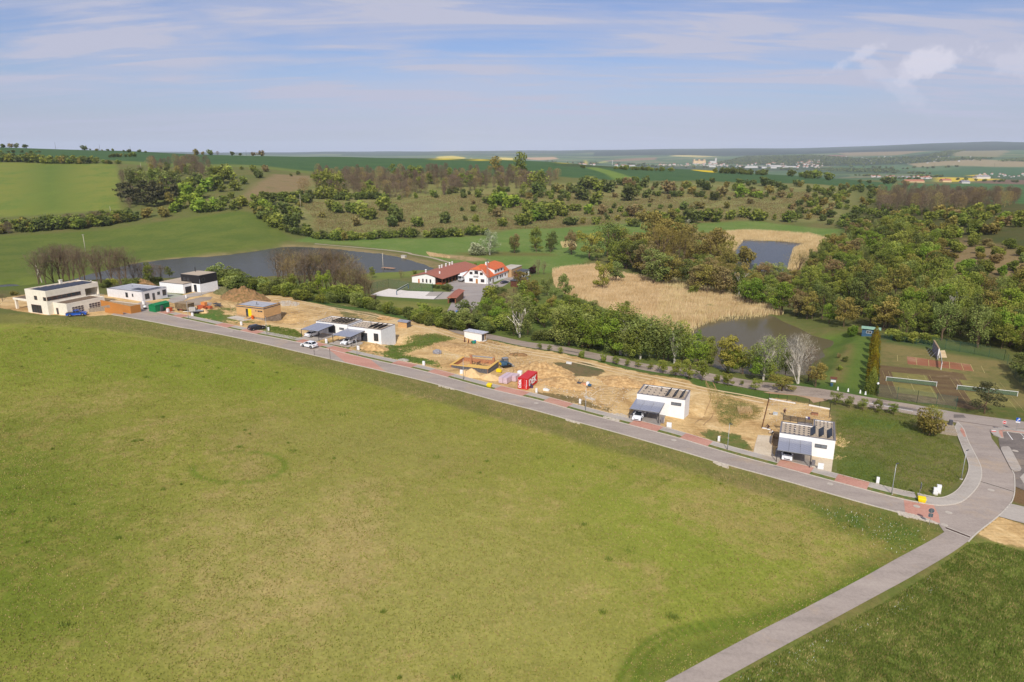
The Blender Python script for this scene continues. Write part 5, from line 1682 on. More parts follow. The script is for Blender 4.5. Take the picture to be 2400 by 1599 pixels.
def gp(px,py,dz=0.0):
 h = hit(px,py)
 return (h.x,h.y,h.z + dz)

def bevelled(mb,name,m,parent,w=.06,seg=2):
 o = fixbuild(mb,name,m,parent)
 bm = bmesh.new(); bm.from_mesh(o.data)
 ed = [e for e in bm.edges if len(e.link_faces) == 2 and e.calc_face_angle(0) > .5]
 bmesh.ops.bevel(bm,geom=ed,offset=w,segments=seg,affect='EDGES',profile=.6)
 for f in bm.faces:
  f.smooth = True
 bm.to_mesh(o.data); bm.free()
 return o

WHEEL_ME = {}

def car(name,label,cat,loc,rz,kind,paint,group=None):
 """local x is forward"""
 t = thing(name,label,cat,loc,rz,group)
 prof = {
  'sedan': dict(L=4.7,W=1.82,lower=[(-2.33,.38),(-2.33,.78),(-2.25,.98),(-1.55,1.03),(.85,.98),(1.75,.86),(2.25,.66),(2.35,.42),(2.3,.26),(-2.2,.26)],
                      cab=[(-1.75,1.0),(-.95,1.40),(.15,1.43),(1.05,.97)],r=.33,ax=(-1.42,1.42)),
  'estate': dict(L=4.6,W=1.8,lower=[(-2.3,.38),(-2.3,.85),(-2.22,1.0),(-1.55,1.03),(.9,.98),(1.8,.84),(2.22,.66),(2.3,.42),(2.25,.26),(-2.2,.26)],
                       cab=[(-2.15,1.0),(-1.85,1.46),(.1,1.49),(1.1,.97)],r=.33,ax=(-1.38,1.38)),
  'suv': dict(L=4.55,W=1.86,lower=[(-2.25,.42),(-2.27,.9),(-2.15,1.1),(-1.5,1.12),(.9,1.08),(1.8,.96),(2.2,.76),(2.27,.48),(2.2,.32),(-2.15,.32)],
     cab=[(-2.0,1.08),(-1.45,1.58),(.2,1.62),(1.15,1.06)],r=.37,ax=(-1.36,1.36)),
  'hatch': dict(L=4.2,W=1.78,lower=[(-2.1,.38),(-2.1,.88),(-2.0,1.0),(-1.4,1.03),(.85,.98),(1.6,.86),(2.02,.66),(2.1,.42),(2.05,.26),(-2.0,.26)],
                      cab=[(-1.95,1.0),(-1.45,1.44),(.15,1.47),(1.05,.97)],r=.32,ax=(-1.28,1.28)),
  'pickup': dict(L=5.2,W=1.86,lower=[(-2.6,.45),(-2.6,.95),(-2.55,1.0),(-.75,1.02),(1.2,1.06),(2.3,.98),(2.55,.78),(2.6,.5),(2.5,.36),(-2.5,.36)],
                       cab=[(-.85,1.0),(-.65,1.66),(.55,1.70),(1.35,1.04)],r=.38,ax=(-1.55,1.6)),
 }[kind]
 W = prof['W']; hw = W / 2
 lw = prof['lower']
 b = MB()
 ys = [(-hw + .10,.0),(-hw,.0),(hw,.0),(hw - .10,.0)]
 n = len(lw)
 vs = []
 for i,(y,_) in enumerate(ys):
  k = 1 if i in (1,2) else 0
  for (x,z) in lw:
   zz = z if k else (.26 + (z - .26) * 1.0)
   xx = x * (1 if k else .985)
   vs.append((xx,y * (1.0 if z < .9 else .965),zz))
 fs = [tuple(range(n)),tuple(range(3 * n,4 * n))[::-1]]
 for r in range(3):
  for i in range(n):
   j = (i + 1) % n
   fs.append((r * n + i,r * n + j,(r + 1) * n + j,(r + 1) * n + i))
 b.add(vs,fs)
 body = bevelled(b,'body',paint,t,.045,2)
 cb = prof['cab']
 g = MB()
 y0,y1 = hw - .10,hw - .27
 v = []
 for s in (-1,1):
  v += [(cb[0][0],s * y0,cb[0][1]),(cb[3][0],s * y0,cb[3][1]),(cb[2][0],s * y1,cb[2][1] - .03),(cb[1][0],s * y1,cb[1][1] - .03)]
 g.add(v,[(0,1,2,3),(7,6,5,4),(0,4,5,1),(1,5,6,2),(2,6,7,3),(3,7,4,0)])
 gl = fixbuild(g,'cabin_glass',CARGLASS,t)
 rfm = MB()
 x0,x1 = cb[1][0] - .02,cb[2][0] + .04; zr = (cb[1][1] + cb[2][1]) / 2
 rfm.add([(x0,-y1 - .02,cb[1][1] - .05),(x1,-y1 - .02,cb[2][1] - .05),(x1,y1 + .02,cb[2][1] - .05),(x0,y1 + .02,cb[1][1] - .05),(x0 + .08,-y1 + .08,cb[1][1] + .02),(x1 - .08,-y1 + .08,cb[2][1] + .02),(x1 - .08,y1 - .08,cb[2][1] + .02),(x0 + .08,y1 - .08,cb[1][1] + .02)],
   HX)
 fixbuild(rfm,'roof',paint,t)
 pl = MB()
 for s in (-1,1):
  for (a,bb) in ((cb[0],cb[1]),(cb[3],cb[2])):
   pl.tube([(a[0],s * (y0 + .012),a[1]),(bb[0],s * (y1 + .012),bb[1] - .02)],.045,4)
  xm = (cb[1][0] + cb[2][0]) / 2
  pl.tube([(xm + .1,s * (y0 + .012),cb[0][1]),(xm,s * (y1 + .012),zr - .02)],.035,4)
 o_ = fixbuild(pl,'pillars',paint,t); o_['kind'] = 'stuff'
 if kind == 'pickup':
  fixbuild(MB().box(-2.5,-.9,-hw + .14,hw - .14,1.0,1.035),'load_bed',DARK,t)
 r = prof['r']
 if r not in WHEEL_ME:
  w_ = MB(); w_.smooth = True
  w_.lathe([(r * .6,-.11),(r * .93,-.11),(r,-.08),(r,.08),(r * .93,.11),(r * .6,.11)],16)
  me = w_.mesh('wheel',RUBBER)
  me.transform(Matrix.Rotation(RAD(90),4,'X'))
  rm = MB().lathe([(r * .62,-.02),(r * .62,.02)],10)
  rm_me = MB().lathe([(.02,.125),(r * .25,.13),(r * .6,.10),(r * .62,-.10),(r * .25,-.13),(.02,-.125)],10).mesh('rim',RIM)
  rm_me.transform(Matrix.Rotation(RAD(90),4,'X'))
  WHEEL_ME[r] = (me,rm_me)
 for x in prof['ax']:
  for s in (-1,1):
   w = place('wheel',WHEEL_ME[r][0],t); w.location = (x,s * (hw - .09),r)
   place('rim',WHEEL_ME[r][1],w)
   fixbuild(MB().lathe([(r + .06,0),(r + .06,.02),(.02,.022)],16),'wheel_arch',DARK,t)
   a = t.children[-1] if False else None
 arches = [c for c in COL.objects if c.parent is t and c.name.startswith('wheel_arch')]
 k = 0
 for x in prof['ax']:
  for s in (-1,1):
   a = arches[k]; k += 1
   a.data.transform(Matrix.Rotation(RAD(-90 * s),4,'X'))
   a.location = (x,s * (hw - .012),r + .01)
 xf = lw[6][0] - .05
 for s in (-1,1):
  fixbuild(MB().box(xf - .06,xf + .05,s * (hw - .42) - .2,s * (hw - .42) + .2,lw[6][1] - .04,lw[6][1] + .12),'headlight',LAMP_W,t)
  fixbuild(MB().box(lw[1][0] - .02,lw[1][0] + .12,s * (hw - .3) - .2,s * (hw - .3) + .18,lw[1][1] - .08,lw[1][1] + .08),'tail_light',LAMP_R,t)
  fixbuild(MB().box(cb[3][0] - .35,cb[3][0] - .2,s * (hw + .02) - .09,s * (hw + .02) + .09,cb[3][1] - .02,cb[3][1] + .14),'mirror',paint,t)
 fixbuild(MB().box(lw[0][0] - .03,lw[0][0] + .02,-.26,.26,.55,.66),'number_plate',FRAME_W,t)
 fixbuild(MB().box(lw[7][0] - .04,lw[7][0] + .01,-.5,.5,.42,.58),'grille',DARK,t)
 return t

def gz(x,y):
 return float(land(x,y))

def cabinet(px,py,label,w=.42,h=1.15,d=.28):
 x,y,z = gp(px,py)
 t = thing('utility_cabinet',label,'utility cabinet',(x,y,z),YW,'white utility cabinets along the footpath')
 fixbuild(MB().box(-w / 2 - .03,w / 2 + .03,-.03,d + .03,-.2,.18),'plinth',SLAB,t)
 fixbuild(MB().box(-w / 2,w / 2,0,d,.183,h),'body',WHITE,t)
 fixbuild(MB().box(-w / 2 + .04,w / 2 - .04,-.022,-.003,.3,h - .1),'door',WHITE,t)
 fixbuild(MB().box(w / 2 - .10,w / 2 - .07,-.04,-.024,h * .6,h * .7),'handle',DARK,t)
 return t

def street_lamp(px,py,label,h=5.3,rz=0):
 x,y,z = gp(px,py)
 t = thing('street_lamp',label,'street lamp',(x,y,z),rz,'galvanised street lamps')
 fixbuild(MB().box(-.2,.2,-.2,.2,-.2,.12),'base',SLAB,t)
 p = MB(); p.smooth = True
 p.tube([(0,0,.1),(0,0,h * .35),(0,0,h * .36),(0,0,h)],[.075,.07,.05,.04],8)
 fixbuild(p,'pole',STEEL,t)
 fixbuild(MB().box(-.05,.62,-.08,.08,h - .02,h + .06),'lamp_head',DARK2,t)
 return t

def heap(label,pts_or_xy,rx,ry,h,m,rz=0,seed=0,name='spoil_heap',cat='spoil heap',group=None,p=1.6,sink=.25):
 x,y = pts_or_xy
 n,k = 26,44
 V,F = [],[]
 for i in range(n + 1):
  r = i / n
  for j in range(k):
   a = 2 * math.pi * j / k
   ex = mnoise.fractal(Vector((math.cos(a) * 1.4 + seed * 3.1,math.sin(a) * 1.4,seed)),.8,2,4)
   R = r * (1 + .22 * ex)
   lx,ly = R * rx * math.cos(a),R * ry * math.sin(a)
   wx = x + lx * math.cos(rz) - ly * math.sin(rz); wy = y + lx * math.sin(rz) + ly * math.cos(rz)
   hz = h * max(0,(1 - r ** p)) * (1 + .35 * mnoise.fractal(Vector((lx * .55 + seed * 9,ly * .55,seed * 2)),.7,2.2,4))
   hz += .10 * h * mnoise.fractal(Vector((lx * 1.8,ly * 1.8,seed)),.6,2,3) * (1 - r)
   V.append([wx - x,wy - y,hz,wx,wy])
 arr = np.array(V)
 g = land(arr[:,3],arr[:,4])
 z0 = gz(x,y)
 edge = np.repeat(np.arange(n + 1) / n,k)
 vs = [(a[0],a[1],gg - z0 + a[2] + .04 - (sink if e > .99 else 0)) for a,gg,e in zip(arr,g,edge)]
 for i in range(n):
  for j in range(k):
   j2 = (j + 1) % k
   F.append((i * k + j,(i + 1) * k + j,(i + 1) * k + j2,i * k + j2))
 me = bpy.data.meshes.new(name); me.from_pydata(vs,[],F); me.materials.append(m)
 me.polygons.foreach_set('use_smooth',[True] * len(F)); me.update()
 o = place(name,me); o.location = (x,y,z0)
 return tag(o,label,cat,group)

def sign_post(name,label,px,py,h,face_rz):
 x,y,z = gp(px,py)
 t = thing(name,label,'road sign',(x,y,z + .12),face_rz)
 fixbuild(MB().tube([(0,.03,-.3),(0,.03,h)],.035,8),'post',STEEL,t)
 return t

def disc(r,y,z,seg=24,th=.03):
 vs = []
 for k in range(seg):
  a = 2 * math.pi * k / seg
  vs.append((r * math.cos(a),y,z + r * math.sin(a)))
 for k in range(seg):
  a = 2 * math.pi * k / seg
  vs.append((r * math.cos(a),y - th,z + r * math.sin(a)))
 return vs,[tuple(range(seg)),tuple(range(seg,2 * seg))[::-1]] + [(k,(k + 1) % seg,seg + (k + 1) % seg,seg + k) for k in range(seg)]

def text_mesh(txt,size,m,name='lettering',bold=.02):
 cu = bpy.data.curves.new(name,'FONT')
 cu.body = txt; cu.size = size; cu.extrude = .01; cu.offset = bold; cu.align_x = 'CENTER'; cu.align_y = 'CENTER'
 cu.space_character = 1.02
 ob = bpy.data.objects.new('tmp_text',cu); COL.objects.link(ob)
 dg = bpy.context.evaluated_depsgraph_get()
 me = bpy.data.meshes.new_from_object(ob.evaluated_get(dg))
 bpy.data.objects.remove(ob); bpy.data.curves.remove(cu)
 me.name = name
 me.materials.clear(); me.materials.append(m)
 return me

def fit_text(me,w,h):
 co = np.empty(len(me.vertices) * 3); me.vertices.foreach_get('co',co); co = co.reshape(-1,3)
 lo,hi = co.min(0),co.max(0)
 sx,sy = w / (hi[0] - lo[0]),h / (hi[1] - lo[1])
 co[:,0] = (co[:,0] - (lo[0] + hi[0]) / 2) * sx; co[:,1] = (co[:,1] - (lo[1] + hi[1]) / 2) * sy
 me.vertices.foreach_set('co',co.ravel()); me.update()
 return me

SKIN = mat('skin',S(206,156,126),.7)
HAIR = mat('dark_hair',S(50,38,30),.8)
JACKET = mat('dark_jacket',S(78,48,58),.85)
SHIRT_W = mat('white_shirt',S(238,236,232),.85)
TROUSERS = mat('dark_trousers',S(70,52,50),.85)
SHOES = mat('shoes',S(40,36,34),.8)

def person(label,loc,rz,pose,shirt,trousers):
 """one continuous skinned figure"""
 if pose == 'stand':
  J = {'pel': (0,0,.95),'ches': (0,.02,1.25),'neck': (0,.03,1.47),'head': (0,.05,1.62),'top': (0,.04,1.74),
             'hl': (-.10,0,.90),'kl': (-.12,.04,.50),'al': (-.13,-.02,.09),'tl': (-.14,.16,.03),'hr': (.10,0,.90),'kr': (.13,.02,.50),'ar': (.15,-.02,.09),'tr': (.17,.16,.03),
             'sl': (-.19,.02,1.40),'el': (-.27,.06,1.14),'wl': (-.20,.24,1.00),'fl': (-.15,.30,.98),'sr': (.19,.02,1.40),'er': (.27,.05,1.13),'wr': (.22,.22,.98),'fr': (.18,.28,.95)}
 else:
  J = {'pel': (0,-.12,.48),'ches': (0,.14,.72),'neck': (0,.30,.88),'head': (0,.40,.97),'top': (0,.46,1.06),
             'hl': (-.11,-.10,.46),'kl': (-.18,.30,.50),'al': (-.16,-.02,.09),'tl': (-.17,.15,.03),'hr': (.11,-.10,.46),'kr': (.18,.26,.36),'ar': (.16,-.14,.10),'tr': (.16,.04,.03),
             'sl': (-.19,.24,.84),'el': (-.26,.42,.62),'wl': (-.14,.58,.42),'fl': (-.10,.64,.36),'sr': (.19,.24,.84),'er': (.26,.44,.60),'wr': (.15,.60,.38),'fr': (.11,.66,.32)}
 Rr = dict(pel=.15,ches=.155,neck=.06,head=.10,top=.075,hl=.09,kl=.062,al=.045,tl=.04,sl=.075,el=.048,wl=.035,fl=.03)
 Ed = [('pel','ches'),('ches','neck'),('neck','head'),('head','top'),('pel','hl'),('hl','kl'),('kl','al'),('al','tl'),('pel','hr'),('hr','kr'),('kr','ar'),('ar','tr'),
          ('ches','sl'),('sl','el'),('el','wl'),('wl','fl'),('ches','sr'),('sr','er'),('er','wr'),('wr','fr')]
 names = list(J)
 me = bpy.data.meshes.new('body')
 me.from_pydata([J[k] for k in names],[(names.index(a),names.index(b)) for a,b in Ed],[])
 t = thing('person',label,'person',loc,rz)
 o = place('body',me,t)
 sm = o.modifiers.new('skin','SKIN')
 sk = me.skin_vertices[0].data
 for i,k in enumerate(names):
  r = Rr.get(k) or Rr.get(k[0] + 'l',.05)
  sk[i].radius = (r,r * (.8 if k in ('ches','pel') else 1))
 sk[0].use_root = True
 sb = o.modifiers.new('sub','SUBSURF'); sb.levels = 2; sb.render_levels = 2
 dg = bpy.context.evaluated_depsgraph_get()
 m2 = bpy.data.meshes.new_from_object(o.evaluated_get(dg))
 o.modifiers.clear(); o.data = m2
 for m in (SKIN,shirt,trousers,SHOES):
  m2.materials.append(m)
 pz = J['pel'][2]; nz = J['neck'][2]
 P = {k: Vector(v) for k,v in J.items()}
 seg = [(a,b) for a,b in Ed]
 kindm = {}
 for a,b in seg:
  if b in ('tl','tr'): m = 3
  elif a in ('hl','kl','hr','kr') or b in ('hl','hr'): m = 2
  elif (a,b) in (('neck','head'),('head','top')) or b in ('fl','fr'): m = 0
  else: m = 1
  kindm[(a,b)] = m
 for f in m2.polygons:
  c = f.center; best = None
  for a,b in seg:
   pa,pb = P[a],P[b]; d = pb - pa
   u = max(0,min(1,(c - pa).dot(d) / d.length_squared))
   dist = (c - pa - d * u).length
   if best is None or dist < best[0]:
    best = (dist,kindm[(a,b)])
  f.material_index = best[1]; f.use_smooth = True
 hd = P['head'].lerp(P['top'],.6)
 h = bmesh.new(); bmesh.ops.create_icosphere(h,subdivisions=2,radius=.108)
 for v in list(h.verts):
  if v.co.z < -.02 and v.co.y > -.02:
   h.verts.remove(v)
 hm = bpy.data.meshes.new('hair'); h.to_mesh(hm); h.free(); hm.materials.append(HAIR)
 ho = place('hair',hm,t); ho.location = hd + Vector((0,-.015,.02))
 return t

def build_vehicles():
 gN = 'cars standing along the street'
 x,y,z = gp(725,814); car('suv','white suv standing on the carriageway before the semi detached pair','car',(x,y,z + .06),road_dir(px_to_s(725)) + math.pi,'suv',CAR_WHITE,gN)
 x,y,z = gp(*q(33,1150,350)); car('saloon_car','white saloon seen from behind in the left carport of the pair','car',(x + .5,y + 1.2,z + .1),YW + RAD(84),'sedan',CAR_WHITE,gN)
 x,y,z = gp(*q(33,1725,480)); car('saloon_car','white saloon facing out of the right carport of the pair','car',(x + .5,y + 1.4,z + .1),YW - RAD(92),'sedan',CAR_WHITE,gN)
 x,y,z = gp(*q(33,262,240)); car('estate_car','black car parked across the footpath by the timber house','car',(x + .2,y + .8,z + .12),YW + RAD(72),'estate',CAR_BLACK,gN)
 x,y,z = gp(*q(5,1290,845)); car('estate_car','white estate car under the carport second from the right','car',(x + .1,y + .2,z + .1),YW - RAD(91),'estate',CAR_WHITE,gN)
 x,y,z = gp(*q(6,1015,1010)); car('hatchback','white hatchback under the rightmost carport','car',(x,y + .1,z + .1),YW - RAD(88),'hatch',CAR_WHITE,gN)
 x,y,z = gp(*q(1,850,755)); car('pickup','bright blue pickup in front of the cream villa garage','car',(x,y,z + .05),RAD(20),'pickup',CAR_BLUE,gN)
 x,y,z = gp(*q(34,895,1205)); car('saloon_car','dark blue saloon between the guesthouse and the box lodges','car',(x,y,z + .1),RAD(48),'sedan',CAR_NAVY)
 # lorry
 x,y,z = gp(*q(3,1205,528))
 t = thing('lorry','white box lorry parked between the long hall and guesthouse','lorry',(x,y + .5,z + .08),YW - RAD(90) + RAD(-2))
 cabm = MB().add([(-1.0,-1.2,.8),(1.1,-1.2,.8),(1.1,1.2,.8),(-1.0,1.2,.8),(-1.0,-1.2,3.4),(.85,-1.15,3.35),(.85,1.15,3.35),(-1.0,1.2,3.4)],HX)
 bevelled(cabm,'cab',CAR_WHITE,t,.12,2)
 fixbuild(MB().add([(1.075,-1.05,1.9),(1.075,1.05,1.9),(.93,1.0,2.95),(.93,-1.0,2.95),(.9,-1.05,1.9),(.9,1.05,1.9),(.8,1.0,2.95),(.8,-1.0,2.95)],[(0,1,2,3),(7,6,5,4),(0,4,5,1),(1,5,6,2),(2,6,7,3),(3,7,4,0)]),'windscreen',CARGLASS,t)
 for s in (-1,1):
  fixbuild(MB().box(-.3,.75,s * 1.21 - .02,s * 1.21 + .02,1.9,2.7),'side_window',CARGLASS,t)
  fixbuild(MB().box(1.09,1.14,s * .9 - .2,s * .9 + .2,.95,1.2),'headlight',LAMP_W,t)
  fixbuild(MB().box(.7,.85,s * 1.42 - .1,s * 1.42 + .1,2.1,2.8),'mirror',DARK,t)
 fixbuild(MB().box(1.11,1.16,-.9,.9,1.25,1.75),'grille',DARK2,t)
 bevelled(MB().box(-11.5,-1.15,-1.27,1.27,1.2,3.95),'box_body',WHITE,t,.05,1)
 fixbuild(MB().box(-11.3,.8,-.5,.5,.7,1.19),'chassis',DARK,t)
 wm_ = MB(); wm_.smooth = True
 me = wm_.lathe([(.25,-.15),(.48,-.15),(.5,-.1),(.5,.1),(.48,.15),(.25,.15)],14).mesh('wheel',RUBBER); me.transform(Matrix.Rotation(RAD(90),4,'X'))
 for xx in (.2,-3.0,-8.6,-9.9):
  for s in (-1,1):
   w = place('wheel',me,t); w.location = (xx,s * 1.05,.5)
 # skid steer loader
 x,y,z = gp(*q(32,1760,455))
 t = thing('skid_steer_loader','small blue and yellow tracked loader on the sandy building plot','loader',(x,y + .8,z + .08),YW + RAD(50))
 for s in (-1,1):
  bevelled(MB().add([(-1.1,s * .85 - .2,.12),(1.1,s * .85 - .2,.12),(1.1,s * .85 + .2,.12),(-1.1,s * .85 + .2,.12),(-1.35,s * .85 - .2,.62),(1.3,s * .85 - .2,.62),(1.3,s * .85 + .2,.62),(-1.35,s * .85 + .2,.62)],HX),'track',RUBBER,t,.1,2)
  fixbuild(MB().tube([(-1.3,s * .62,1.75),(-.2,s * .62,1.5),(1.1,s * .62,.75),(1.5,s * .62,.4)],.09,6),'lift_arm',BLUE_P,t)
 bevelled(MB().box(-1.4,.3,-.62,.62,.5,1.5),'engine_body',BLUE_P,t,.08,2)
 fixbuild(MB().box(-1.43,-1.4,-.5,.5,.65,1.3),'rear_door',YELLOW,t)
 cg = MB()
 for sx in (-.75,.55):
  for sy in (-.5,.5):
   cg.box(sx - .05,sx + .05,sy - .05,sy + .05,1.3,2.25)
 fixbuild(cg,'cab_frame',DARK,t)
 fixbuild(MB().box(-.72,.5,-.46,.46,1.35,2.15),'cab_glass',GLASS_L,t)
 fixbuild(MB().box(-.85,.65,-.6,.6,2.253,2.35),'cab_roof',STEEL,t)
 fixbuild(MB().add([(1.4,-.95,.1),(2.2,-.95,.1),(2.2,.95,.1),(1.4,.95,.1),(1.3,-.95,.8),(1.4,-.95,.85),(1.4,.95,.85),(1.3,.95,.8)],[(3,2,1,0),(0,1,5,4),(2,3,7,6),(3,0,4,7),(4,5,6,7),(1,2,6,5)]),'bucket',STEEL,t)

def build_container():
 zb = 8.75
 t = thing('shipping_container','red steel container with large white DEK lettering','container',(1.3,145.7,zb),YW)
 w,d,h = 2.42,6.0,2.58
 # corrugated walls
 n = 48
 def corr(face):
  vs = []; fs = []
  L = d if face in ('r','l') else w
  k = int(L / .14)
  for i in range(k + 1):
   u = .08 + (L - .16) * i / k
   o_ = .03 if (i // 1) % 4 in (1,2) else 0.0
   if face == 'r': p = (w - .045 + o_,u)
   elif face == 'l': p = (.045 - o_,u)
   elif face == 'b': p = (u,d - .045 + o_)
   else: p = (u,.045 - o_)
   vs += [(p[0],p[1],.12),(p[0],p[1],h - .1)]
  for i in range(k):
   fs.append((2 * i,2 * i + 2,2 * i + 3,2 * i + 1))
  return MB().add(vs,fs)
 for f in ('r','l','b'):
  fixbuild(corr(f),'side_wall',RED,t)
 fr = MB()
 for x in (0,w - .12):
  for y in (0,d - .12):
   fr.box(x,x + .12,y,y + .12,0,h)
 for x in (0.01,w - .09):
  fr.box(x,x + .08,.12,d - .12,0.02,.14); fr.box(x,x + .08,.12,d - .12,h - .12,h - .01)
 for y in (.01,d - .09):
  fr.box(.12,w - .12,y,y + .08,.02,.14); fr.box(.12,w - .12,y,y + .08,h - .12,h - .01)
 fixbuild(fr,'frame',RED,t)
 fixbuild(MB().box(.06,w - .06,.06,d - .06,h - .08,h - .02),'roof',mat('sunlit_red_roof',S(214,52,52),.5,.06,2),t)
 for i,(a,b) in enumerate(((.13,w / 2 - .02),(w / 2 + .02,w - .13))):
  dr = fixbuild(MB().box(a,b,.03,.06,.14,h - .12),'door',RED,t)
  fixbuild(MB().tube([(a + .35 if i else b - .3,.01,.15),(a + .35 if i else b - .3,.01,h - .13)],.02,6),'locking_bar',STEEL,dr)
  fixbuild(MB().box(a + (.25 if i else .75),a + (.45 if i else .95),-.005,.02,.95,1.02),'handle',STEEL,dr)
 wp = mat('white_lettering',S(250,250,250),.6)
 me = fit_text(text_mesh('DEK',1.0,wp,bold=.035),4.6,1.55)
 o = place('lettering',me,t); o.rotation_euler = (RAD(90),0,RAD(90)); o.location = (w + .02,d / 2 + .05,1.38)
 me = fit_text(text_mesh('DEK',1.0,wp,bold=.035),2.05,.62)
 o = place('lettering',me,t); o.rotation_euler = (RAD(90),RAD(-90),0); o.location = (.50,.012,1.30)
 me = fit_text(text_mesh('Půjčovna',1.0,wp,bold=.01),2.0,.34)
 o = place('lettering',me,t); o.rotation_euler = (RAD(90),RAD(-90),0); o.location = (w - .34,.012,1.28)
 cs = MB()
 for x in (0,w - .18):
  for y in (0,d - .18):
   cs.box(x,x + .18,y,y + .18,-.30,-.003)
 fixbuild(cs,'footing_blocks',TIMBER_G,t)

def build_site():
 build_container()
 # pallets of blocks next to the container
 bm_ = mat('wrapped_blocks',S(224,202,206),.5,.08,4,col2=S(196,168,176))
 i = 0
 me = MB().box(0,1.0,0,1.0,.12,1.45).mesh('pallet_load',bm_)
 sx,sy = 0,0
 o = gp(*q(32,1590,840))
 names = ['near left','near right']
 spots = [(a,b) for b in range(4) for a in range(3 if b > 1 else 2)]
 for a,b in spots:
  t = thing('block_pallet','pallet of pale wrapped blocks, %s of its row, %s row from the street' % (('left','second','third')[a],('first','second','third','fourth')[b]),'pallet',(*L2W((o[0],o[1]),a * 1.12 - .0,b * 1.25),0),YW + random.uniform(-.03,.03),'pallets of wrapped blocks')
  t.location.z = gz(t.location.x,t.location.y) + .04
  place('pallet_load',me,t)
  fixbuild(MB().box(0,1,0,.12,0,.115).box(0,1,.44,.56,0,.115).box(0,1,.88,1,0,.115),'pallet_base',TIMBER_G,t)
 # foundation formwork
 fo = (-7.0,158.0)
 t = thing('formwork_foundation','unfinished house foundation in grey formwork panels with yellow timber capping','foundation',(-15.2,160.6,8.7),YW + RAD(3))
 pme = MB().box(0,.72,-.05,.0,-.9,1.05).box(.02,.07,-.09,-.05,-.9,1.05).mesh('formwork_panel',FORM)
 pme2 = MB().box(0,.05,0,.72,-.9,1.05).box(.05,.09,.02,.07,-.9,1.05).mesh('formwork_panel',FORM)
 for k in range(13):
  p = place('formwork_panel',pme,t); p.location = (.3 + k * .74,-.02,0)
 for k in range(9):
  p = place('formwork_panel',pme2,t); p.location = (10.02,.0 + k * .74,.0)
 wl = MB()
 for a in ((0,10,0,.4),(9.6,10,.403,6.8),(0,.4,.403,6.8),(0,10,6.803,7.2)):
  wl.box(*a,-1.2,1.0)
 fixbuild(wl,'blinding_wall',mat('brown_block',S(186,130,92),.85,.1,3),t)
 cap = MB()
 for a in ((-.15,10.15,-.12,.45,1.003,1.1),(9.5,10.15,.453,7.3,1.003,1.1),(-.15,.5,.453,7.3,1.003,1.1)):
  cap.box(*a)
 fixbuild(cap,'timber_capping',FORM_Y,t)
 for x,y in ((2.4,6.4),(8.6,6.4),(3.2,4.6)):
  fixbuild(MB().box(x,x + .5,y,y + .5,-.5,1.9),'block_column',mat('brown_block',S(186,130,92)),t)
 fixbuild(MB().tube([(2.6,7.0,1.6),(9.0,7.0,1.75)],.16,8),'steel_beam',STEEL,t)
 dk = MB()
 r = random.Random(3)
 for k in range(16):
  a = Vector((r.uniform(4,8),r.uniform(2.5,5.5),.25 + .02 * k)); an = r.uniform(0,3.1)
  dk.tube([a,a + Vector((math.cos(an) * 1.6,math.sin(an) * 1.6,.1))],.05,4)
 o_ = fixbuild(dk,'loose_timbers',DARK,t); o_['kind'] = 'stuff'
 fixbuild(MB().box(.5,9.5,.5,6.7,-.6,.12),'floor_slab',TIMBER,t)
 fixbuild(MB().box(4.0,9.4,.6,2.2,.95,1.002),'deck_boards',FORM_Y,t)
 # heaps
 dirt = mat('heap_earth',S(212,176,122),.95,.1,1.4,bump=.8,col2=S(176,138,90),bscale=4,lo=.4,hi=.6)
 brown = mat('heap_brown',S(164,124,84),.95,.1,1.2,bump=.8,col2=S(118,98,58),bscale=4,lo=.38,hi=.62)
 sand = mat('heap_sand',S(226,190,136),.95,.05,2,bump=.4,bscale=5)
 green = mat('heap_weeds',S(122,118,78),.95,.1,1.4,bump=.8,col2=S(92,92,52),bscale=4)
 def hp(label,n,x,y,rx,ry,h,m,seed,rz=YW,name='spoil_heap',cat='spoil heap'):
  p = hit(*q(n,x,y)); heap(label,(p.x,p.y),rx,ry,h,m,rz,seed,name,cat,'earth and sand heaps on the site')
 hp('large brown earth heap with weeds behind the timber house',2,745,435,9.5,6,3.8,brown,1)
 hp('smaller grey green earth heap near the black tower house',2,545,385,4.0,3.2,2.4,green,2)
 hp('dark earth heap just behind the long white bungalow',1,1590,425,5.5,3.5,2.3,brown,3)
 hp('long sand coloured spoil heap behind the red container',4,1760,720,8.5,5.5,2.3,dirt,4)
 hp('low sand coloured spoil ridge right of the red container',4,2020,850,6.5,4.0,1.3,dirt,5)
 hp('sand heap against the corner of the formwork foundation',4,960,750,2.9,2.2,1.5,sand,6)
 hp('sand heap between foundation and wrapped block pallets',4,1175,785,3.0,2.0,1.1,sand,7)
 hp('flat sandy mound on the plot between container and carport',5,1080,400,6.0,4.0,1.3,dirt,8)
 hp('wide flat sandy mound behind the formwork foundation',4,900,480,11,5.0,.9,dirt,9)
 hp('small brown mound on the bare plot behind the loader',4,1480,530,3.0,1.8,.7,brown,10)
 hp('small sand heap beside the flatbed trailer',31,1530,415,1.8,1.3,1.1,sand,11)
 hp('sandy bank in front of the blank white gable of the pair',2,2040,930,4.6,2.4,1.2,dirt,12)
 hp('sand mound inside the yard behind the right carport',5,1480,412,3.2,1.6,.8,dirt,13)
 # pale gravel heap
 hp('grey gravel heap on the grass left of the foundation',4,220,585,1.6,.9,.35,mat('grey_stone',S(178,172,156),.95,.1,6,bump=.6),14)
 # stones: white rubble field,rubble strips along the street
 stm = mat('pale_stone',S(216,204,184),.9,.12,3,col2=S(184,170,150))
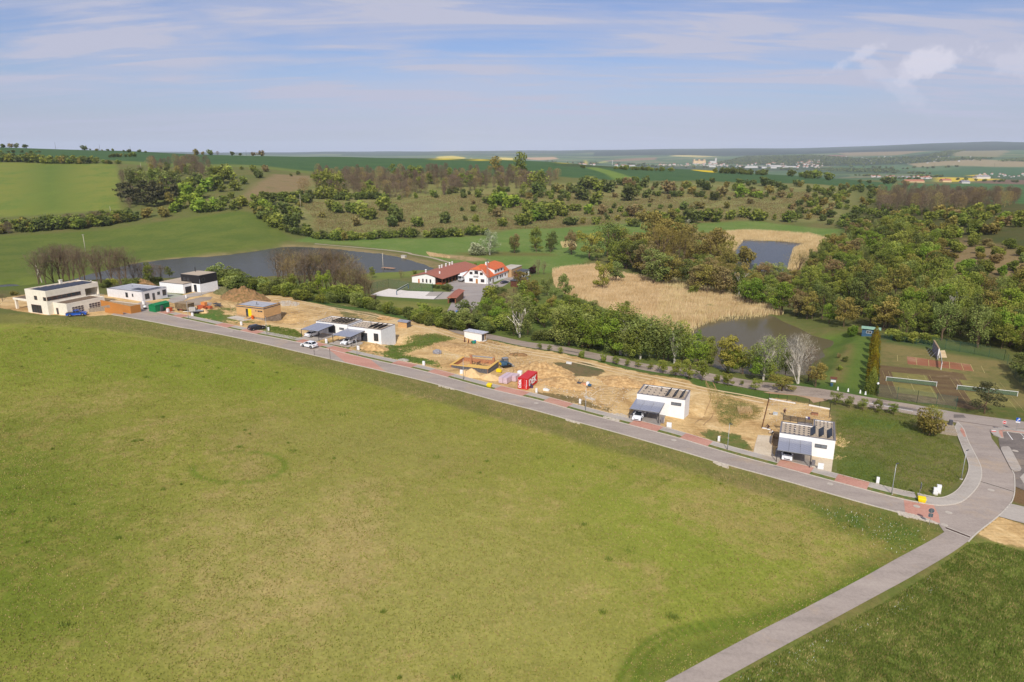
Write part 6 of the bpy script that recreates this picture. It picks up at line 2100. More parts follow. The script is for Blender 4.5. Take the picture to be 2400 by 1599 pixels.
 def rubble(name,pts,n,s0,s1,seed,lift=0.0):
  P = poly_at(pts); lo,hi = P.min(0),P.max(0)
  r = random.Random(seed)
  got = []
  while len(got) < n:
   x,y = r.uniform(lo[0],hi[0]),r.uniform(lo[1],hi[1])
   if float(sdist(x,y,P)) < 0: got.append((x,y))
  g = land(np.array([a for a,_ in got]),np.array([b for _,b in got]))
  mb = MB()
  for (x,y),z in zip(got,g):
   s = r.uniform(s0,s1); vs = []
   for a,b,c in ((-1,-1,-1),(1,-1,-1),(1,1,-1),(-1,1,-1),(-1,-1,1),(1,-1,1),(1,1,1),(-1,1,1)):
    vs.append((x + s * a * r.uniform(.5,1),y + s * b * r.uniform(.5,1),z + .04 + lift + s * .6 * c * r.uniform(.6,1)))
   mb.add(vs,HX)
  o = mb.build(name,stm); o['kind'] = 'stuff'
  return o
 rubble('rubble',qs(2,(1085,460),(1190,450),(1300,480),(1270,508),(1120,505)),240,.10,.34,1)
 rubble('stone_edging',qs(7,(455,1112),(640,1150),(850,1222),(890,1252),(760,1222),(640,1190),(560,1180),(470,1150)),420,.07,.16,2)
 rubble('stone_edging',qs(6,(110,1050),(200,1075),(300,1115),(290,1140),(190,1110),(120,1075)),160,.08,.18,3)
 rubble('stone_edging',qs(5,(400,855),(480,868),(570,900),(560,912),(470,890),(400,868)),130,.06,.15,4)
 rubble('stone_edging',qs(4,(600,862),(700,880),(790,908),(780,918),(690,898),(600,875)),130,.05,.12,5)
 rubble('stone_edging',qs(5,(860,820),(960,840),(1060,870),(1040,885),(940,855),(860,832)),70,.1,.3,6)
 rubble('stone_edging',qs(5,(960,780),(1100,790),(1180,830),(1080,830),(980,800)),60,.1,.26,7)
 rubble('rubble',qs(5,(620,575),(760,600),(740,625),(640,600)),40,.1,.3,9)
 rubble('clods',qs(4,(500,440),(1200,380),(1700,540),(2200,800),(2300,1000),(1700,860),(1250,680),(600,560)),700,.04,.14,31)
 rubble('clods',qs(5,(60,200),(500,340),(1200,330),(1300,500),(1000,760),(300,560),(0,400)),600,.04,.13,32)
 rubble('clods',qs(6,(800,300),(1500,420),(1540,540),(960,540),(760,640)),260,.04,.1,33)
 rubble('clods',qs(2,(1000,540),(1700,520),(1500,700),(1100,690)),120,.06,.16,8)
 # gabion retaining wall at the bend
 gx = MB()
 t = thing('gabion_steps','stone filled retaining steps beside the bushy willow at the bend','retaining wall',gp(*q(7,905,300)),RAD(-6))
 a = hit(*q(7,905,300)); b = hit(*q(7,1090,325))
 L = (b - a).length
 t.rotation_euler.z = math.atan2(b.y - a.y,b.x - a.x)
 for k,dd in enumerate((0,1.6,3.2)):
  fixbuild(MB().box(0,L,dd,dd + 1.55,-.4,.5 + .2 * k),'gabion',mat('gabion_stone',S(190,174,152),.95,.15,7,bump=.9,col2=S(140,124,104)),t)
 fixbuild(MB().box(L - .9,L - .3,3.3,3.9,.9,1.9),'steel_box',DARK2,t)
 # --- clutter by the villa
 s = thing('garden_shed','bright green metal garden shed at the left end of the street','shed',(-109.6,201.2,13.95),YW + RAD(2))
 fixbuild(MB().box(0,2.7,0,5.2,-.3,1.9),'wall',GREEN_P,s)
 fixbuild(MB().add([(-.12,-.15,1.9),(2.82,-.15,1.9),(2.82,5.35,1.9),(-.12,5.35,1.9),(1.35,-.15,2.4),(1.35,5.35,2.4)],[(0,4,5,3)[::-1],(4,1,2,5)[::-1],(0,1,4),(3,5,2),(0,3,2,1)]),'roof',GREEN_P,s)
 fixbuild(MB().box(.6,1.32,-.04,-.003,0,1.8),'door',GREEN_P,s); fixbuild(MB().box(1.36,2.1,-.045,-.003,0,1.8),'door',GREEN_P,s)
 def at31(x,y): return gp(*q(31,x,y))
 def boxthing(name,label,cat,p,rz,parts,group=None):
  t = thing(name,label,cat,p,rz,group)
  for pn,b,m in parts:
   fixbuild(MB().box(*b),pn,m,t)
  return t
 p = at31(560,405)
 t = thing('steel_panels','grey steel panels leaning beside the green shed','panels',p,YW)
 for k in range(3):
  o_ = fixbuild(MB().box(0,.9,0,.06,0,1.9),'panel',DARK2,t); o_.location = (-.75 + k * .12,k * .25,0); o_.rotation_euler = (RAD(-12),0,RAD(-5 * k))
 def pallet_stack(label,p,nx,ny,nz,s,m,rz=YW,group='pallets of orange bricks'):
  t = thing('brick_pallet',label,'pallet',p,rz,group)
  me = MB().box(0,s - .03,0,s - .03,0,s * .6 - .02).mesh('brick_pack',m)
  for i in range(nx):
   for j in range(ny):
    for k in range(nz):
     o_ = place('brick_pack',me,t); o_.location = (i * s,j * s,.14 + k * s * .6)
  fixbuild(MB().box(0,nx * s,0,ny * s,0,.13),'pallet_base',TIMBER_G,t)
  return t
 pallet_stack('tall pallet of orange bricks with a white sack before it',at31(690,400),2,2,3,.62,RED_D)
 pallet_stack('pallet of orange bricks behind the grey steel panels',at31(620,330),2,2,3,.6,RED_D)
 pallet_stack('wide pallet of orange bricks behind the flatbed trailer',at31(1400,345),4,2,3,.6,RED_D)
 pallet_stack('pallet of orange bricks topped with pale ones',at31(1480,260),3,2,3,.55,mat('pale_brick',S(232,150,86),.85,.1,5))
 pallet_stack('low pallet of red bricks right of the trailer',at31(1600,330),3,2,2,.55,RED_D)
 boxthing('big_bag','white building sack in front of the tall brick pallet','sack',at31(690,415),YW,[('sack',(0,.6,0,.6,0,1.05),FRAME_W),('straps',(.1,.5,.1,.5,1.053,1.15),FRAME_W)])
 p = at31(860,380)
 t = thing('box_trailer','long brown site trailer behind the portable toilet','trailer',p,YW + RAD(4))
 cm = mat('camouflage',S(142,122,92),.9,.12,2,col2=S(104,86,62))
 fixbuild(MB().box(0,5.2,.6,3.0,.5,2.3),'body',cm,t); fixbuild(MB().box(-.1,5.3,.5,3.1,2.303,2.42),'roof',mat('trailer_roof',S(158,136,106),.8),t)
 for x in (1,4):
  w_ = MB().lathe([(.35,-.1),(.35,.1)],12).mesh('wheel',RUBBER); w_.transform(Matrix.Rotation(RAD(90),4,'X')); o_ = place('wheel',w_,t); o_.location = (x,.75,.35)
 p = at31(1020,365)
 t = thing('portable_toilet','portable toilet with grey side, pink door and white roof','toilet',p,YW + RAD(38))
 bevelled(MB().box(-.55,.55,-.55,.55,0,2.05),'cabin',GREY_PL,t,.05,1)
 fixbuild(MB().box(-.5,.5,-.585,-.555,.08,1.95),'door',PINK,t)
 bevelled(MB().box(-.6,.6,-.6,.6,2.053,2.3),'roof',WHITE,t,.1,2)
 p = at31(1190,450)
 t = thing('flatbed_trailer','flatbed trailer loaded with grey concrete blocks','trailer',p,YW + RAD(38))
 fixbuild(MB().box(0,4.2,0,1.9,.6,.75),'deck',STEEL,t)
 fixbuild(MB().tube([(0,.95,.6),(-1.6,.95,.5)],.06,6),'drawbar',STEEL,t)
 for i in range(3):
  for j in range(2):
   fixbuild(MB().box(.2 + i * .62,.78 + i * .62,.25 + j * .7,.9 + j * .7,.753,1.75),'block_load',mat('grey_blocks',S(196,190,180),.9,.08,4),t)
 wme = MB().lathe([(.32,-.1),(.32,.1)],12).mesh('wheel',RUBBER); wme.transform(Matrix.Rotation(RAD(90),4,'X'))
 for x in (1.7,2.5):
  for y in (-.1,2.0):
   o_ = place('wheel',wme,t); o_.location = (x,y,.32)
 boxthing('barrel_stand','white round tank on a dark stand left of the green shed','tank',at31(200,345),YW,[('stand',(-.4,.4,-.3,.3,0,.5),DARK)])
 tk = COL.objects[-2] if False else [o_ for o_ in COL.objects if o_.name.startswith('barrel_stand')][-1]
 tb = MB(); tb.smooth = True
 fixbuild(tb.lathe([(.05,.5),(.4,.55),(.46,.8),(.4,1.1),(.05,1.2)],14),'tank',WHITE,tk)
 r = random.Random(5)
 t = thing('scrap_pile','pile of dark scrap and pipes left of the timber house','scrap pile',at31(1770,270),YW)
 pm_ = MB()
 for k in range(22):
  a = Vector((r.uniform(-.2,2.2),r.uniform(-.5,.8),r.uniform(.1,.9))); an = r.uniform(-.5,.9)
  pm_.tube([a,a + Vector((math.cos(an) * r.uniform(.8,1.8),math.sin(an),r.uniform(-.3,.3)))],r.uniform(.06,.14),5)
 o_ = fixbuild(pm_,'pipes',DARK2,t); o_['kind'] = 'stuff'
 t = thing('timber_pile','untidy pile of pale planks and branches behind the semi detached pair','timber pile',gp(*q(2,2130,640)),YW)
 pm_ = MB()
 for k in range(46):
  a = Vector((r.uniform(-2,2),r.uniform(-.9,.9),r.uniform(.05,.9))); an = r.uniform(-1,1)
  pm_.tube([a,a + Vector((math.cos(an) * r.uniform(.8,2.2),math.sin(an),r.uniform(-.2,.3)))],r.uniform(.04,.09),4)
 o_ = fixbuild(pm_,'planks',TIMBER,t); o_['kind'] = 'stuff'
 # things leaning at the site hut
 t = thing('timber_offcuts','boards and offcuts leaning on the white site hut','timber',gp(*q(4,880,385)),RAD(-33))
 for k,(x,h_) in enumerate(((0,1.5),(1.1,1.3),(1.45,1.0),(1.9,.8),(2.6,.5))):
  o_ = fixbuild(MB().box(x,x + .35,0,.08,0,h_),'board',BROWN_WOOD if k % 2 == 0 else TIMBER,t); o_.rotation_euler.x = RAD(-14)
 boxthing('crate','green covered crate in front of the site hut','crate',gp(*q(4,960,398)),RAD(-33),[('crate',(0,1.1,0,.8,0,.55),mat('teal_sheet',S(40,150,120),.6)),('lid',(-.04,1.14,-.04,.84,.553,.62),mat('teal_sheet',S(40,150,120)))])
 boxthing('barrel','blue drum beside the green crate at the site hut','drum',gp(*q(4,1005,396)),0,[('base',(-.3,.3,-.3,.3,0,.08),BLUE_B)])
 bb = [o_ for o_ in COL.objects if o_.name.startswith('barrel') and o_.get('category') == 'drum'][-1]
 tb = MB(); tb.smooth = True
 fixbuild(tb.lathe([(.3,.08),(.32,.3),(.32,.7),(.28,.85),(.02,.87)],14),'drum',BLUE_B,bb)
 t = thing('plank_deck','low timber pallet deck right of the site hut','pallet',gp(*q(4,1040,392)),RAD(-33))
 for k in range(6):
  fixbuild(MB().box(k * .3,k * .3 + .26,0,1.3,.02,.12),'plank',TIMBER,t)
 # things on the plots
 t = thing('tarpaulin_heap','grey tarpaulin heap on the bare plot left of the foundation','tarpaulin',gp(*q(4,585,512)),0)
 heapm = mat('grey_tarp',S(150,148,152),.6,.12,3)
 bm2 = bmesh.new(); bmesh.ops.create_icosphere(bm2,subdivisions=3,radius=1)
 for v in bm2.verts:
  v.co += v.normal * .35 * mnoise.noise(v.co * 2.2); v.co.x *= 1.1; v.co.y *= .8; v.co.z = max(-.1,v.co.z * .85 + .3)
 me2 = bpy.data.meshes.new('tarpaulin'); bm2.to_mesh(me2); bm2.free(); me2.materials.append(heapm); place('tarpaulin',me2,t)
 boxthing('pump_unit','bright yellow machine standing by the wrapped block pallets','machine',gp(*q(32,1600,560)),YW,[('body',(-.6,.6,-.4,.4,.1,.65),YELLOW),('hood',(-.5,.3,-.3,.3,.653,.85),YELLOW),('skid',(-.65,.65,-.42,.42,0,.1),DARK)])
 def grit(px,label):
  t = thing('grit_bin',label,'grit bin',gp(*px,.12),YW,'yellow grit bins beside the footpath'); t.scale = (.85,.85,.9)
  b = MB().add([(-.55,-.4,0),(.55,-.4,0),(.55,.4,0),(-.55,.4,0),(-.65,-.48,.6),(.65,-.48,.6),(.65,.48,.75),(-.65,.48,.75)],HX)
  bevelled(b,'bin',YELLOW,t,.04,1)
  fixbuild(MB().add([(-.7,-.53,.605),(.7,-.53,.605),(.7,.53,.76),(-.7,.53,.76),(-.6,-.4,.72),(.6,-.4,.72),(.6,.45,.9),(-.6,.45,.9)],HX),'lid',YELLOW,t)
 grit(q(32,1355,940),'yellow grit bin on the verge below the wrapped block pallets')
 grit(q(7,715,1020),'yellow grit bin on the verge at the red road table')
 # materials with grey tub,orange wheelbarrow ... on the plot right of the container
 t = thing('material_pile','pile of sacks and orange blocks with blue tarpaulin on the bare plot','material pile',gp(*q(5,540,450)),YW)
 fixbuild(MB().box(.9,2.0,0,.9,0,.8),'block_pack',mat('salmon_blocks',S(226,158,116),.85),t)
 fixbuild(MB().box(-.4,.7,-.2,.8,0,.9),'dark_crate',DARK2,t)
 for a in (0,1):
  fixbuild(MB().tube([(.0 + a * .9,.2,.9),(.35 + a * .9,.6,1.7)],.05,5),'handle',DARK,t)
 fixbuild(MB().box(2.0,2.6,.3,1.0,0,1.2),'sack',WHITE,t)
 fixbuild(MB().add([(2.5,-.3,.6),(3.3,0,.5),(3.2,.8,.6),(2.4,.6,.9),(2.5,-.3,.7),(3.3,0,.6),(3.2,.8,.7),(2.4,.6,1.0)],HX),'blue_tarpaulin',BLUE_P,t)
 boxthing('sack','white plastic sack heap right of the red container','sack',gp(*q(5,150,500)),YW,[('sack',(-.5,.5,-.3,.3,0,.45),WHITE),('sack',(.3,.8,-.25,.4,0,.3),FRAME_W)])
 boxthing('concrete_trough','white trough lying beside the earth track','trough',gp(*q(5,437,172)),YW,[('trough',(-.7,.7,-.25,.25,0,.4),FRAME_W),('rim',(-.75,.75,-.3,.3,.403,.45),FRAME_W)])
 boxthing('container_step','dark roll and crate leaning on the right side of the container','crate',gp(*q(4,1610,890)),YW,[('crate',(-.3,.3,-.3,.3,0,1.0),DARK),('roll',(.3,.7,-.2,.2,0,.7),mat('purple_roll',S(80,60,96),.7))])
 t = thing('white_tank','white tank peeping out between pallets and container','tank',gp(*q(4,1490,775)),YW)
 bevelled(MB().box(-.5,.5,0,1,0,1.5),'tank',WHITE,t,.15,2)
 t = thing('branch_frame','thin bent branch frame left of the carport second from the right','branches',gp(*q(5,960,700)),YW)
 fixbuild(MB().tube([(0,0,0),(.4,0,1.2),(1.0,.2,1.9),(1.6,.3,2.0)],.04,5),'branch',TIMBER_G,t)
 fixbuild(MB().tube([(-3.0,0,.3),(-1.5,0,.35),(0,0,.2)],.04,5),'branch',TIMBER_G,t)
 # behind the rightmost house
 sh = L2W((49.2,116.5),3.1,10.4)
 t = thing('swim_spa','large grey covered tub with dark sides behind the slatted railing','tub',(*sh,gz(*sh)),YW + RAD(2))
 bevelled(MB().box(0,2.6,0,2.5,-.3,1.5),'tub',mat('slate_side',S(76,82,104),.6),t,.08,1)
 bevelled(MB().box(-.05,2.65,-.05,2.55,1.503,1.7),'cover',mat('grey_cover',S(172,160,150),.7),t,.06,1)
 sh = L2W((49.2,116.5),.7,10.3)
 t = thing('white_tent','crumpled white sheet over a frame beside the grey tub','sheet',(*sh,gz(*sh)),YW)
 fixbuild(MB().add([(0,0,0),(1.9,0,0),(1.9,1.5,0),(0,1.5,0),(.7,.6,1.5),(1.2,.8,1.4)],[(0,1,5,4),(1,2,5),(2,3,4,5),(3,0,4),(3,2,1,0)]),'sheet',FRAME_W,t)
 fixbuild(MB().tube([(-.7,.1,.1),(0,.3,.9),(1.0,1.0,1.8),(1.9,1.6,1.2)],.06,5),'branch',TIMBER_G,t)
 p = gp(*q(35,1240,350)); person('person in dark red top standing behind the rightmost house',p,RAD(170),'stand',JACKET,TROUSERS)
 p = gp(*q(35,950,590)); person('person in a dark top crouching at the flower bed left of the rightmost house',p,RAD(120),'crouch',JACKET,TROUSERS)
 p = gp(*q(35,1025,695)); person('person in a white shirt bending down beside the rightmost house',p,RAD(100),'crouch',SHIRT_W,TROUSERS)
 boxthing('white_stone_slabs','pale slabs on the ground before the crouching person','slabs',gp(*q(35,880,585)),YW,[('slab',(-.5,.4,-.2,.2,0,.12),FRAME_W),('slab',(.5,1.1,-.5,-.1,0,.12),FRAME_W)])
 boxthing('sheet_stack','stack of pale blue sheets on the sand behind the rightmost house','sheets',gp(*q(35,1070,330)),YW,[('sheets',(-.4,.5,-.3,.4,0,.45),mat('pale_blue_sheet',S(190,196,200),.6)),('plank',(-1.2,-.41,-.1,.05,0,.1),BROWN_WOOD)])
 boxthing('earth_crate','brown crate of soil on the sand behind the rightmost house','crate',gp(*q(35,1800,330)),YW,[('crate',(-.7,.7,-.4,.5,0,.35),mat('brown_crate',S(164,118,90),.9)),('soil',(-.6,.6,-.3,.4,.353,.42),mat('soil',S(140,100,74),.95,bump=.6))])
 boxthing('garden_pots','white and purple pots behind the slatted railing','pots',gp(*q(35,1670,410)),YW,[('pot',(-.4,0,-.2,.2,0,.4),FRAME_W),('pot',(.05,.45,-.2,.2,0,.35),mat('purple_pot',S(90,74,130),.6)),('pot',(-.2,.4,.25,.6,0,.3),mat('purple_pot',S(90,74,130)))])
 boxthing('heat_pump','grey heat pump box on the pale paving right of the rightmost carport','heat pump',gp(*q(6,1335,1105)),YW,[('body',(-.25,.3,-.3,.5,.1,.9),GREY_PL),('foot',(-.25,.3,-.3,.5,0,.1),DARK)])
 boxthing('heat_pump','white slatted cooler box beside the carport second from the right','heat pump',gp(*q(5,1580,900)),YW,[('body',(-.25,.35,-.3,.4,.1,1.1),GREY_PL),('side',(.352,.37,-.25,.35,.15,1.05),FRAME_W)])
 # garden fence of the rightmost plot
 t = thing('mesh_fence','thin posts of an unfinished garden fence on pale plinth boards','fence',gp(*q(35,960,48)),0)
 base = Vector(t.location)
 A = hit(*q(35,960,48)); B = hit(*q(35,1450,132)); C = hit(*q(35,1692,165)); D = hit(*q(35,2080,238)); E_ = hit(*q(35,2065,400)); G_ = hit(*q(35,830,575))
 def run(a,b,n,hgt,plinth):
  for k in range(n + 1):
   p = a.lerp(b,k / n) - base
   fixbuild(MB().box(p.x - .035,p.x + .035,p.y - .035,p.y + .035,p.z - .2,p.z + hgt),'post',DARK,t)
  if plinth:
   d_ = (b - a).xy.normalized(); nn = Vector((-d_.y,d_.x)) * .04
   a_,b_ = a - base,b - base
   fixbuild(MB().add([(a_.x - nn.x,a_.y - nn.y,a_.z),(b_.x - nn.x,b_.y - nn.y,b_.z),(b_.x + nn.x,b_.y + nn.y,b_.z),(a_.x + nn.x,a_.y + nn.y,a_.z),
                               (a_.x - nn.x,a_.y - nn.y,a_.z + .3),(b_.x - nn.x,b_.y - nn.y,b_.z + .3),(b_.x + nn.x,b_.y + nn.y,b_.z + .3),(a_.x + nn.x,a_.y + nn.y,a_.z + .3)],
                              HX),'plinth_board',FRAME_W,t)
 run(A,B,3,1.5,True); run(C,D,2,1.5,True); run(D,E_,3,1.3,False); run(A,G_,8,.35,False)
 # lower boundary of the left side: brown low planting edge
 d_ = (G_ - A);
 fixbuild(MB().tube([A - base + Vector((0,0,.1)),A.lerp(G_,.5) - base + Vector((0,0,.12)),G_ - base + Vector((0,0,.1))],.10,5),'edging',mat('rust_edging',S(120,74,46),.9),t)
 # utility cabinets
 for n,x,y,lab,w,h in ((31,155,245,'white utility cabinet left of the green shed',.9,1.1),(31,1135,92,'white utility cabinet on the drive behind the portable toilet',.5,1.1),(31,1280,508,'white utility cabinet right of the flatbed trailer',.65,1.1),
                               (33,35,162,'white utility cabinet left of the black parked car',.6,1.15),(33,478,252,'white utility cabinet right of the black parked car',.42,1.1),
                               (33,1415,455,'white utility cabinet between the two carports of the pair',.62,1.3),(33,1935,565,'white utility cabinet right of the right carport of the pair',.62,1.2),
                               (4,436,648,'white utility cabinet left of the formwork foundation',.62,1.15),(32,655,635,'white utility cabinet before the heap at the foundation',.68,1.25),
                               (4,1680,950,'white utility cabinet right of the red container',.42,1.1),(5,570,668,'white utility cabinet near the tall lamp on the bare plot',.42,1.1),
                               (5,1662,960,'wide white utility cabinet below the house second from the right',.95,1.1),(5,2272,1130,'white utility cabinet at the left edge of the lawn patch',.42,1.1),
                               (6,1425,1160,'wide white utility cabinet on the paving of the rightmost house',.95,1.2),(7,253,828,'single white utility cabinet on the right hand lawn',.45,1.2)):
  cabinet(*q(n,x,y),lab,w,h)
 cabinet(*q(7,860,945),'left one of two white utility cabinets standing together on the lawn',.62,1.2,.5)
 cabinet(*q(7,893,930),'right one of two white utility cabinets standing together on the lawn',.62,1.45,.5)
 for n,x,y,h,lab in ((31,1198,578,5.3,'street lamp in the verge by the flatbed trailer'),(1,2222,533,5.6,'street lamp on the drive of the black tower house'),(33,458,318,5.3,'street lamp right of the black parked car'),
       (33,1225,640,1.2,'short marker post on the field edge below the white suv'),(33,1484,712,2.8,'thin dark pole on the field edge below the red road table'),
       (33,1918,650,5.2,'street lamp by the red road table of the pair'),(32,708,760,5.2,'street lamp in the verge by the formwork foundation'),
       (5,640,750,5.3,'street lamp in the verge below the bare plot'),(6,285,918,5.3,'street lamp left of the rightmost house'),
       (7,400,938,5.4,'street lamp below the right hand lawn'),(7,1132,778,5.3,'street lamp inside the bend of the footpath')):
  if h > 4:
   street_lamp(*q(n,x,y),lab,h,RAD(-60) if n != 7 else RAD(30))
  else:
   t = thing('marker_post',lab,'post',gp(*q(n,x,y)),0)
   fixbuild(MB().tube([(0,0,-.2),(0,0,h)],.04,6),'post',DARK,t); fixbuild(MB().box(-.06,.06,-.06,.06,h - .25,h + .003),'cap',DARK,t)
 # road signs
 t = sign_post('no_entry_sign','round red no entry sign on the car park island',*q(7,1566,282),2.3,RAD(-24))
 v,f = disc(.36,-.02,2.0); fixbuild(MB().add(v,f),'rim',WHITE,t)
 v,f = disc(.31,-.055,2.0,th=.01); fixbuild(MB().add(v,f),'red_disc',RED,t)
 fixbuild(MB().box(-.24,.24,-.085,-.067,1.94,2.06),'white_bar',WHITE,t)
 t = sign_post('parking_sign','blue square road sign with a small white plate beneath',*q(7,1706,284),3.1,RAD(-26))
 fixbuild(MB().box(-.36,.36,-.03,0,2.25,2.97),'blue_panel',mat('sign_blue',S(20,90,200),.4),t)
 fixbuild(MB().add([(-.2,-.045,2.35),(.22,-.045,2.6),(.24,-.045,2.85),(-.02,-.045,2.85),(.02,-.045,2.66),(-.2,-.045,2.5),(-.2,-.033,2.35),(.22,-.033,2.6),(.24,-.033,2.85),(-.02,-.033,2.85),(.02,-.033,2.66),(-.2,-.033,2.5)],
                      [(0,1,2,3,4,5),(11,10,9,8,7,6)] + [(k,6 + k,6 + (k + 1) % 6,(k + 1) % 6) for k in range(6)]),'symbol',WHITE,t)
 fixbuild(MB().box(-.36,.36,-.03,0,1.95,2.2),'plate',WHITE,t)
 t = sign_post('road_sign','round road sign seen from behind over a square plate at the junction',*q(7,795,1255),2.5,RAD(160))
 v,f = disc(.38,-.02,2.2); fixbuild(MB().add(v,f),'disc',mat('sign_back',S(92,104,112),.6),t)
 fixbuild(MB().box(-.3,.3,-.03,0,1.15,1.75),'plate',mat('sign_back',S(92,104,112)),t)
 t = sign_post('road_sign','white edged road sign on the grass strip by the grit bin',*q(7,688,978),2.6,RAD(66))
 fixbuild(MB().box(-.32,.32,-.03,0,1.7,2.55),'panel',mat('sign_dark',S(84,86,104),.5),t); fixbuild(MB().box(-.36,.36,-.045,-.033,1.66,2.59),'border',WHITE,t)
 t = thing('marker_plate','low red and white marker plate on the car park island','marker',gp(*q(7,1470,285),.2),RAD(-10))
 fixbuild(MB().box(-.45,.45,-.1,.1,0,.12),'base',RED,t); fixbuild(MB().box(-.4,.4,-.08,.08,.123,.2),'top',WHITE,t)

def build_sports():
 CO = mat('court_green',S(140,132,70),.95,.08,.5,col2=S(120,112,60))
 CL = road_mat('court_clay',S(112,90,60),S(128,112,68),S(96,76,50))
 RC = road_mat('court_red',S(156,100,72),S(160,116,82),S(134,92,62))
 ln = mat('court_line',S(188,172,112),.9,.05,4)
 wl_ = mat('court_line_red',S(216,150,120),.9,.05,4)
 def z8(*p): return qs(8,*p)
 sheet('court_surface',z8((752,640),(1010,665),(1440,705),(1560,720),(1700,960),(1760,1130),(1500,1080),(1150,1050),(735,985),(745,760)),CL,.03,2.5)
 sheet('court_surface',z8((1560,715),(1680,735),(1960,1130),(1760,1130)),CL,.034,2.5)
 o1 = hit(*q(8,833,815)); o2 = hit(*q(8,1385,880))
 e1 = (o2 - o1).xy.normalized(); e2 = Vector((-e1.y,e1.x))
 c = (o1.xy + o2.xy) / 2
 def court(c,first):
  hw,hl = 5.3,8.6
  def rect(u0,u1,v0,v1): return [tuple(c + e1 * u + e2 * v) for u,v in ((u0,v0),(u1,v0),(u1,v1),(u0,v1))]
  sheet('tennis_court',rect(-3.4,4.6,.6,hl + .5),CO,.045,1.5,world=True)
  sheet('tennis_court',rect(-3.9,4.4,-9.2,-.5),CO,.045,1.5,world=True)
  for u in (-5.3,-4.0,4.0,5.3):
   sheet('court_line',rect(u - .03,u + .03,-11,9.5),ln,.055,2,world=True)
  sheet('court_line',rect(-.05,.05,-6.4,6.4),ln,.055,2,world=True)
 court(c,True)
 c2p = hit(*q(8,1615,910)); c2 = c2p.xy + e1 * 5.4
 court(c2,False)
 netm,N,L,b = new_mat('net_mesh')
 b.inputs['Base Color'].default_value = (*S(96,118,92),1); b.inputs['Roughness'].default_value = .9
 trn = N.new('ShaderNodeBsdfTransparent'); mx = N.new('ShaderNodeMixShader'); mx.inputs[0].default_value = .62
 L.new(trn.outputs[0],mx.inputs[1]); L.new(b.outputs[0],mx.inputs[2]); L.new(mx.outputs[0],N['Material Output'].inputs[0])
 MATS['net_mesh'] = netm
 def net(a,length,label,h=1.05):
  t = thing('tennis_net',label,'net',(a[0],a[1],gz(*a)),math.atan2(e1.y,e1.x),'tennis nets')
  fixbuild(MB().box(0,length,-.01,.01,.05,h),'net',netm,t)
  fixbuild(MB().box(0,length,-.03,.03,h,h + .09),'net_band',WHITE,t)
  for x in (-.06,length):
   fixbuild(MB().box(x - .03,x + .05,-.05,.05,-.1,h + .15),'post',WHITE,t)
 net(o1.xy,(o2 - o1).length,'left tennis net with white band, fully visible')
 net(c2p.xy,12.0,'right tennis net partly behind the pine')
 # red volleyball court
 sheet('ball_court',z8((1062,545),(1160,555),(1430,600),(1520,603),(1762,632),(1803,713),(1690,703),(1430,668),(1300,655),(1070,632)),RC,.05,1.5)
 for a,b in (((1160,560),(1172,640)),((1300,585),(1305,655)),((1530,608),(1535,680)),((1660,625),(1690,702)),((1062,547),(1762,634)),((1072,632),(1800,712)),((1762,634),(1800,712)),((955,530),(960,598)),((1880,650),(1920,730)),((1110,520),(1440,545))):
  A = hit(*q(8,*a)).xy; B = hit(*q(8,*b)).xy; d = (B - A).normalized(); n_ = Vector((-d.y,d.x)) * .06
  sheet('court_line',[tuple(A - n_),tuple(B - n_),tuple(B + n_),tuple(A + n_)],ln,.062,3,world=True)
 # volleyball post pair and practice wall
 p = hit(*q(8,1437,692)); p2 = hit(*q(8,1420,560))
 t = thing('ball_net','white posts and net across the red ball court','net',tuple(p),math.atan2(p2.y - p.y,p2.x - p.x))
 L_ = (p2 - p).length
 for x in (0,L_):
  fixbuild(MB().tube([(x,0,-.1),(x,0,2.0)],.08,8),'post',WHITE,t)
 fixbuild(MB().box(0,L_,-.01,.01,1.0,1.9),'net',netm,t); fixbuild(MB().box(0,L_,-.03,.03,1.9,2.0),'net_band',WHITE,t)
 a = hit(*q(8,1400,575)); b = hit(*q(8,1388,470)); b2 = hit(*q(8,1372,455))
 t = thing('practice_wall','tall grey practice wall at the edge of the red court','wall',tuple(a),RAD(66.5))
 fixbuild(MB().box(0,9.5,-.12,.12,-.6,2.9),'panel',mat('grey_boards',S(150,142,150),.8,.1,1.5),t)
 fixbuild(MB().box(-.12,-.003,-.14,.14,-.6,2.95),'end_post',WHITE,t)
 fixbuild(MB().box(0,9.6,-.2,.2,2.903,3.05),'coping',TIMBER_G,t)
 for k in range(4):
  fixbuild(MB().tube([(1.0 + k * 2.4,.14,2.2),(1.0 + k * 2.4,1.6,0)],.05,5),'stay',STEEL,t)
 sheet('sand_patch',z8((1415,480),(1480,478),(1505,560),(1425,560)),road_mat('track_sand',S(226,198,152),S(236,212,172),S(206,176,130)),.05,1)
 # court fences (tall green mesh)
 fm,N,L,b = new_mat('fence_mesh')
 b.inputs['Base Color'].default_value = (*S(70,110,96),1)
 trn = N.new('ShaderNodeBsdfTransparent'); mx = N.new('ShaderNodeMixShader'); mx.inputs[0].default_value = .12
 L.new(trn.outputs[0],mx.inputs[1]); L.new(b.outputs[0],mx.inputs[2]); L.new(mx.outputs[0],N['Material Output'].inputs[0])
 MATS['fence_mesh'] = fm
 gp_ = mat('green_post',S(52,92,78),.6)
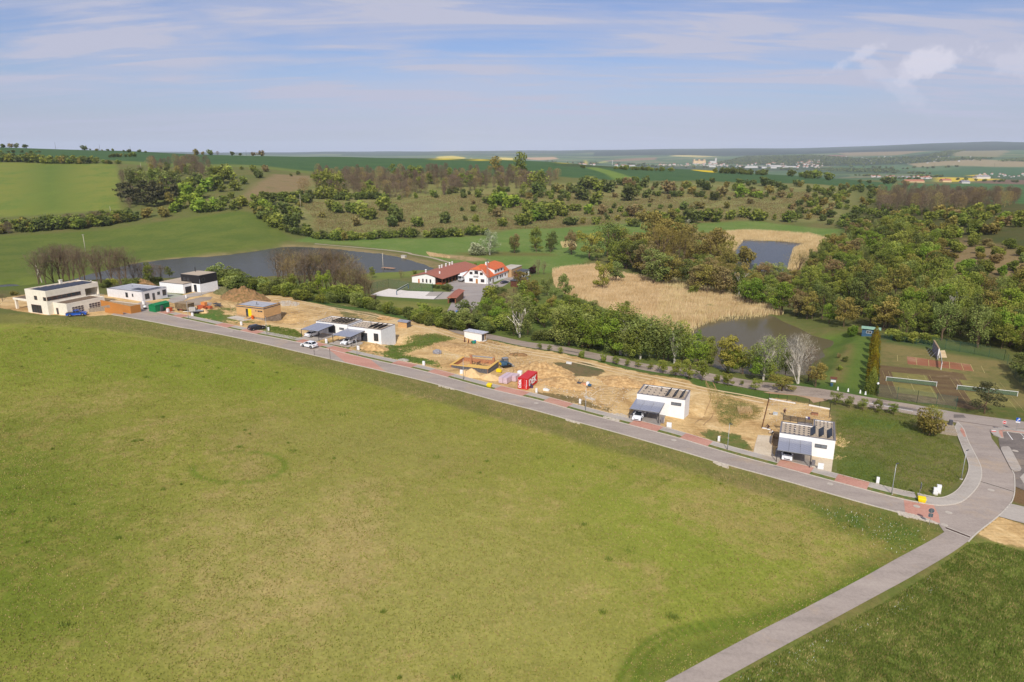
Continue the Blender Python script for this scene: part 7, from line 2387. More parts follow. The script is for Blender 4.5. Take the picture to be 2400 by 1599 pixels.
 def fence(pts,label,h,step=3.0,name='mesh_fence',m=fm,group='green mesh fences of the sports grounds'):
  P = [hit(*p) for p in pts]
  t = thing(name,label,'fence',tuple(P[0]),0,group)
  b0 = P[0]
  for a,b in zip(P,P[1:]):
   n = max(1,int((b - a).xy.length / step))
   A,B = a - b0,b - b0
   fixbuild(MB().add([(A.x,A.y,A.z),(B.x,B.y,B.z),(B.x,B.y,B.z + h),(A.x,A.y,A.z + h),(A.x + .02,A.y + .02,A.z),(B.x + .02,B.y + .02,B.z),(B.x + .02,B.y + .02,B.z + h),(A.x + .02,A.y + .02,A.z + h)],
                              [(0,1,2,3),(7,6,5,4),(3,2,6,7)]),'mesh_panel',m,t)
   for k in range(n + 1):
    p = A.lerp(B,k / n); p.z = gz(p.x + b0.x,p.y + b0.y) - b0.z
    fixbuild(MB().tube([(p.x,p.y,p.z - .3),(p.x,p.y,p.z + h + .1)],.04,5),'post',gp_,t)
 fence(z8((735,985),(742,760),(745,395)),'green mesh fence beside the row of conifers',3.0)
 fence(z8((735,985),(1170,1060),(1600,1130)),'green mesh fence between the lane and tennis courts',3.0)
 fence(z8((1330,440),(1800,520),(2130,590),(2200,700),(2250,780),(2354,900)),'green mesh fence at the far corner of the courts, before the wood',3.0)
 fence(z8((780,350),(1000,385),(1330,440)),'green mesh fence right of the blue club hut',1.8)
 fence([(500,649),(560,655)],'short mesh fence near the pond',1.4)
 # fence and poles of the sand court
 fence(qs(3,(105,680),(110,655),(320,600),(580,640),(860,655),(862,648)),'green mesh fence round the sand volleyball court',4.2,5)
 vs = (-62.3,296.4)
 SAND = mat('court_sand',S(236,226,214),.95,.04,1,bump=.15)
 sheet('sand_court',qs(3,(95,688),(210,645),(320,612),(560,640),(830,648),(780,690),(700,735),(480,722),(240,705)),SAND,.06,2)
 sheet('sand_court',qs(3,(700,735),(870,742),(915,705),(750,700)),SAND,.062,2)
 sheet('bowling_ground',qs(3,(760,700),(915,705),(985,650),(830,648)),PAVE_GREY,.058,2)
 sheet('bowling_ground',qs(3,(880,742),(1055,738),(1130,655),(990,650)),PAVE_GREY,.06,2)
 sheet('court_kerb',qs(3,(870,744),(882,744),(995,650),(985,650)),DARK2,.075,2)
 a = hit(*q(3,418,690)); b = hit(*q(3,562,640))
 t = thing('volleyball_net','beach volleyball net between two blue padded posts on the sand court','net',tuple(a),math.atan2(b.y - a.y,b.x - a.x))
 L_ = (b - a).xy.length
 for x in (0,L_):
  fixbuild(MB().tube([(x,0,-.2),(x,0,2.5)],.06,8),'post',STEEL,t); fixbuild(MB().tube([(x,0,.1),(x,0,1.9)],.17,10),'post_pad',BLUE_P,t)
 fixbuild(MB().box(0,L_,-.02,.02,1.55,2.35),'net',netm,t)
 fixbuild(MB().box(0,L_,-.03,.03,2.35,2.45),'net_band',WHITE,t); fixbuild(MB().box(0,L_,-.03,.03,1.47,1.54),'net_band',WHITE,t)
 # bollards,information board,globe lamp
 for x,y,lab in ((298,915,'first from the left'),(412,933,'second from the left'),(545,950,'third from the left'),(603,966,'nearest the conifers')):
  t = thing('bollard','white cone bollard beside the lane, ' + lab,'bollard',gp(*q(8,x,y)),0,'white cone bollards beside the lane')
  b = MB(); b.smooth = True
  fixbuild(b.lathe([(.22,-.1),(.22,.05),(.12,.7),(.10,.78),(.02,.82)],12),'cone',WHITE,t)
  fixbuild(MB().lathe([(.26,-.1),(.26,.04)],12),'foot',SLAB,t)
 t = thing('notice_board','roofed white notice board on the lawn before the conifers','notice board',gp(*q(8,243,865)),YW)
 for x in (-.45,.45):
  fixbuild(MB().box(x - .05,x + .05,-.05,.05,-.2,1.9),'post',BROWN_WOOD,t)
 fixbuild(MB().box(-.55,.55,-.08,-.053,.9,1.6),'board',WHITE,t)
 fixbuild(MB().add([(-.75,-.45,1.75),(.75,-.45,1.75),(.75,.45,1.75),(-.75,.45,1.75),(-.75,0,2.2),(.75,0,2.2)],RF),'roof',BROWN_WOOD,t)
 t = thing('litter_bin','blue bin standing at the foot of the notice board','bin',gp(*q(8,228,872)),0)
 fixbuild(MB().lathe([(.28,0),(.34,.7)],10),'bin',BLUE_P,t); fixbuild(MB().lathe([(.36,.703),(.36,.76),(.05,.8)],10),'lid',BLUE_P,t)
 t = thing('globe_lamp','globe lamp on a post at the corner of the tennis courts','street lamp',gp(*q(8,725,975)),0)
 fixbuild(MB().tube([(0,0,-.2),(0,0,2.6)],.05,6),'pole',DARK,t)
 b = MB(); b.smooth = True
 fixbuild(b.lathe([(.05,2.6),(.2,2.68),(.28,2.9),(.2,3.12),(.03,3.2)],12),'globe',WHITE,t)
 t = thing('delineator','white roadside delineator post beside the lane','post',gp(*q(18,1170,460)),0)
 fixbuild(MB().box(-.07,.07,-.05,.05,-.1,1.1),'post',WHITE,t); fixbuild(MB().box(-.072,.072,-.052,.052,.75,.9),'band',DARK,t)
 t = thing('blue_bin','light blue bin on the drive below the grill hut','bin',gp(*q(3,1155,918)),0)
 fixbuild(MB().box(-.4,.4,-.4,.4,0,1.0),'bin',BLUE_B,t); fixbuild(MB().box(-.45,.45,-.45,.45,1.003,1.1),'lid',BLUE_B,t)
 # utility poles: wooden and concrete
 pw = mat('pole_concrete',S(198,186,168),.8,.06,2)
 def pole(n,x,y,x2,y2,label,kind='plain',r=.16,m=pw):
  p = hit(*q(n,x,y))
  # height from the seen length
  px1,py1 = q(n,x,y); px2,py2 = q(n,x2,y2)
  depth = p.y * CP_ - (p.z - CZ) * SP_
  h = (py1 - py2) * depth / FPX / .96
  t = thing('utility_pole',label,'utility pole',tuple(p),0,'poles of the overhead lines')
  if kind == 'lattice':
   b = MB(); s = .45
   for sx,sy in ((-s,-s),(s,-s),(s,s),(-s,s)):
    b.tube([(sx,sy,-.3),(sx * .35,sy * .35,h)],.07,4)
   k = int(h / 1.4)
   for i in range(k):
    z0,z1 = h * i / k,h * (i + 1) / k
    f0,f1 = 1 - .65 * z0 / h,1 - .65 * z1 / h
    c = [(-s,-s),(s,-s),(s,s),(-s,s)]
    for j in range(4):
     a,d = c[j],c[(j + 1) % 4]
     b.tube([(a[0] * f0,a[1] * f0,z0),(d[0] * f1,d[1] * f1,z1)],.035,3)
   o_ = fixbuild(b,'lattice',STEEL,t); o_['kind'] = 'stuff'
   fixbuild(MB().box(-.5,.5,-.5,.5,h,h + .12),'head',DARK2,t); fixbuild(MB().box(.3,.7,-.15,.15,h - 1.2,h - .7),'antenna',FRAME_W,t)
  else:
   b = MB(); b.smooth = True
   fixbuild(b.tube([(0,0,-.3),(0,0,h)],[r,r * .6],8),'pole',m,t)
   if kind == 'cross':
    fixbuild(MB().box(-.9,.9,-.06,.06,h - .35,h - .22),'cross_arm',STEEL,t)
    for xx in (-.8,0,.8):
     fixbuild(MB().tube([(xx,0,h - .22),(xx,0,h + .1)],.05,5),'insulator',DARK2,t)
   if kind == 'double':
    fixbuild(MB().tube([(1.6,0,-.3),(.1,0,h - .3)],r,6),'strut',m,t)
  return t,h
 pole(11,675,975,655,845,'pale concrete pole with cross arm on the left meadow','cross',.22)
 pole(11,875,685,865,620,'pale pole on the hedge line below the upper field','plain',.18)
 pole(11,1113,330,1108,278,'pale pole at the top edge of the left grove','plain',.2)
 pole(11,1322,325,1322,285,'pale lattice mast top among the bare trees of the left grove','cross',.3)
 pole(12,878,905,873,778,'tall pale pole beside the large pond jetty','plain',.2)
 pole(12,309,465,304,372,'pale pole rising from bushes at the foot of the hill','plain',.2)
 pole(3,1532,620,1538,275,'tall lattice mast in front of the guesthouse','lattice')
 pole(3,1552,635,1552,290,'slim tall mast beside the lattice mast','plain',.12,DARK2)
 pole(1,432,398,390,200,'leaning looking double pole behind the cream villa','double',.2)
 pole(2,1075,228,1057,45,'pale pole among the bare trees by the large pond','plain',.2)
 pole(2,480,190,468,80,'pale pole on the near bank left of the large pond','cross',.14)
 pole(16,838,450,845,295,'dark lattice pylon in the wood above the courts','lattice')
 for k,(x,y,y2) in enumerate(((243,152,108),(440,165,118),(788,175,135),(1030,190,148),(1942,218,180))):
  pole(11,x,y + 4,x,y2,('leftmost','second','third','fourth','rightmost')[k] + ' thin dark pole on the skyline of the far left crop field','plain',.25,DARK2)
 a = hit(*q(2,600,655))

build_vehicles()
build_site()
build_sports()

# ------------------------------------------------------------------ plants
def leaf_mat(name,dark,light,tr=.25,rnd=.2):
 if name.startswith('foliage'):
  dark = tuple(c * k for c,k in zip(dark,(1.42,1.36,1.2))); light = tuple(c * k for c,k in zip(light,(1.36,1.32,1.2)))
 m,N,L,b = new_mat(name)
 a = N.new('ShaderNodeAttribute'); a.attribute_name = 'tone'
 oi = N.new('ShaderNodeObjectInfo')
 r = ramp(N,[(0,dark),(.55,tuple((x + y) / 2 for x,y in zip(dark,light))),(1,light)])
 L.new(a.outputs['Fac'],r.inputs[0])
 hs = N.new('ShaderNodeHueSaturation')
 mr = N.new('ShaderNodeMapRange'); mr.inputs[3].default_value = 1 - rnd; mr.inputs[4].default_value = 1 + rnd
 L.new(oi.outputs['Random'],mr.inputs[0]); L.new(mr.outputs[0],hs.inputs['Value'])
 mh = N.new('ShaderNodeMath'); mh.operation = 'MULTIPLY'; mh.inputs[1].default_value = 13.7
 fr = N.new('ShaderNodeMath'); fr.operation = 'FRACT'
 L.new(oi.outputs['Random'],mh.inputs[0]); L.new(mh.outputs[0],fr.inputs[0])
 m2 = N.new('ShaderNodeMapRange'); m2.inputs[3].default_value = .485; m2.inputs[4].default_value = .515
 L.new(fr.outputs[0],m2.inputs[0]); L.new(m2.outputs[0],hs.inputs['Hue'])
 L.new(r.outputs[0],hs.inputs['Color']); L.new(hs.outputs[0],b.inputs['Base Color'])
 b.inputs['Roughness'].default_value = .75; b.inputs['Specular IOR Level'].default_value = .15
 if tr:
  t = N.new('ShaderNodeBsdfTranslucent'); L.new(hs.outputs[0],t.inputs[0])
  mx = N.new('ShaderNodeMixShader'); mx.inputs[0].default_value = tr
  L.new(b.outputs[0],mx.inputs[1]); L.new(t.outputs[0],mx.inputs[2]); L.new(mx.outputs[0],N['Material Output'].inputs[0])
 MATS[name] = m
 return m

LM = {'g': leaf_mat('foliage_green',S(84,98,40),S(142,150,68)),'d': leaf_mat('foliage_dark',S(72,82,42),S(116,126,66)),'b': leaf_mat('foliage_bright',S(92,116,36),S(146,164,66)),
      'o': leaf_mat('foliage_olive',S(106,100,48),S(160,148,82)),'y': leaf_mat('foliage_yellow_green',S(120,120,46),S(184,178,88)),'s': leaf_mat('foliage_silver',S(120,128,100),S(184,190,160)),
      'e': leaf_mat('foliage_grey_green',S(98,112,56),S(154,162,96)),'p': leaf_mat('needles_pine',S(60,62,40),S(112,108,70),.1),'r': leaf_mat('foliage_russet',S(112,100,64),S(158,142,98)),
      't': leaf_mat('thuja_bronze',S(92,84,16),S(156,136,34),.1),'n': leaf_mat('bare_twigs',S(94,80,62),S(140,120,96),0),'w': leaf_mat('bare_birch_twigs',S(150,138,118),S(206,198,180),0),
      'k': leaf_mat('dark_red_foliage',S(50,28,30),S(90,50,48)),'h': leaf_mat('blossom_white',S(150,150,110),S(232,228,206)),'m': leaf_mat('foliage_spring',S(104,116,46),S(160,164,80))}
BARK = mat('bark',S(120,100,78),.9,.15,3,bump=.4)
BIRCHB = mat('birch_bark',S(222,214,200),.8,.1,3,col2=S(160,150,134),lo=.3,hi=.5)

def tri_mesh(name,P,tone,m):
 """P: (n,k,3) polygons with k corners"""
 n,k = P.shape[:2]
 me = bpy.data.meshes.new(name)
 me.vertices.add(n * k); me.vertices.foreach_set('co',P.reshape(-1).astype(np.float32))
 me.loops.add(n * k); me.loops.foreach_set('vertex_index',np.arange(n * k,dtype=np.int32))
 me.polygons.add(n); me.polygons.foreach_set('loop_start',(np.arange(n) * k).astype(np.int32))
 me.update(calc_edges=True)
 a = me.attributes.new('tone','FLOAT','POINT'); a.data.foreach_set('value',np.repeat(tone,k).astype(np.float32))
 me.materials.append(m)
 return me

def leaves(c,s,rng,up=.3,tri=False,flat=1.0):
 """quads of size s round centres c"""
 n = len(c)
 d = rng.normal(size=(n,3)); d[:,2] += up; d /= np.linalg.norm(d,axis=1)[:,None]
 a = np.cross(d,rng.normal(size=(n,3))); a /= np.linalg.norm(a,axis=1)[:,None]
 b = np.cross(d,a)
 s = (s * rng.uniform(.6,1.3,n))[:,None]
 if tri:
  return np.stack([c - a * s - b * s * .6,c + a * s - b * s * .6,c + b * s * .9],1)
 return np.stack([c - a * s,c - b * s * .7 * flat,c + a * s,c + b * s * .7 * flat],1)

def crown(kind,n,s,seed):
 rng = np.random.default_rng(seed)
 B = []
 if kind == 'shrub':
  B = [(0,0,.42,.34,.34,.40)] + [(.34 * math.cos(a) * rng.uniform(.3,1),.34 * math.sin(a) * rng.uniform(.3,1),rng.uniform(.2,.78),*(rng.uniform(.12,.25),) * 3) for a in rng.uniform(0,6.3,12)]
 elif kind == 'broad':
  B = [(0,0,.58,.2,.2,.28)] + [(.30 * math.cos(a) * rng.uniform(.2,1.15),.30 * math.sin(a) * rng.uniform(.2,1.15),rng.uniform(.26,.9),*(rng.uniform(.06,.17),) * 2,rng.uniform(.05,.14)) for a in rng.uniform(0,6.3,24)]
 elif kind == 'tall':
  B = [(.17 * math.cos(a) * rng.uniform(.1,1.1),.17 * math.sin(a) * rng.uniform(.1,1.1),rng.uniform(.2,.86),*(rng.uniform(.035,.065),) * 2,rng.uniform(.10,.18)) for a in rng.uniform(0,6.3,34)]
 elif kind == 'col':
  z = rng.beta(1.1,1.5,n); a = rng.uniform(0,6.283,n)
  r = .17 * np.minimum(1,(1 - z) * 1.5) ** .7 * (1 + .15 * np.sin(a * 5 + z * 20)) * rng.uniform(.75,1.05,n)
  c = np.stack([r * np.cos(a),r * np.sin(a),z * .97 + .01],1)
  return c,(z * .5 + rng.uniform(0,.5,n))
 elif kind == 'pine':
  for k in range(26):
   a = rng.uniform(0,6.3); z = rng.uniform(.28,.95); R = .62 * (1.08 - z) * rng.uniform(.4,1.1) + .05
   B.append((R * math.cos(a),R * math.sin(a),z,rng.uniform(.12,.2),rng.uniform(.12,.2),rng.uniform(.035,.07)))
 B = np.array(B)
 w = (B[:,3] * B[:,4]) ** .8 + .01
 idx = rng.choice(len(B),n,p=w / w.sum())
 d = rng.normal(size=(n,3)); d /= np.linalg.norm(d,axis=1)[:,None]
 r = rng.uniform(.55,1.05,n) ** .6
 r[rng.random(n) < .08] *= 1.12
 c = B[idx,:3] + d * B[idx,3:6] * r[:,None]
 k = c[:,2] > .01
 c = c[k]
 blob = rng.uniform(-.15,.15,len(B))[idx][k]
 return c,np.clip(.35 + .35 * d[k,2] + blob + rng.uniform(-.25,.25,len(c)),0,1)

def branches(seed,spread=.5,depth=5,lean=0.0,n0=5,base=.0,r0=.018,col=4):
 """woody skeleton of unit height: tubes and twig ribbons"""
 r = random.Random(seed)
 mb = MB(); tw = []
 def grow(p,d,L,rad,k):
  q_ = p + d * L
  if k <= 1:
   for _ in range(col):
    e = (d + Vector((r.gauss(0,.5),r.gauss(0,.5),r.gauss(.1,.35)))).normalized()
    a = p.lerp(q_,r.random())
    tw.append((a,a + e * L * r.uniform(.6,1.2),rad * .8))
   tw.append((p,q_,rad * 1.2))
   return
  mid = p.lerp(q_,.5) + Vector((r.gauss(0,.04),r.gauss(0,.04),0)) * L
  mb.tube([p,mid,q_],[rad,rad * .85,rad * .68],4 if k < depth else 6,cap=False)
  for i in range(n0 if k == depth else r.choice((2,3,3))):
   e = (d * r.uniform(.6,1.1) + Vector((r.gauss(0,spread),r.gauss(0,spread),r.uniform(0,.45)))).normalized()
   st = q_ if (i < 2 or k < depth) else p.lerp(q_,r.uniform(.35,1))
   grow(st,e,L * r.uniform(.6,.82),rad * .58,k - 1)
 grow(Vector((0,0,base)),Vector((lean,0,1)).normalized(),.30,r0,depth)
 z = max(b.z for a,b,w in tw)
 k = 1 / z
 P = []
 for a,b,w in tw:
  d = (b - a); s = d.cross(Vector((r.random() - .5,r.random() - .5,.2))).normalized() * max(w,.0022)
  P.append([tuple((a - s) * k),tuple((a + s) * k),tuple(b * k)])
 mb.v = [(x * k,y * k,zz * k) for x,y,zz in mb.v]
 mb.smooth = True
 return mb,np.array(P)

def twig_cloud(seed,n,ln,hw,wide=.34,z0=.16):
 rng = np.random.default_rng(seed)
 z = z0 + (1 - z0) * rng.beta(1.9,1.35,n)
 t = (z - z0) / (1 - z0)
 R = wide * np.where(t > .55,np.sqrt(np.clip(1 - ((t - .55) / .46) ** 2,0,1)),(t / .55) ** .7 * .9 + .1)
 a = rng.uniform(0,6.283,n); r = R * rng.uniform(.1,1,n) ** .55 * (1 + .25 * np.sin(a * 3 + seed) + .15 * np.sin(a * 7 + z * 9))
 p = np.stack([r * np.cos(a),r * np.sin(a),z],1)
 d = p * [1.2,1.2,.5] + rng.normal(0,.3,(n,3)); d /= np.linalg.norm(d,axis=1)[:,None]
 L_ = (ln * rng.uniform(.5,1.4,n))[:,None]
 s_ = np.cross(d,rng.normal(size=(n,3))); s_ /= np.linalg.norm(s_,axis=1)[:,None]; s_ *= hw
 return np.stack([p - d * L_ * .5 - s_,p - d * L_ * .5 + s_,p + d * L_ * .5],1)

TP = {}

def protos():
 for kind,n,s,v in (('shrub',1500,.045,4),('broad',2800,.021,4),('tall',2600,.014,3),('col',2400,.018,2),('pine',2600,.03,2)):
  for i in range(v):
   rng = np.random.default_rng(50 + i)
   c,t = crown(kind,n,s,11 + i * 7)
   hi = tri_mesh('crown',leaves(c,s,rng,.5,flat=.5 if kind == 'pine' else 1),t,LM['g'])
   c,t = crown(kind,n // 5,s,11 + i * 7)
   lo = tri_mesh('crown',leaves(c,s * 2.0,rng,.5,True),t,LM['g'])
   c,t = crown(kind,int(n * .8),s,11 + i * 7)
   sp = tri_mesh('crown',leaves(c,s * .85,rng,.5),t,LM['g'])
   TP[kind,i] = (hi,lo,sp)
 for i in range(4):
  mb,P = branches(3 + i,.30,5,0,6,-.12,.015,3)
  P = np.concatenate([P,twig_cloud(i,950,.10,.0018)])
  TP['bare',i] = (mb.mesh('trunk',BARK),tri_mesh('crown',P,np.random.default_rng(i).random(len(P)),LM['n']))
 for i in range(3):
  mb,P = branches(30 + i,.17,4,0,7,-.1,.012,3)
  P = np.concatenate([P,twig_cloud(9 + i,800,.12,.0018,.22,.12)])
  TP['stick',i] = (mb.mesh('trunk',BARK),tri_mesh('crown',P,np.random.default_rng(i).random(len(P)),LM['n']))
 mb = MB(); mb.smooth = True
 mb.tube([(0,0,-.03),(.01,0,.25),(-.01,.01,.5),(0,0,.8)],[.022,.017,.012,.004],6)
 for a in range(6):
  z = .28 + a * .08; e = (math.cos(a * 2.2) * .2,math.sin(a * 2.2) * .2,z + .2)
  mb.tube([(0,0,z),e],[.008,.003],4)
 TP['trunk'] = mb.mesh('trunk',BARK)

protos()

def scale_at(p):
 return (p.y * CP_ - (p.z - CZ) * SP_) / FPX / .965

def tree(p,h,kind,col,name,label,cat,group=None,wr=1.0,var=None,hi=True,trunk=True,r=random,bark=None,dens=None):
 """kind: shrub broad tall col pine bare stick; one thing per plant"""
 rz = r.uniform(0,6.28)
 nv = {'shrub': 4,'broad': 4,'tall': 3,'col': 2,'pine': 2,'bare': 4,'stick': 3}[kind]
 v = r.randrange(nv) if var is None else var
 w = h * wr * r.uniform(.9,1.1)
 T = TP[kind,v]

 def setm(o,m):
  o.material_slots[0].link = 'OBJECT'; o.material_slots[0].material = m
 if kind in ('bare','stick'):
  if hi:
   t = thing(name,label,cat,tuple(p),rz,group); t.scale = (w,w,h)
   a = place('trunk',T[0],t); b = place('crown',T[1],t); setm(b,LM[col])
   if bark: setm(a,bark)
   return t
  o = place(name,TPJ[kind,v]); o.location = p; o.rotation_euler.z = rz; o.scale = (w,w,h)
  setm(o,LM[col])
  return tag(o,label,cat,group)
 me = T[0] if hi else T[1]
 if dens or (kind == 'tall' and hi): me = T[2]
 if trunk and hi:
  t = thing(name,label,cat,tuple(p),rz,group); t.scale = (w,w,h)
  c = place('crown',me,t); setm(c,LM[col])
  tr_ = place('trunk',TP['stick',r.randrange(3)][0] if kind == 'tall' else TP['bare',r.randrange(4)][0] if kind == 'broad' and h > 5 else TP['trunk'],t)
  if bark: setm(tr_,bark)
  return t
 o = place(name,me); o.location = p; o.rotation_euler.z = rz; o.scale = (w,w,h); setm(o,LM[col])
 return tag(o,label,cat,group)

TPJ = {}
for (kind,v) in [k for k in TP if k[0] in ('bare','stick')]:
 P = twig_cloud(v + 40,1000,.10,.0062,.40 if kind == 'bare' else .28,.03)
 tr_ = MB(); tr_.tube([(0,0,0),(0,0,.6)],[.02,.008],3,cap=False)
 tv = np.array([[tr_.v[i] for i in f[:3]] for f in tr_.f] + [[tr_.v[f[0]],tr_.v[f[2]],tr_.v[f[3]]] for f in tr_.f])
 P = np.concatenate([P,tv])
 TPJ[kind,v] = tri_mesh('bare_tree',P,np.random.default_rng(v).random(len(P)),LM['n'])

def plant_list(n,s,group,name,cat,desc,hi=False,trunk=False,kscale=1.1):
 """s: 'x y h kind colour [width]' ... in zoom coordinates, the height in the same pixels"""
 K = {'S': 'shrub','B': 'broad','T': 'tall','C': 'col','P': 'pine','N': 'bare','K': 'stick'}
 out = []
 r = random.Random(len(s))
 z = _ZT[n][2]
 for it in s.split(','):
  f = it.split()
  x,y,h = float(f[0]),float(f[1]),float(f[2])
  k = K[f[3][0]]; c = f[3][1]
  wr = float(f[4]) if len(f) > 4 else (1.0 if k != 'shrub' else 1.15)
  p = hit(*q(n,x,y)); yy = y
  while p.y > 2300 and yy < y + 25:
   yy += 1; p = hit(*q(n,x,yy))
  H = h / z * scale_at(p) * kscale
  lab = desc
  if isinstance(desc,dict): lab = desc[c]
  out.append(tree(p,H,k,c,name,lab,cat,group,wr,None,hi,trunk or k in ('bare',),r,BIRCHB if (len(f) > 5) else None))
 return out

def scatter(poly,n,hrange,mix,group,name,cat,desc,seed,px=True,hi=False,trunk=False,gap=2.0,world=None,dens=None):
 """individual plants over an outline; mix: list of (kind, colour, weight, width)"""
 P = poly_at(poly) if px else np.array(poly)
 r = random.Random(seed)
 lo,hi_ = P.min(0),P.max(0)
 got = []
 tries = 0
 while len(got) < n and tries < n * 60:
  tries += 1
  x,y = r.uniform(lo[0],hi_[0]),r.uniform(lo[1],hi_[1])
  if float(sdist(x,y,P)) > 0: continue
  if any((x - a) ** 2 + (y - b) ** 2 < gap * gap for a,b in got): continue
  got.append((x,y))
 z = land(np.array([a for a,b in got]),np.array([b for a,b in got]))
 ws = [m[2] for m in mix]
 for (x,y),zz in zip(got,z):
  k,c,_,wr = r.choices(mix,ws)[0]
  lab = desc[c] if isinstance(desc,dict) else desc
  tree(Vector((x,y,float(zz))),r.uniform(*hrange),k,c,name,lab,cat,group,wr,None,hi,trunk,r,None,dens)

def along(n,pts,count,h,mix,group,name,cat,desc,seed,jit=1.5,hi=False,hv=.25):
 P = [hit(*q(n,*p)) for p in pts]
 ln = smooth_line(P,1.0); S_ = arclen(ln); r = random.Random(seed)
 for k in range(count):
  s = S_[-1] * (k + r.uniform(.2,.8)) / count
  i = int(np.searchsorted(S_,s)) - 1; i = max(0,min(i,len(ln) - 1))
  x,y = ln[i][0] + r.gauss(0,jit),ln[i][1] + r.gauss(0,jit)
  kk,c,_,wr = r.choices(mix,[m[2] for m in mix])[0]
  lab = desc[c] if isinstance(desc,dict) else desc
  tree(Vector((x,y,gz(x,y))),h * r.uniform(1 - hv,1 + hv),kk,c,name,lab,cat,group,wr,None,hi,False,r)

def cdict(pat,**k):
 d = dict(g='mid green',d='dark green',b='bright green',o='olive',y='yellow green',s='silver grey',e='grey green',p='dark',r='russet',t='bronze green',n='bare brown',w='bare white',k='dark red',h='white blossoming',m='spring green')
 return {a: pat.replace('#',v) for a,v in d.items()}

def build_plants():
 sky = 'trees on the skyline of the left crop field'
 plant_list(11,'665 175 38 Sd 1.5,85 152 32 So 1.3,128 153 34 Sd,200 155 30 Sd 1.6,20 150 30 Sd 1.5,763 181 18 So 1.6,805 181 12 So,850 182 16 Sd 1.6,888 184 22 Sg,975 188 14 Sd 1.4,1020 192 24 Sd 1.5,1097 192 20 Sd 1.5,1150 195 14 Sd 2,1542 212 48 So 1.2,1600 212 26 So 1,1656 214 45 Sg 1.2,1716 216 28 Nn 1.2,1832 216 32 Sd 1.2,1895 218 20 Sd 1.3,2000 218 30 Sr 1.2,2058 220 46 Sr 1.1,712 176 12 Sd 1.4',
               sky,'skyline_tree','tree',cdict('# tree standing on the skyline of the left crop field'))
 hd = 'hedge along the top of the left upper field'
 mixh = [('shrub','d',3,1.3),('shrub','g',2,1.3),('shrub','o',1,1.2),('shrub','m',1,1.2)]
 along(11,[(0,262),(220,268),(450,280),(640,281),(740,275)],34,9.5,mixh,hd,'hedge_tree','tree',cdict('# tree in the hedge above the left upper field'),1,3)
 along(11,[(0,235),(220,240),(450,250),(700,250)],20,8,mixh,hd,'hedge_tree','tree',cdict('# tree in the hedge above the left upper field'),2,4)
 along(11,[(740,275),(860,284),(950,284)],9,5,mixh,hd,'hedge_tree','tree',cdict('# tree in the hedge above the left upper field'),3,2)
 along(11,[(850,215),(960,219),(1080,222)],8,7,mixh,hd,'hedge_tree','tree',cdict('# tree on the strip between the left crop fields'),4,2)
 along(11,[(0,195),(200,196),(340,194)],9,4,mixh,hd,'hedge_tree','tree',cdict('# tree on the strip between the left crop fields'),5,2)
 hd = 'tall hedge between the two left meadows'
 along(11,[(-60,835),(90,825),(260,812),(480,802),(640,785),(800,768),(930,752),(1080,735)],46,9.5,[('shrub','d',4,1.15),('shrub','g',3,1.2),('shrub','o',1,1.0),('bare','n',.8,1)],hd,'hedge_tree','tree',cdict('# tree in the tall hedge between the two left meadows'),6,3)
 along(11,[(0,800),(260,785),(480,775),(800,745),(1000,725)],30,9,[('shrub','d',4,1.15),('shrub','g',3,1.2),('bare','n',.8,1)],hd,'hedge_tree','tree',cdict('# tree in the tall hedge between the two left meadows'),7,3)
 gv = 'grove on the left slope'
 scatter([(345,396),(380,390),(440,388),(500,396),(520,408),(450,420),(380,415),(350,408)],34,(12,18),[('bare','n',3,.8),('stick','n',2,.8),('bare','r',1,.8)],gv,'grove_tree','tree',cdict('# leafless tree in the grove on the left slope'),8,gap=4)
 scatter([(282,420),(330,400),(345,420),(300,480),(284,480)],10,(9,13),[('bare','n',3,.7),('stick','w',1,.6)],gv,'bare_tree','tree',cdict('# leafless tree at the left edge of the grove'),9,gap=3)
 plant_list(11,'1000 600 150 Pp .9,1080 605 120 Pp .9,1150 575 150 Pp .8,1240 620 180 Pp .8,1345 585 170 Pp .8,1190 620 130 Pp,1000 540 90 Pp,1300 600 110 Pp,1150 470 130 Te 1.4,1215 480 150 Tg 1.4,1290 480 150 Te 1.4,1355 490 150 Te 1.4,1395 470 120 Tg 1.4,1040 470 150 Td 1.3,1110 450 110 Tg 1.3,1250 420 100 Tg 1.4,1400 560 110 Sb 1,1480 560 120 Sb,1530 610 100 Sb,1590 560 110 Sb,1640 500 110 Sb,1700 480 110 Sg,1760 440 140 Sg,1800 400 100 Sm,1770 360 80 Se,1850 495 85 Sg,1750 505 55 Sg,1920 445 62 Sg,1770 595 65 Sg,1825 555 50 Sg,1860 645 85 Sg,1905 620 90 Sm,1600 665 110 Sb,1690 655 100 Sb,1740 655 85 Sg,1560 655 95 Sb,1650 665 85 Sg,1430 640 110 Sb,1380 665 80 Sb,1290 705 85 So,1160 710 85 So,2000 345 55 Sg,2035 395 70 Sd,2095 345 55 Sr,1905 330 28 Sg,2040 600 70 Sg,2130 600 90 Sd,2220 575 75 Sg,2300 575 70 Sd,2080 650 90 Sb,2150 710 110 Sg,2250 680 100 Sd,2200 785 120 Sg,2300 810 130 Sd,2330 720 110 Sg,1330 520 120 Tb 1.4,1120 560 80 Se,1450 520 90 Sg,1220 560 90 So,1500 480 90 Sg,1560 440 90 Sd',
               gv,'grove_tree','tree',cdict('# tree or bush of the left slope grove'))
 scatter([(284,446),(300,420),(345,402),(480,398),(520,425),(470,470),(400,490),(300,494)],62,(8,13),[('broad','d',2,1),('broad','g',2,1),('broad','e',1,1),('bare','n',2,.8),('pine','p',1.5,.8),('broad','o',1,1)],gv,'grove_tree','tree',cdict('# tree or bush of the left slope grove'),46,gap=5)
 wd = 'bare wood on the hilltop'
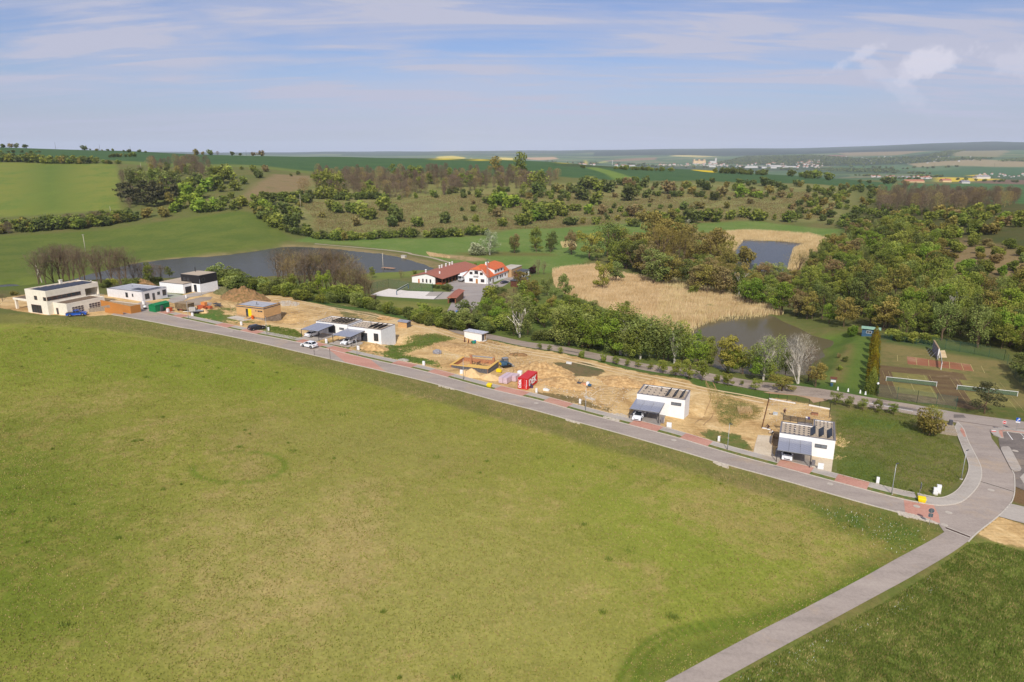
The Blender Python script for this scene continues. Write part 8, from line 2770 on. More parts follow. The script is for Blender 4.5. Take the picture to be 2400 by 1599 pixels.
 scatter([(740,432),(765,466),(880,468),(950,466),(1060,459),(1130,448),(1230,446),(1312,436),(1310,418),(1200,412),(1000,413),(850,413),(745,414)],285,(11,17),[('bare','n',4,.85),('stick','n',3,.8),('bare','r',1.5,.8),('broad','g',.8,1),('broad','m',.5,1)],wd,'hilltop_tree','tree',cdict('# tree in the leafless hilltop wood'),10,gap=3.6)
 along(12,[(380,400),(470,400),(600,412),(720,405),(860,400)],24,9,[('shrub','g',2,1),('shrub','d',2,1),('shrub','m',1,1)],wd,'edge_bush','bush',cdict('# bush at the lower edge of the bare wood'),11,5)
 along(12,[(1000,400),(1200,385),(1300,370),(1400,370),(1800,400),(2000,380),(2150,330)],26,7,[('shrub','g',2,1),('shrub','d',2,1),('shrub','o',1,1)],wd,'edge_bush','bush',cdict('# bush at the lower edge of the bare wood'),12,6)
 plant_list(12,'1830 260 165 Bg .8,1655 250 130 Bo .9,1960 360 150 Tg 1.8,1900 370 140 Tm 1.6,1840 395 100 Tg 1.6,470 390 170 Bg,560 400 170 Bm,430 330 100 Nr,330 360 90 Nr 1.3',wd,'wood_tree','tree',cdict('# tall tree standing out of the bare wood on the hilltop'))
 hs = 'bushes scattered over the dry hillside'
 D = cdict('# bush on the dry grassy hillside')
 plant_list(12,'530 485 75 Sg,560 500 80 Sg,650 495 75 Sg,690 505 85 Sm,740 530 100 Sm,790 545 85 Sg,880 485 100 Sg,890 435 70 Sg,960 565 130 Sd .8,940 595 80 Sd,1115 595 75 Sg,1300 570 85 Sd,1430 395 40 Sd,1430 365 35 Sd,1530 392 58 Sg,1420 487 32 Sd,1495 488 42 Sg,1495 440 34 Sr,1440 552 40 Sd,1515 558 48 Sg,1630 505 65 Sg,1660 525 65 Sr,1700 595 68 Sg,1590 435 55 Sd,1640 445 85 Sb,1690 450 100 Sb,1740 460 90 Sb,1790 448 75 Sb,1830 585 85 Sg,1862 575 80 Sg,1905 555 80 Sb,1950 550 120 Sg,2000 540 110 Sg,1880 500 90 Sg,2080 515 105 Sg,2122 515 75 Sg,2070 455 55 Sg,2290 502 70 Sb .8,2180 582 55 Sd 1.6,2140 578 50 Sd,2050 335 34 Sd,2035 402 38 Sm,2190 482 45 So 1.6,455 530 40 So,240 245 20 Sd,292 235 28 Sd,2120 390 55 Sd,2190 360 60 Sd',
               hs,'hillside_bush','bush',D)
 plant_list(13,'500 330 90 Sd,540 335 90 Sd,600 350 80 Sg,490 410 90 Sd,590 440 95 Sg,680 355 85 Sd,745 308 55 Sd,800 315 65 Sr,850 305 60 Sg,810 415 115 Sd,920 325 85 Sd .9,990 325 45 Sd,930 395 65 Sd,1080 365 95 Sr 1.3,1120 388 45 Sd,1190 322 48 So,1240 368 55 So,1300 322 60 Sd,1340 342 65 Sd,1310 388 45 Sd,1380 292 38 Sd,1400 412 65 Sd,1440 385 75 Sr,1570 308 48 Sd,1540 345 55 Sg,1580 390 85 Sb,1630 314 42 Sd,1670 302 34 Sd,1690 392 48 Sb 1.4,1740 314 68 Sd,1790 314 45 Sd,1780 362 55 So,1840 324 45 Sd,1850 392 52 Sr,1960 315 48 Sd,1985 320 42 So,2040 338 34 Sd,270 404 34 Sg,370 395 34 Sd,420 484 50 Sg,455 484 50 Sg,525 502 68 Sb .8,625 508 72 Sr,750 492 45 Sg,820 522 78 Sr,870 532 40 So,955 426 32 Sr,1090 466 32 Sd,1190 478 62 Sd,1220 522 62 Sd,1140 502 36 Sb,1300 465 40 So 2,1270 545 65 Sd,1330 555 90 Sg,1390 558 95 Sg,1480 468 48 So,1510 545 72 Sg,1600 532 72 Sg,1690 552 82 Sg,1730 548 62 Sg,1810 550 48 Sg .6,1240 568 100 Sd,1160 575 65 Sg,1000 530 60 Sd,815 590 62 Sg,862 594 54 Sd,580 578 52 Sg,410 582 58 Sd 1.8,490 572 45 So,300 518 72 Sg,352 520 74 Sg,60 585 85 Sg,100 575 85 Sg,160 555 80 Sb,222 540 105 Sg,112 505 90 Sg,1920 562 85 Sg,1880 558 60 Sg,1215 572 32 Sh,180 380 90 Sd,330 360 60 So,30 450 70 Sb,710 392 36 Sr,1480 320 40 So,1650 540 45 Sg,1100 560 90 So,1050 570 80 Sg,900 560 70 So',
               hs,'hillside_bush','bush',D)
 scatter([(1330,440),(1420,428),(1700,436),(1850,442),(1880,470),(1800,480),(1560,470),(1400,470)],60,(3.5,8),[('shrub','d',3,1.2),('shrub','g',2,1.2),('shrub','r',1,1.1)],hs,'hillside_bush','bush',D,47,gap=5)
 scatter([(1340,480),(1500,480),(1640,490),(1740,510),(1600,520),(1400,522)],32,(3.5,7),[('shrub','d',2,1.2),('shrub','g',2,1.2),('shrub','o',1,1.1)],hs,'hillside_bush','bush',D,48,gap=5)
 scatter([(1150,450),(1290,440),(1340,470),(1290,520),(1180,500)],34,(3.5,8),[('shrub','d',2,1.2),('shrub','g',2,1.2)],hs,'hillside_bush','bush',D,49,gap=5)
 low = 'hedge at the foot of the dry hillside'
 LD = cdict('# bush in the hedge at the foot of the dry hillside')
 mixl = [('shrub','d',3,1.25),('shrub','g',3,1.25),('shrub','o',.6,1.2),('shrub','m',.6,1.2)]
 along(12,[(20,500),(90,560),(160,600),(260,640),(380,665),(480,680),(560,690),(650,685),(760,682),(880,672),(1000,668),(1100,662)],44,7.2,mixl,low,'hedge_bush','bush',LD,13,2.5)
 along(12,[(1180,665),(1300,665),(1450,655),(1600,650)],16,7.5,mixl,low,'hedge_bush','bush',LD,14,2)
 along(12,[(0,450),(60,500),(150,560),(230,590),(330,620)],22,8,mixl,low,'hedge_bush','bush',LD,15,4)
 along(12,[(0,410),(100,410),(200,400),(300,400),(360,430),(250,430),(330,460)],20,7,mixl,low,'hedge_bush','bush',LD,16,4)
 plant_list(12,'435 645 95 Nr,690 590 70 Sr',low,'bare_tree','tree',cdict('# half bare tree above the hedge at the foot of the hillside'))
 # right hand slopes
 rb = 'scrub between hillside and right wood'
 RD = cdict('# bush in the dense scrub right of the hillside')
 mixr = [('shrub','d',4,1.2),('shrub','g',3,1.2),('shrub','r',.7,1.1),('shrub','o',1,1.1)]
 scatter([(1830,512),(1850,475),(1900,462),(1960,458),(2060,478),(2130,500),(2150,540),(2100,552),(2000,538),(1900,520)],105,(5,8.5),mixr,rb,'scrub_bush','bush',RD,17,gap=4.5)
 scatter([(1880,458),(1920,440),(2000,438),(2060,445),(2060,470),(1960,460)],34,(5,9),mixr,rb,'scrub_bush','bush',RD,18,gap=5)
 scatter([(2055,476),(2060,502),(2150,508),(2260,506),(2390,484),(2385,468),(2200,458),(2070,454)],150,(11,17),[('stick','n',3,.8),('bare','n',3,.8),('bare','r',1,.8)],'bare wood on the right ridge','ridge_tree','tree',cdict('# leafless tree in the wood on the right ridge'),19,gap=4)
 scatter([(2100,500),(2260,496),(2390,498),(2420,540),(2250,560),(2150,560),(2090,530)],90,(4,8),[('shrub','g',3,1.3),('shrub','b',1.2,1.2),('shrub','r',1,1.2),('shrub','o',2,1.3),('shrub','m',1.5,1.3)],'bushes on the right ridge','ridge_bush','bush',cdict('# bush on the right ridge'),20,gap=4.5)
 fr = 'mixed wood on the right slope'
 FD = cdict('# tree in the mixed wood on the right slope')
 mixf = [('broad','g',5,1.0),('broad','d',2.2,1.0),('broad','b',1.4,1.0),('broad','o',2.2,1.0),('broad','m',2,1.0),('tall','e',2.6,1.25),('tall','m',2.6,1.3),('broad','r',.25,1.0)]
 scatter([(1930,600),(1990,560),(2070,545),(2150,560),(2200,590),(2190,640),(2240,690),(2200,740),(2060,770),(1960,755),(1880,742),(1850,720),(1880,690),(1890,640)],205,(6.5,14),mixf,fr,'wood_tree','tree',FD,21,hi=True,trunk=True,gap=3.6)
 scatter([(2060,772),(2200,742),(2245,695),(2400,705),(2560,740),(2560,850),(2420,850),(2352,825),(2210,800),(2100,790)],130,(6,13),mixf,fr,'wood_tree','tree',FD,22,hi=True,trunk=True,gap=3.4)
 scatter([(2180,585),(2270,565),(2420,570),(2460,620),(2440,690),(2300,690),(2230,660),(2200,640)],34,(3.5,6.5),[('shrub','g',3,1.3),('shrub','o',2,1.3),('shrub','b',1,1.2),('shrub','r',1,1.2),('shrub','e',1,1.2)],'bushes on the dry clearing at the right','clearing_bush','bush',cdict('# bush on the dry clearing at the right'),23,hi=True,gap=7)
 scatter([(1930,600),(1980,566),(2060,545),(2150,545),(2230,555),(2200,575),(2060,590),(1960,620)],40,(5,8),[('shrub','g',3,1.2),('shrub','b',1.3,1.2),('shrub','m',1.3,1.2),('shrub','r',.5,1.2)],fr,'wood_bush','bush',cdict('# bush at the upper edge of the mixed wood'),24,hi=True,gap=4)
 plant_list(16,'780 190 180 Br 1.1,640 180 130 Br 1.1,1700 620 260 Tm 1,1560 660 270 Te 1,1480 740 300 Te 1,1690 800 400 Tm 1 b,1760 760 380 Tm 1 b,1600 700 300 Te 1 b,2250 470 140 Bb 1.2,2180 660 200 Bg 1.2,2330 620 220 Bo 1.2,1820 290 110 Sb 1.2,2150 340 100 Sb 1,2080 700 220 Bd 1.1,700 540 130 Bg,960 700 160 Bd,1060 820 190 Br .9,560 780 170 Bb,690 810 260 Bo,400 740 230 Bo .9,270 700 220 Br .9,130 690 260 Bb 1.1,930 480 130 Be 1.2',fr,'wood_tree','tree',cdict('single # tree standing out along the edge of the right wood'),True,True)
 # wetland and pond trees
 wt = 'trees of the reedy wetland'
 WD = cdict('# tree in the wetland between the two right ponds')
 plant_list(13,'160 745 135 Bg .9,275 755 120 Bd .9,410 785 145 Br .9,535 815 170 By 1.2,660 805 250 Tg 1.8,700 800 220 Te 1.7,770 800 180 Tm 1.3 b,830 820 170 Tr 1.6,900 830 180 Bo,980 840 310 Bo .9,1050 850 290 Bo .9,1150 855 270 Bo .9,1210 840 250 Br .9,1370 870 240 Bo 1,1450 860 190 Bo,580 830 100 Be,700 850 130 Bg,780 880 170 Bd,860 900 200 Bd,935 900 170 Bd,15 775 120 Br .7,1610 850 120 So,1330 810 130 Bo,840 870 150 Bo',
               wt,'wetland_tree','tree',WD,True,True)
 plant_list(15,'560 420 200 Be 1.1,440 480 250 By .8,910 430 300 Be 1.2,1060 430 260 Bo 1.1,1230 440 240 Bd 1.2,1310 505 250 Br 1.1,1400 525 270 Bo 1.1,1540 540 270 Br 1.1,1275 525 105 Sm,1690 510 260 Td 1.4 b,1740 560 190 Bg,1900 430 190 Br 1.1,2000 400 170 Be 1.2,2230 340 210 Nr 1.3,1800 630 250 Bb 1.1,1750 600 200 Bg,1890 630 190 Bg,2080 700 270 Bb 1.1,2220 710 190 Br,1980 610 170 Be,2320 740 200 Bo,1000 420 180 Bd,1620 480 150 So 1.2,1960 470 120 Se 1.3,2120 440 110 Sr 1.3,1470 330 150 Bo,1130 310 210 Tn .4,1060 490 35 Sd 1.3,1130 490 38 Sd 1.3,1430 640 45 Sd 1.6,1160 730 45 Sr 1.6,700 600 28 Sd 3,1590 360 230 Bo 1.2,1480 470 260 No 1.3,1560 300 240 No 1.3,850 330 260 Br 1.1,740 260 240 Bg 1.1,640 250 220 Td 1.5,960 260 340 No 1.2,1180 260 300 No 1.2',
               wt,'wetland_tree','tree',WD,True,True)
 fr2 = 'trees between the lane and the brown pond'
 plant_list(15,'130 985 350 Tg 2.2,260 995 330 Te 2.2,310 1005 130 Sr 1,60 705 130 Bb 1.2,130 700 130 Bg 1.1,190 700 150 Bg,390 810 160 Bd 1.2,250 690 120 Bd 1.2,350 700 130 Be 1.2,430 1005 140 Sb,450 950 210 Bb 1,400 985 120 Sb,610 1065 440 Tg 1.8 b,650 1075 400 Te 1.8 b,530 1045 230 Nn 1,690 1080 380 Tg 1.7,780 1105 400 Te 1.6 b,870 1085 370 Te 1.6 b,930 1095 330 Tg 1.7,1095 1145 370 Te 1.9 b,1040 1115 300 Tg 1.6,1165 1135 290 Tg 1.6,1315 1185 240 Bb 1,1240 1090 220 Bb 1,1400 1070 170 Bg,1590 1235 330 By .95,1725 1245 220 Bm,1820 1250 290 Tg 1.3,1920 1300 400 Te 1.3 b,2020 1275 360 Te 1.3 b,2120 1265 240 Tg 1.3,1435 1175 75 Bb 1.1,90 560 220 Be .8,700 1075 300 Td 1.6,1000 1115 280 Td 1.6,560 1060 300 Te 1.6,20 920 80 Sd 1.4,2060 1300 60 Sm 2.6,640 690 110 Bg',
               fr2,'pondside_tree','tree',cdict('# tree between the lane and the brown pond'),True,True)
 plant_list(15,'2232 1334 420 Nw .9 b,1930 1300 380 Nw .7 b,2330 1310 300 Nn .9',fr2,'birch','tree','white barked leafless birch between the lane and the brown pond',True,True)
 pk = 'trees of the small park by the lane'
 plant_list(18,'470 330 290 Bd 1.1,430 350 230 Be 1.1,640 200 190 Bb 1.1,780 330 230 Bb 1.1,660 325 140 Sb,560 310 160 Bg,1030 425 420 Te 1.9 b,1110 400 200 Te 1.6,960 400 220 Tg 1.6,1300 320 260 Bg 1,1460 195 160 Bg 1.1,1250 460 120 Sd 1.6,1350 465 120 Sd 1.6,1420 460 110 Sd 1.6,700 130 110 Bg,850 90 90 Nr,1000 60 80 Nr,1190 220 130 Nr,1160 90 120 So,1380 90 110 So',pk,'park_tree','tree',cdict('# tree in the small park by the lane'),True,True)
 plant_list(3,'1385 205 160 Ss 1.3,1450 200 120 Ss 1.3,1560 195 290 Ts 2.0 b,1860 175 190 Tg 1.8,2130 160 170 Bg,2300 165 170 Bd,115 480 130 Bg .7,640 430 45 Sg,470 480 90 Nr,1700 720 120 Nr 1.2,1850 700 110 Nr 1.2,1520 740 90 Nr 1.2,1740 820 160 Nr 1.2,2080 430 100 Sk 1,2150 440 170 Nn .7,2220 440 150 Nn .7,1950 640 230 Bo 1.1,2080 760 240 Bo 1.1,1900 860 180 Be,2260 700 200 Be,1380 330 40 Sg,1060 640 90 Sd 1.2,930 610 50 Sd 1.6,1000 620 60 Sd 1.6,880 600 45 Sd 1.6,2330 800 180 Be 1',pk,'garden_tree','tree',cdict('# tree or shrub in the grounds of the guesthouse'),True,True)
 scatter([(1480,640),(1560,600),(1650,600),(1700,625),(1780,650),(1880,672),(1850,704),(1740,700),(1660,684),(1560,668)],50,(7,12),[('broad','o',3,1.1),('broad','e',2,1.1),('broad','g',2,1.1),('broad','m',2,1.1),('broad','r',1,1.1),('tall','e',1,1.3)],wt,'wetland_tree','tree',WD,41,hi=True,trunk=True,gap=4.5)
 scatter([(1420,604),(1500,560),(1620,556),(1690,590),(1640,612),(1520,642),(1430,624)],26,(9,16),[('broad','o',3,1),('broad','m',2,1),('tall','g',2,1.5),('broad','g',1,1)],wt,'wetland_tree','tree',WD,42,hi=True,trunk=True,gap=6)
 along(15,[(60,985),(260,1000),(540,1062),(700,1088),(930,1108),(1180,1140)],17,10.5,[('tall','g',3,1.7),('tall','e',2,1.7),('tall','m',2,1.7),('broad','b',1,1)],fr2,'pondside_tree','tree',cdict('# tree between the lane and the brown pond'),43,1.5,True,.2)
 along(15,[(1240,1120),(1400,1165),(1600,1225),(1760,1250),(1900,1290),(2060,1300)],9,6.5,[('tall','g',2,1.7),('broad','m',2,1),('tall','e',2,1.7),('broad','b',1,1)],fr2,'pondside_tree','tree',cdict('# tree between the lane and the brown pond'),44,1.5,True,.25)
 scatter([(1140,706),(1240,690),(1330,720),(1400,756),(1480,790),(1480,830),(1300,800),(1150,768)],26,(4,8.5),[('broad','g',2,1.1),('broad','b',1.5,1.1),('broad','d',1,1.1),('broad','e',1,1.1),('shrub','g',1,1.2),('bare','n',1,1)],pk,'park_tree','tree',cdict('# tree in the small park by the lane'),45,hi=True,trunk=True,gap=6)
 # hedgerow behind the earth track
 hr = 'hedgerow between the earth track and the valley'
 HD = cdict('# bush in the hedgerow behind the earth track')
 mixg = [('shrub','d',3,1.2),('shrub','g',3,1.2),('shrub','e',1,1.1)]
 along(2,[(430,295),(520,300),(620,330),(700,340),(800,340),(900,365),(1000,375)],17,5.0,mixg,hr,'hedge_bush','bush',HD,25,1.2,True)
 along(2,[(440,240),(560,260),(700,300),(850,320)],12,6.5,mixg,hr,'hedge_bush','bush',HD,26,1.5,True)
 along(2,[(1000,380),(1150,410),(1300,440),(1450,460),(1600,470),(1800,470),(2000,530),(2060,545)],24,4.6,mixg,hr,'hedge_bush','bush',HD,27,1.5,True)
 along(3,[(0,850),(140,870),(300,905),(430,925),(640,970)],12,3.6,mixg,hr,'hedge_bush','bush',HD,28,1,True)
 along(4,[(330,150),(480,190),(620,220),(760,250),(860,265)],15,4.0,mixg,hr,'hedge_bush','bush',HD,29,.8,True)
 along(4,[(400,110),(640,150),(860,210),(1040,240),(1160,310)],16,4.5,mixg,hr,'hedge_bush','bush',HD,30,.8,True)
 br = 'tall leafless trees by the large pond'
 plant_list(2,'1230 390 200 Bg .9,1110 370 150 Sd,1180 410 160 Sg,1530 445 265 Bb .85,1380 425 160 Sg,1710 440 170 Sg,1870 440 150 Sm 1.2,1900 430 220 Nn 1.2,1990 430 200 Nn 1.2,1860 260 120 Bd,1740 300 160 Bd,930 290 90 Sg,2020 470 90 Sn 1.2,1900 520 80 Sd 1.2,2010 540 70 Sd 1.2,1450 350 120 Sd',br,'bank_tree','tree',cdict('# tree or bush below the leafless trees by the large pond'),True,True)
 bd = 'tall leafless tree in the clump by the large pond'
 plant_list(2,'1080 270 300 Nn 1,1180 290 330 Nr 1,1130 310 260 Nn 1,1250 310 340 Nn 1,1300 330 330 Nr .9,1350 340 360 Nn .9,1400 340 370 Nn .9,1450 350 370 Nr .9,1500 350 380 Nn .9,1560 350 390 Nn .9,1610 350 380 Nr .9,1660 350 370 Nn .9,1720 360 370 Nn .9,1780 370 360 Nr .9,1830 400 330 Nn 1,1900 420 320 Nn 1,1210 340 280 Nr 1,1640 400 330 Nn 1,1760 420 280 Nr 1,1950 430 250 Nr 1',br,'bare_tree','tree',bd,True,True)
 plant_list(1,'430 410 330 Nn 1,500 400 350 Nn 1,590 390 370 Nn 1,660 385 380 Nn .95,700 385 360 Nn 1,770 380 370 Nn .95,820 385 370 Nn 1,890 390 360 Nn 1,940 380 340 Nn .9,1080 400 330 Nn .8,1120 405 380 Nn .9,1240 410 380 Nn .9,1330 410 360 Nn .9,1400 410 370 Nn .9,1480 400 280 Nn .9,1560 400 200 Nn 1,1700 400 200 Nn 1,1780 390 180 Nn 1','leafless trees behind the villa and bungalow','bare_tree','tree','leafless tree on the pond bank behind the villa and the bungalow',True,True)
 plant_list(1,'1640 420 230 Bg .7,1870 340 120 Bd,1180 440 90 Sd 1.3,1240 425 90 Sm 1.3,1420 425 80 Sd 1.4,1520 425 90 Sd 1.4,1600 415 80 Sd 1.4,1700 415 90 Sd 1.3,1760 400 80 Sd 1.3,1470 430 70 Sd 1.3,1130 450 60 Sd 1.3,160 530 50 So 1.6,30 600 80 Nn 1','bushes behind the villa and bungalow','bank_bush','bush',cdict('# bush behind the bungalow by the pond'),True,True)
 for n,s in ((5,'330 50 58 Se .8,595 102 85 Se .9,862 152 100 Sg .8,1005 180 100 Bm 1.2,1150 202 82 Bg 1.3,1285 215 82 Bm 1.2,1435 247 78 Bm 1.2,1590 292 165 Bm 1.1,1745 328 190 Bm 1,1905 362 225 Bm 1,2070 388 260 Bm .95,2250 422 110 Bg .9,2345 400 110 Sg .7'),(4,'1715 468 66 Be 1.2,1825 482 60 Be 1.2,1945 518 80 Be,2180 562 90 Sg .8'),
                 (6,'160 95 95 Bg 1,290 128 150 Bm 1.2,465 127 66 Bg,630 182 130 Bm 1.2,1615 362 150 Bg 1.1,1780 397 140 Bg 1,1945 432 150 Bm 1,955 195 180 Bo 1.9'),(8,'740 1162 135 Bg 1.1,910 1192 130 Bg 1.1')):
  rs = plant_list(n,s,'young trees lining the lane','young_tree','tree',cdict('# young tree in the row along the lane'),True,True)
 plant_list(8,'465 322 135 Sb .8,50 880 250 Bo .9,320 700 60 Sm,380 600 60 Sd 1.4,310 560 50 Sr 1','bushes on the lawn left of the courts','lawn_bush','bush',cdict('# bush on the lawn left of the tennis courts'),True,True)
 for y,h,c in ((372,170,'t'),(440,190,'t'),(510,215,'t'),(585,225,'t'),(665,245,'t'),(745,250,'t'),(825,250,'t'),(895,250,'g'),(950,265,'g')):
  x = 712 - (y - 372) * .075
  p = hit(*q(8,x,y)); H = h / 4.708 * scale_at(p)
  tree(p,H,'col',c,'column_conifer',{'t': 'bronze tinged columnar conifer in the row beside the tennis courts','g': 'green columnar conifer at the lane end of the conifer row'}[c],'conifer','row of columnar conifers',1.35,None,True,False)
 p = hit(*q(8,1915,1175)); tree(p,365 / 4.708 * scale_at(p),'pine','p','pine_tree','broad dark pine between the lane and right tennis court','tree',None,.95,0,True,True,random,mat('pine_bark',S(150,120,94),.9,.15,3))
 p = hit(*q(7,800,318)); tree(p,330 / 4.48 * scale_at(p),'shrub','o','willow_bush','large loose willow bush beside the gabion steps','bush',None,.95,1,True,False,random,None,True)
 b = tree(p,330 / 4.48 * scale_at(p),'bare','m','willow_bush','twiggy spring green willow stem inside the large bush at the bend','bush',None,1.1,2,True,True)
 plant_list(8,'2340 760 230 Bd 1.2,2400 860 260 Bd 1.2,2470 960 300 Bg 1.2,1340 410 110 Sg 1.4,1250 400 130 Sm 1.4,1120 390 120 Sm 1.4,1000 375 110 Sg 1.4,900 350 110 Sm 1.4',fr,'fence_tree','tree',cdict('# tree just outside the mesh fence of the courts'),True,True)
 # far trees on the plateau and in the river plain
 ft = 'dark trees on the far side of the crop plateau'
 plant_list(13,'1925 248 48 Sg 1.3,1995 255 40 Sg 1.2,2035 262 56 Sg 1.3,2075 262 58 Sg 1.3,2110 262 56 Sg 1.2,2180 272 56 Sg 1.2,492 190 22 Sd 1.8',ft,'plateau_tree','tree',cdict('large # tree on the far edge of the crop plateau'))
 plant_list(14,'1400 302 55 Sd 1.3,1440 300 50 Sd 1.2,1535 312 40 Sr 1.4,1285 295 26 Sd,1220 290 24 Sd',ft,'plateau_tree','tree',cdict('large # tree before the village in the river plain'))
 along(13,[(700,196),(850,202),(1000,208),(1100,212)],26,7,[('shrub','m',1,1.2),('shrub','g',1,1.2)],ft,'row_tree','tree',cdict('# tree in the row beyond the crop plateau'),31,3)
 along(13,[(1400,222),(1550,230),(1700,236),(1780,240)],26,10,[('shrub','d',1,1.2),('shrub','g',1,1.2)],ft,'row_tree','tree',cdict('# tree in the row beyond the crop plateau'),32,6)
 for i,(pts,cnt,h) in enumerate((([(2000,392),(2100,396),(2170,394),(2250,392)],22,16),([(2000,402),(2080,406),(2160,408)],26,14),([(2000,412),(2100,414),(2200,416)],22,12),([(1500,390),(1600,394),(1740,395),(1860,399)],34,20),([(2240,422),(2300,425),(2390,428)],10,9),([(1290,381),(1400,385),(1500,387)],22,20),([(1900,396),(2000,398)],12,16),([(2060,418),(2120,420),(2200,424),(2280,428)],18,9))):
  P = [hit(*p,far=2000) for p in pts]
  ln = smooth_line(P,20); r = random.Random(i)
  for k in range(cnt):
   p = ln[r.randrange(len(ln))]; x,y = p[0] + r.gauss(0,20),p[1] + r.gauss(0,40)
   tree(Vector((x,y,gz(x,y))),h * r.uniform(.7,1.2),'shrub',r.choice('dgd'),'plain_tree','dark tree in the hedges of the river plain','tree','trees of the river plain',1.6,None,False,False,r)
 # far woods: one mass each
 for i,(pts,n) in enumerate((([(1670,385),(1755,367),(1900,365),(2000,372),(2100,370),(2170,361),(2225,354),(2262,353),(2225,364),(2180,371),(2330,372),(2300,377),(2230,378),(2130,384),(2030,388),(1860,389),(1755,387)],2600),([(2350,377),(2400,373),(2450,374),(2450,379),(2340,379)],200),([(1900,398),(2080,399),(2110,404),(1990,404)],300))):
  P = poly_at(pts); rng = np.random.default_rng(i); lo,hi_ = P.min(0),P.max(0)
  x = rng.uniform(lo[0],hi_[0],n * 6); y = rng.uniform(lo[1],hi_[1],n * 6)
  k = sdist(x,y,P) < 0; x,y = x[k][:n],y[k][:n]; z = land(x,y)
  cs = []
  for d in range(7):
   cs.append(np.stack([x + rng.normal(0,7,len(x)),y + rng.normal(0,7,len(x)),z + rng.uniform(3,13,len(x))],1))
  c = np.concatenate(cs)
  o = place('far_wood',tri_mesh('far_wood',leaves(c,5.5,rng,.8,True),rng.random(len(c)),LM['d'])); o['kind'] = 'stuff'

def blades(name,poly,n,h,w,m,seed,lean=.3,world=False,clump=0.0,edge=0.0):
 P = np.array(poly) if world else poly_at(poly)
 rng = np.random.default_rng(seed)
 lo,hi_ = P.min(0),P.max(0)
 x = rng.uniform(lo[0],hi_[0],n * 3); y = rng.uniform(lo[1],hi_[1],n * 3)
 if clump:
  # cluster by noise
  v = np.sin(x * clump + 1.7 * np.sin(y * clump * .7)) * np.sin(y * clump * 1.1 + 1.3 * np.sin(x * clump * .6))
  k = rng.random(len(x)) < .35 + .65 * (v > -.2)
  x,y = x[k],y[k]
 k = sdist(x,y,P) < edge * rng.random(len(x)); x,y = x[k][:n],y[k][:n]
 z = land(x,y)
 n = len(x)
 hh = h * rng.uniform(.6,1.15,n); a = rng.uniform(0,6.283,n)
 b = np.stack([x,y,z],1); s = np.stack([np.cos(a),np.sin(a),0 * a],1) * w
 tip = b + np.stack([rng.normal(.25,lean,n) * hh * .5,rng.normal(0,lean,n) * hh * .5,hh],1)
 o = place(name,tri_mesh(name,np.stack([b - s,b + s,tip],1),np.clip(rng.random(n) * .7 + .22 * np.sin(x * .31 + 2 * np.sin(y * .17)) * np.sin(y * .37 + x * .1) + .12,0,1),m)); o['kind'] = 'stuff'
 return o

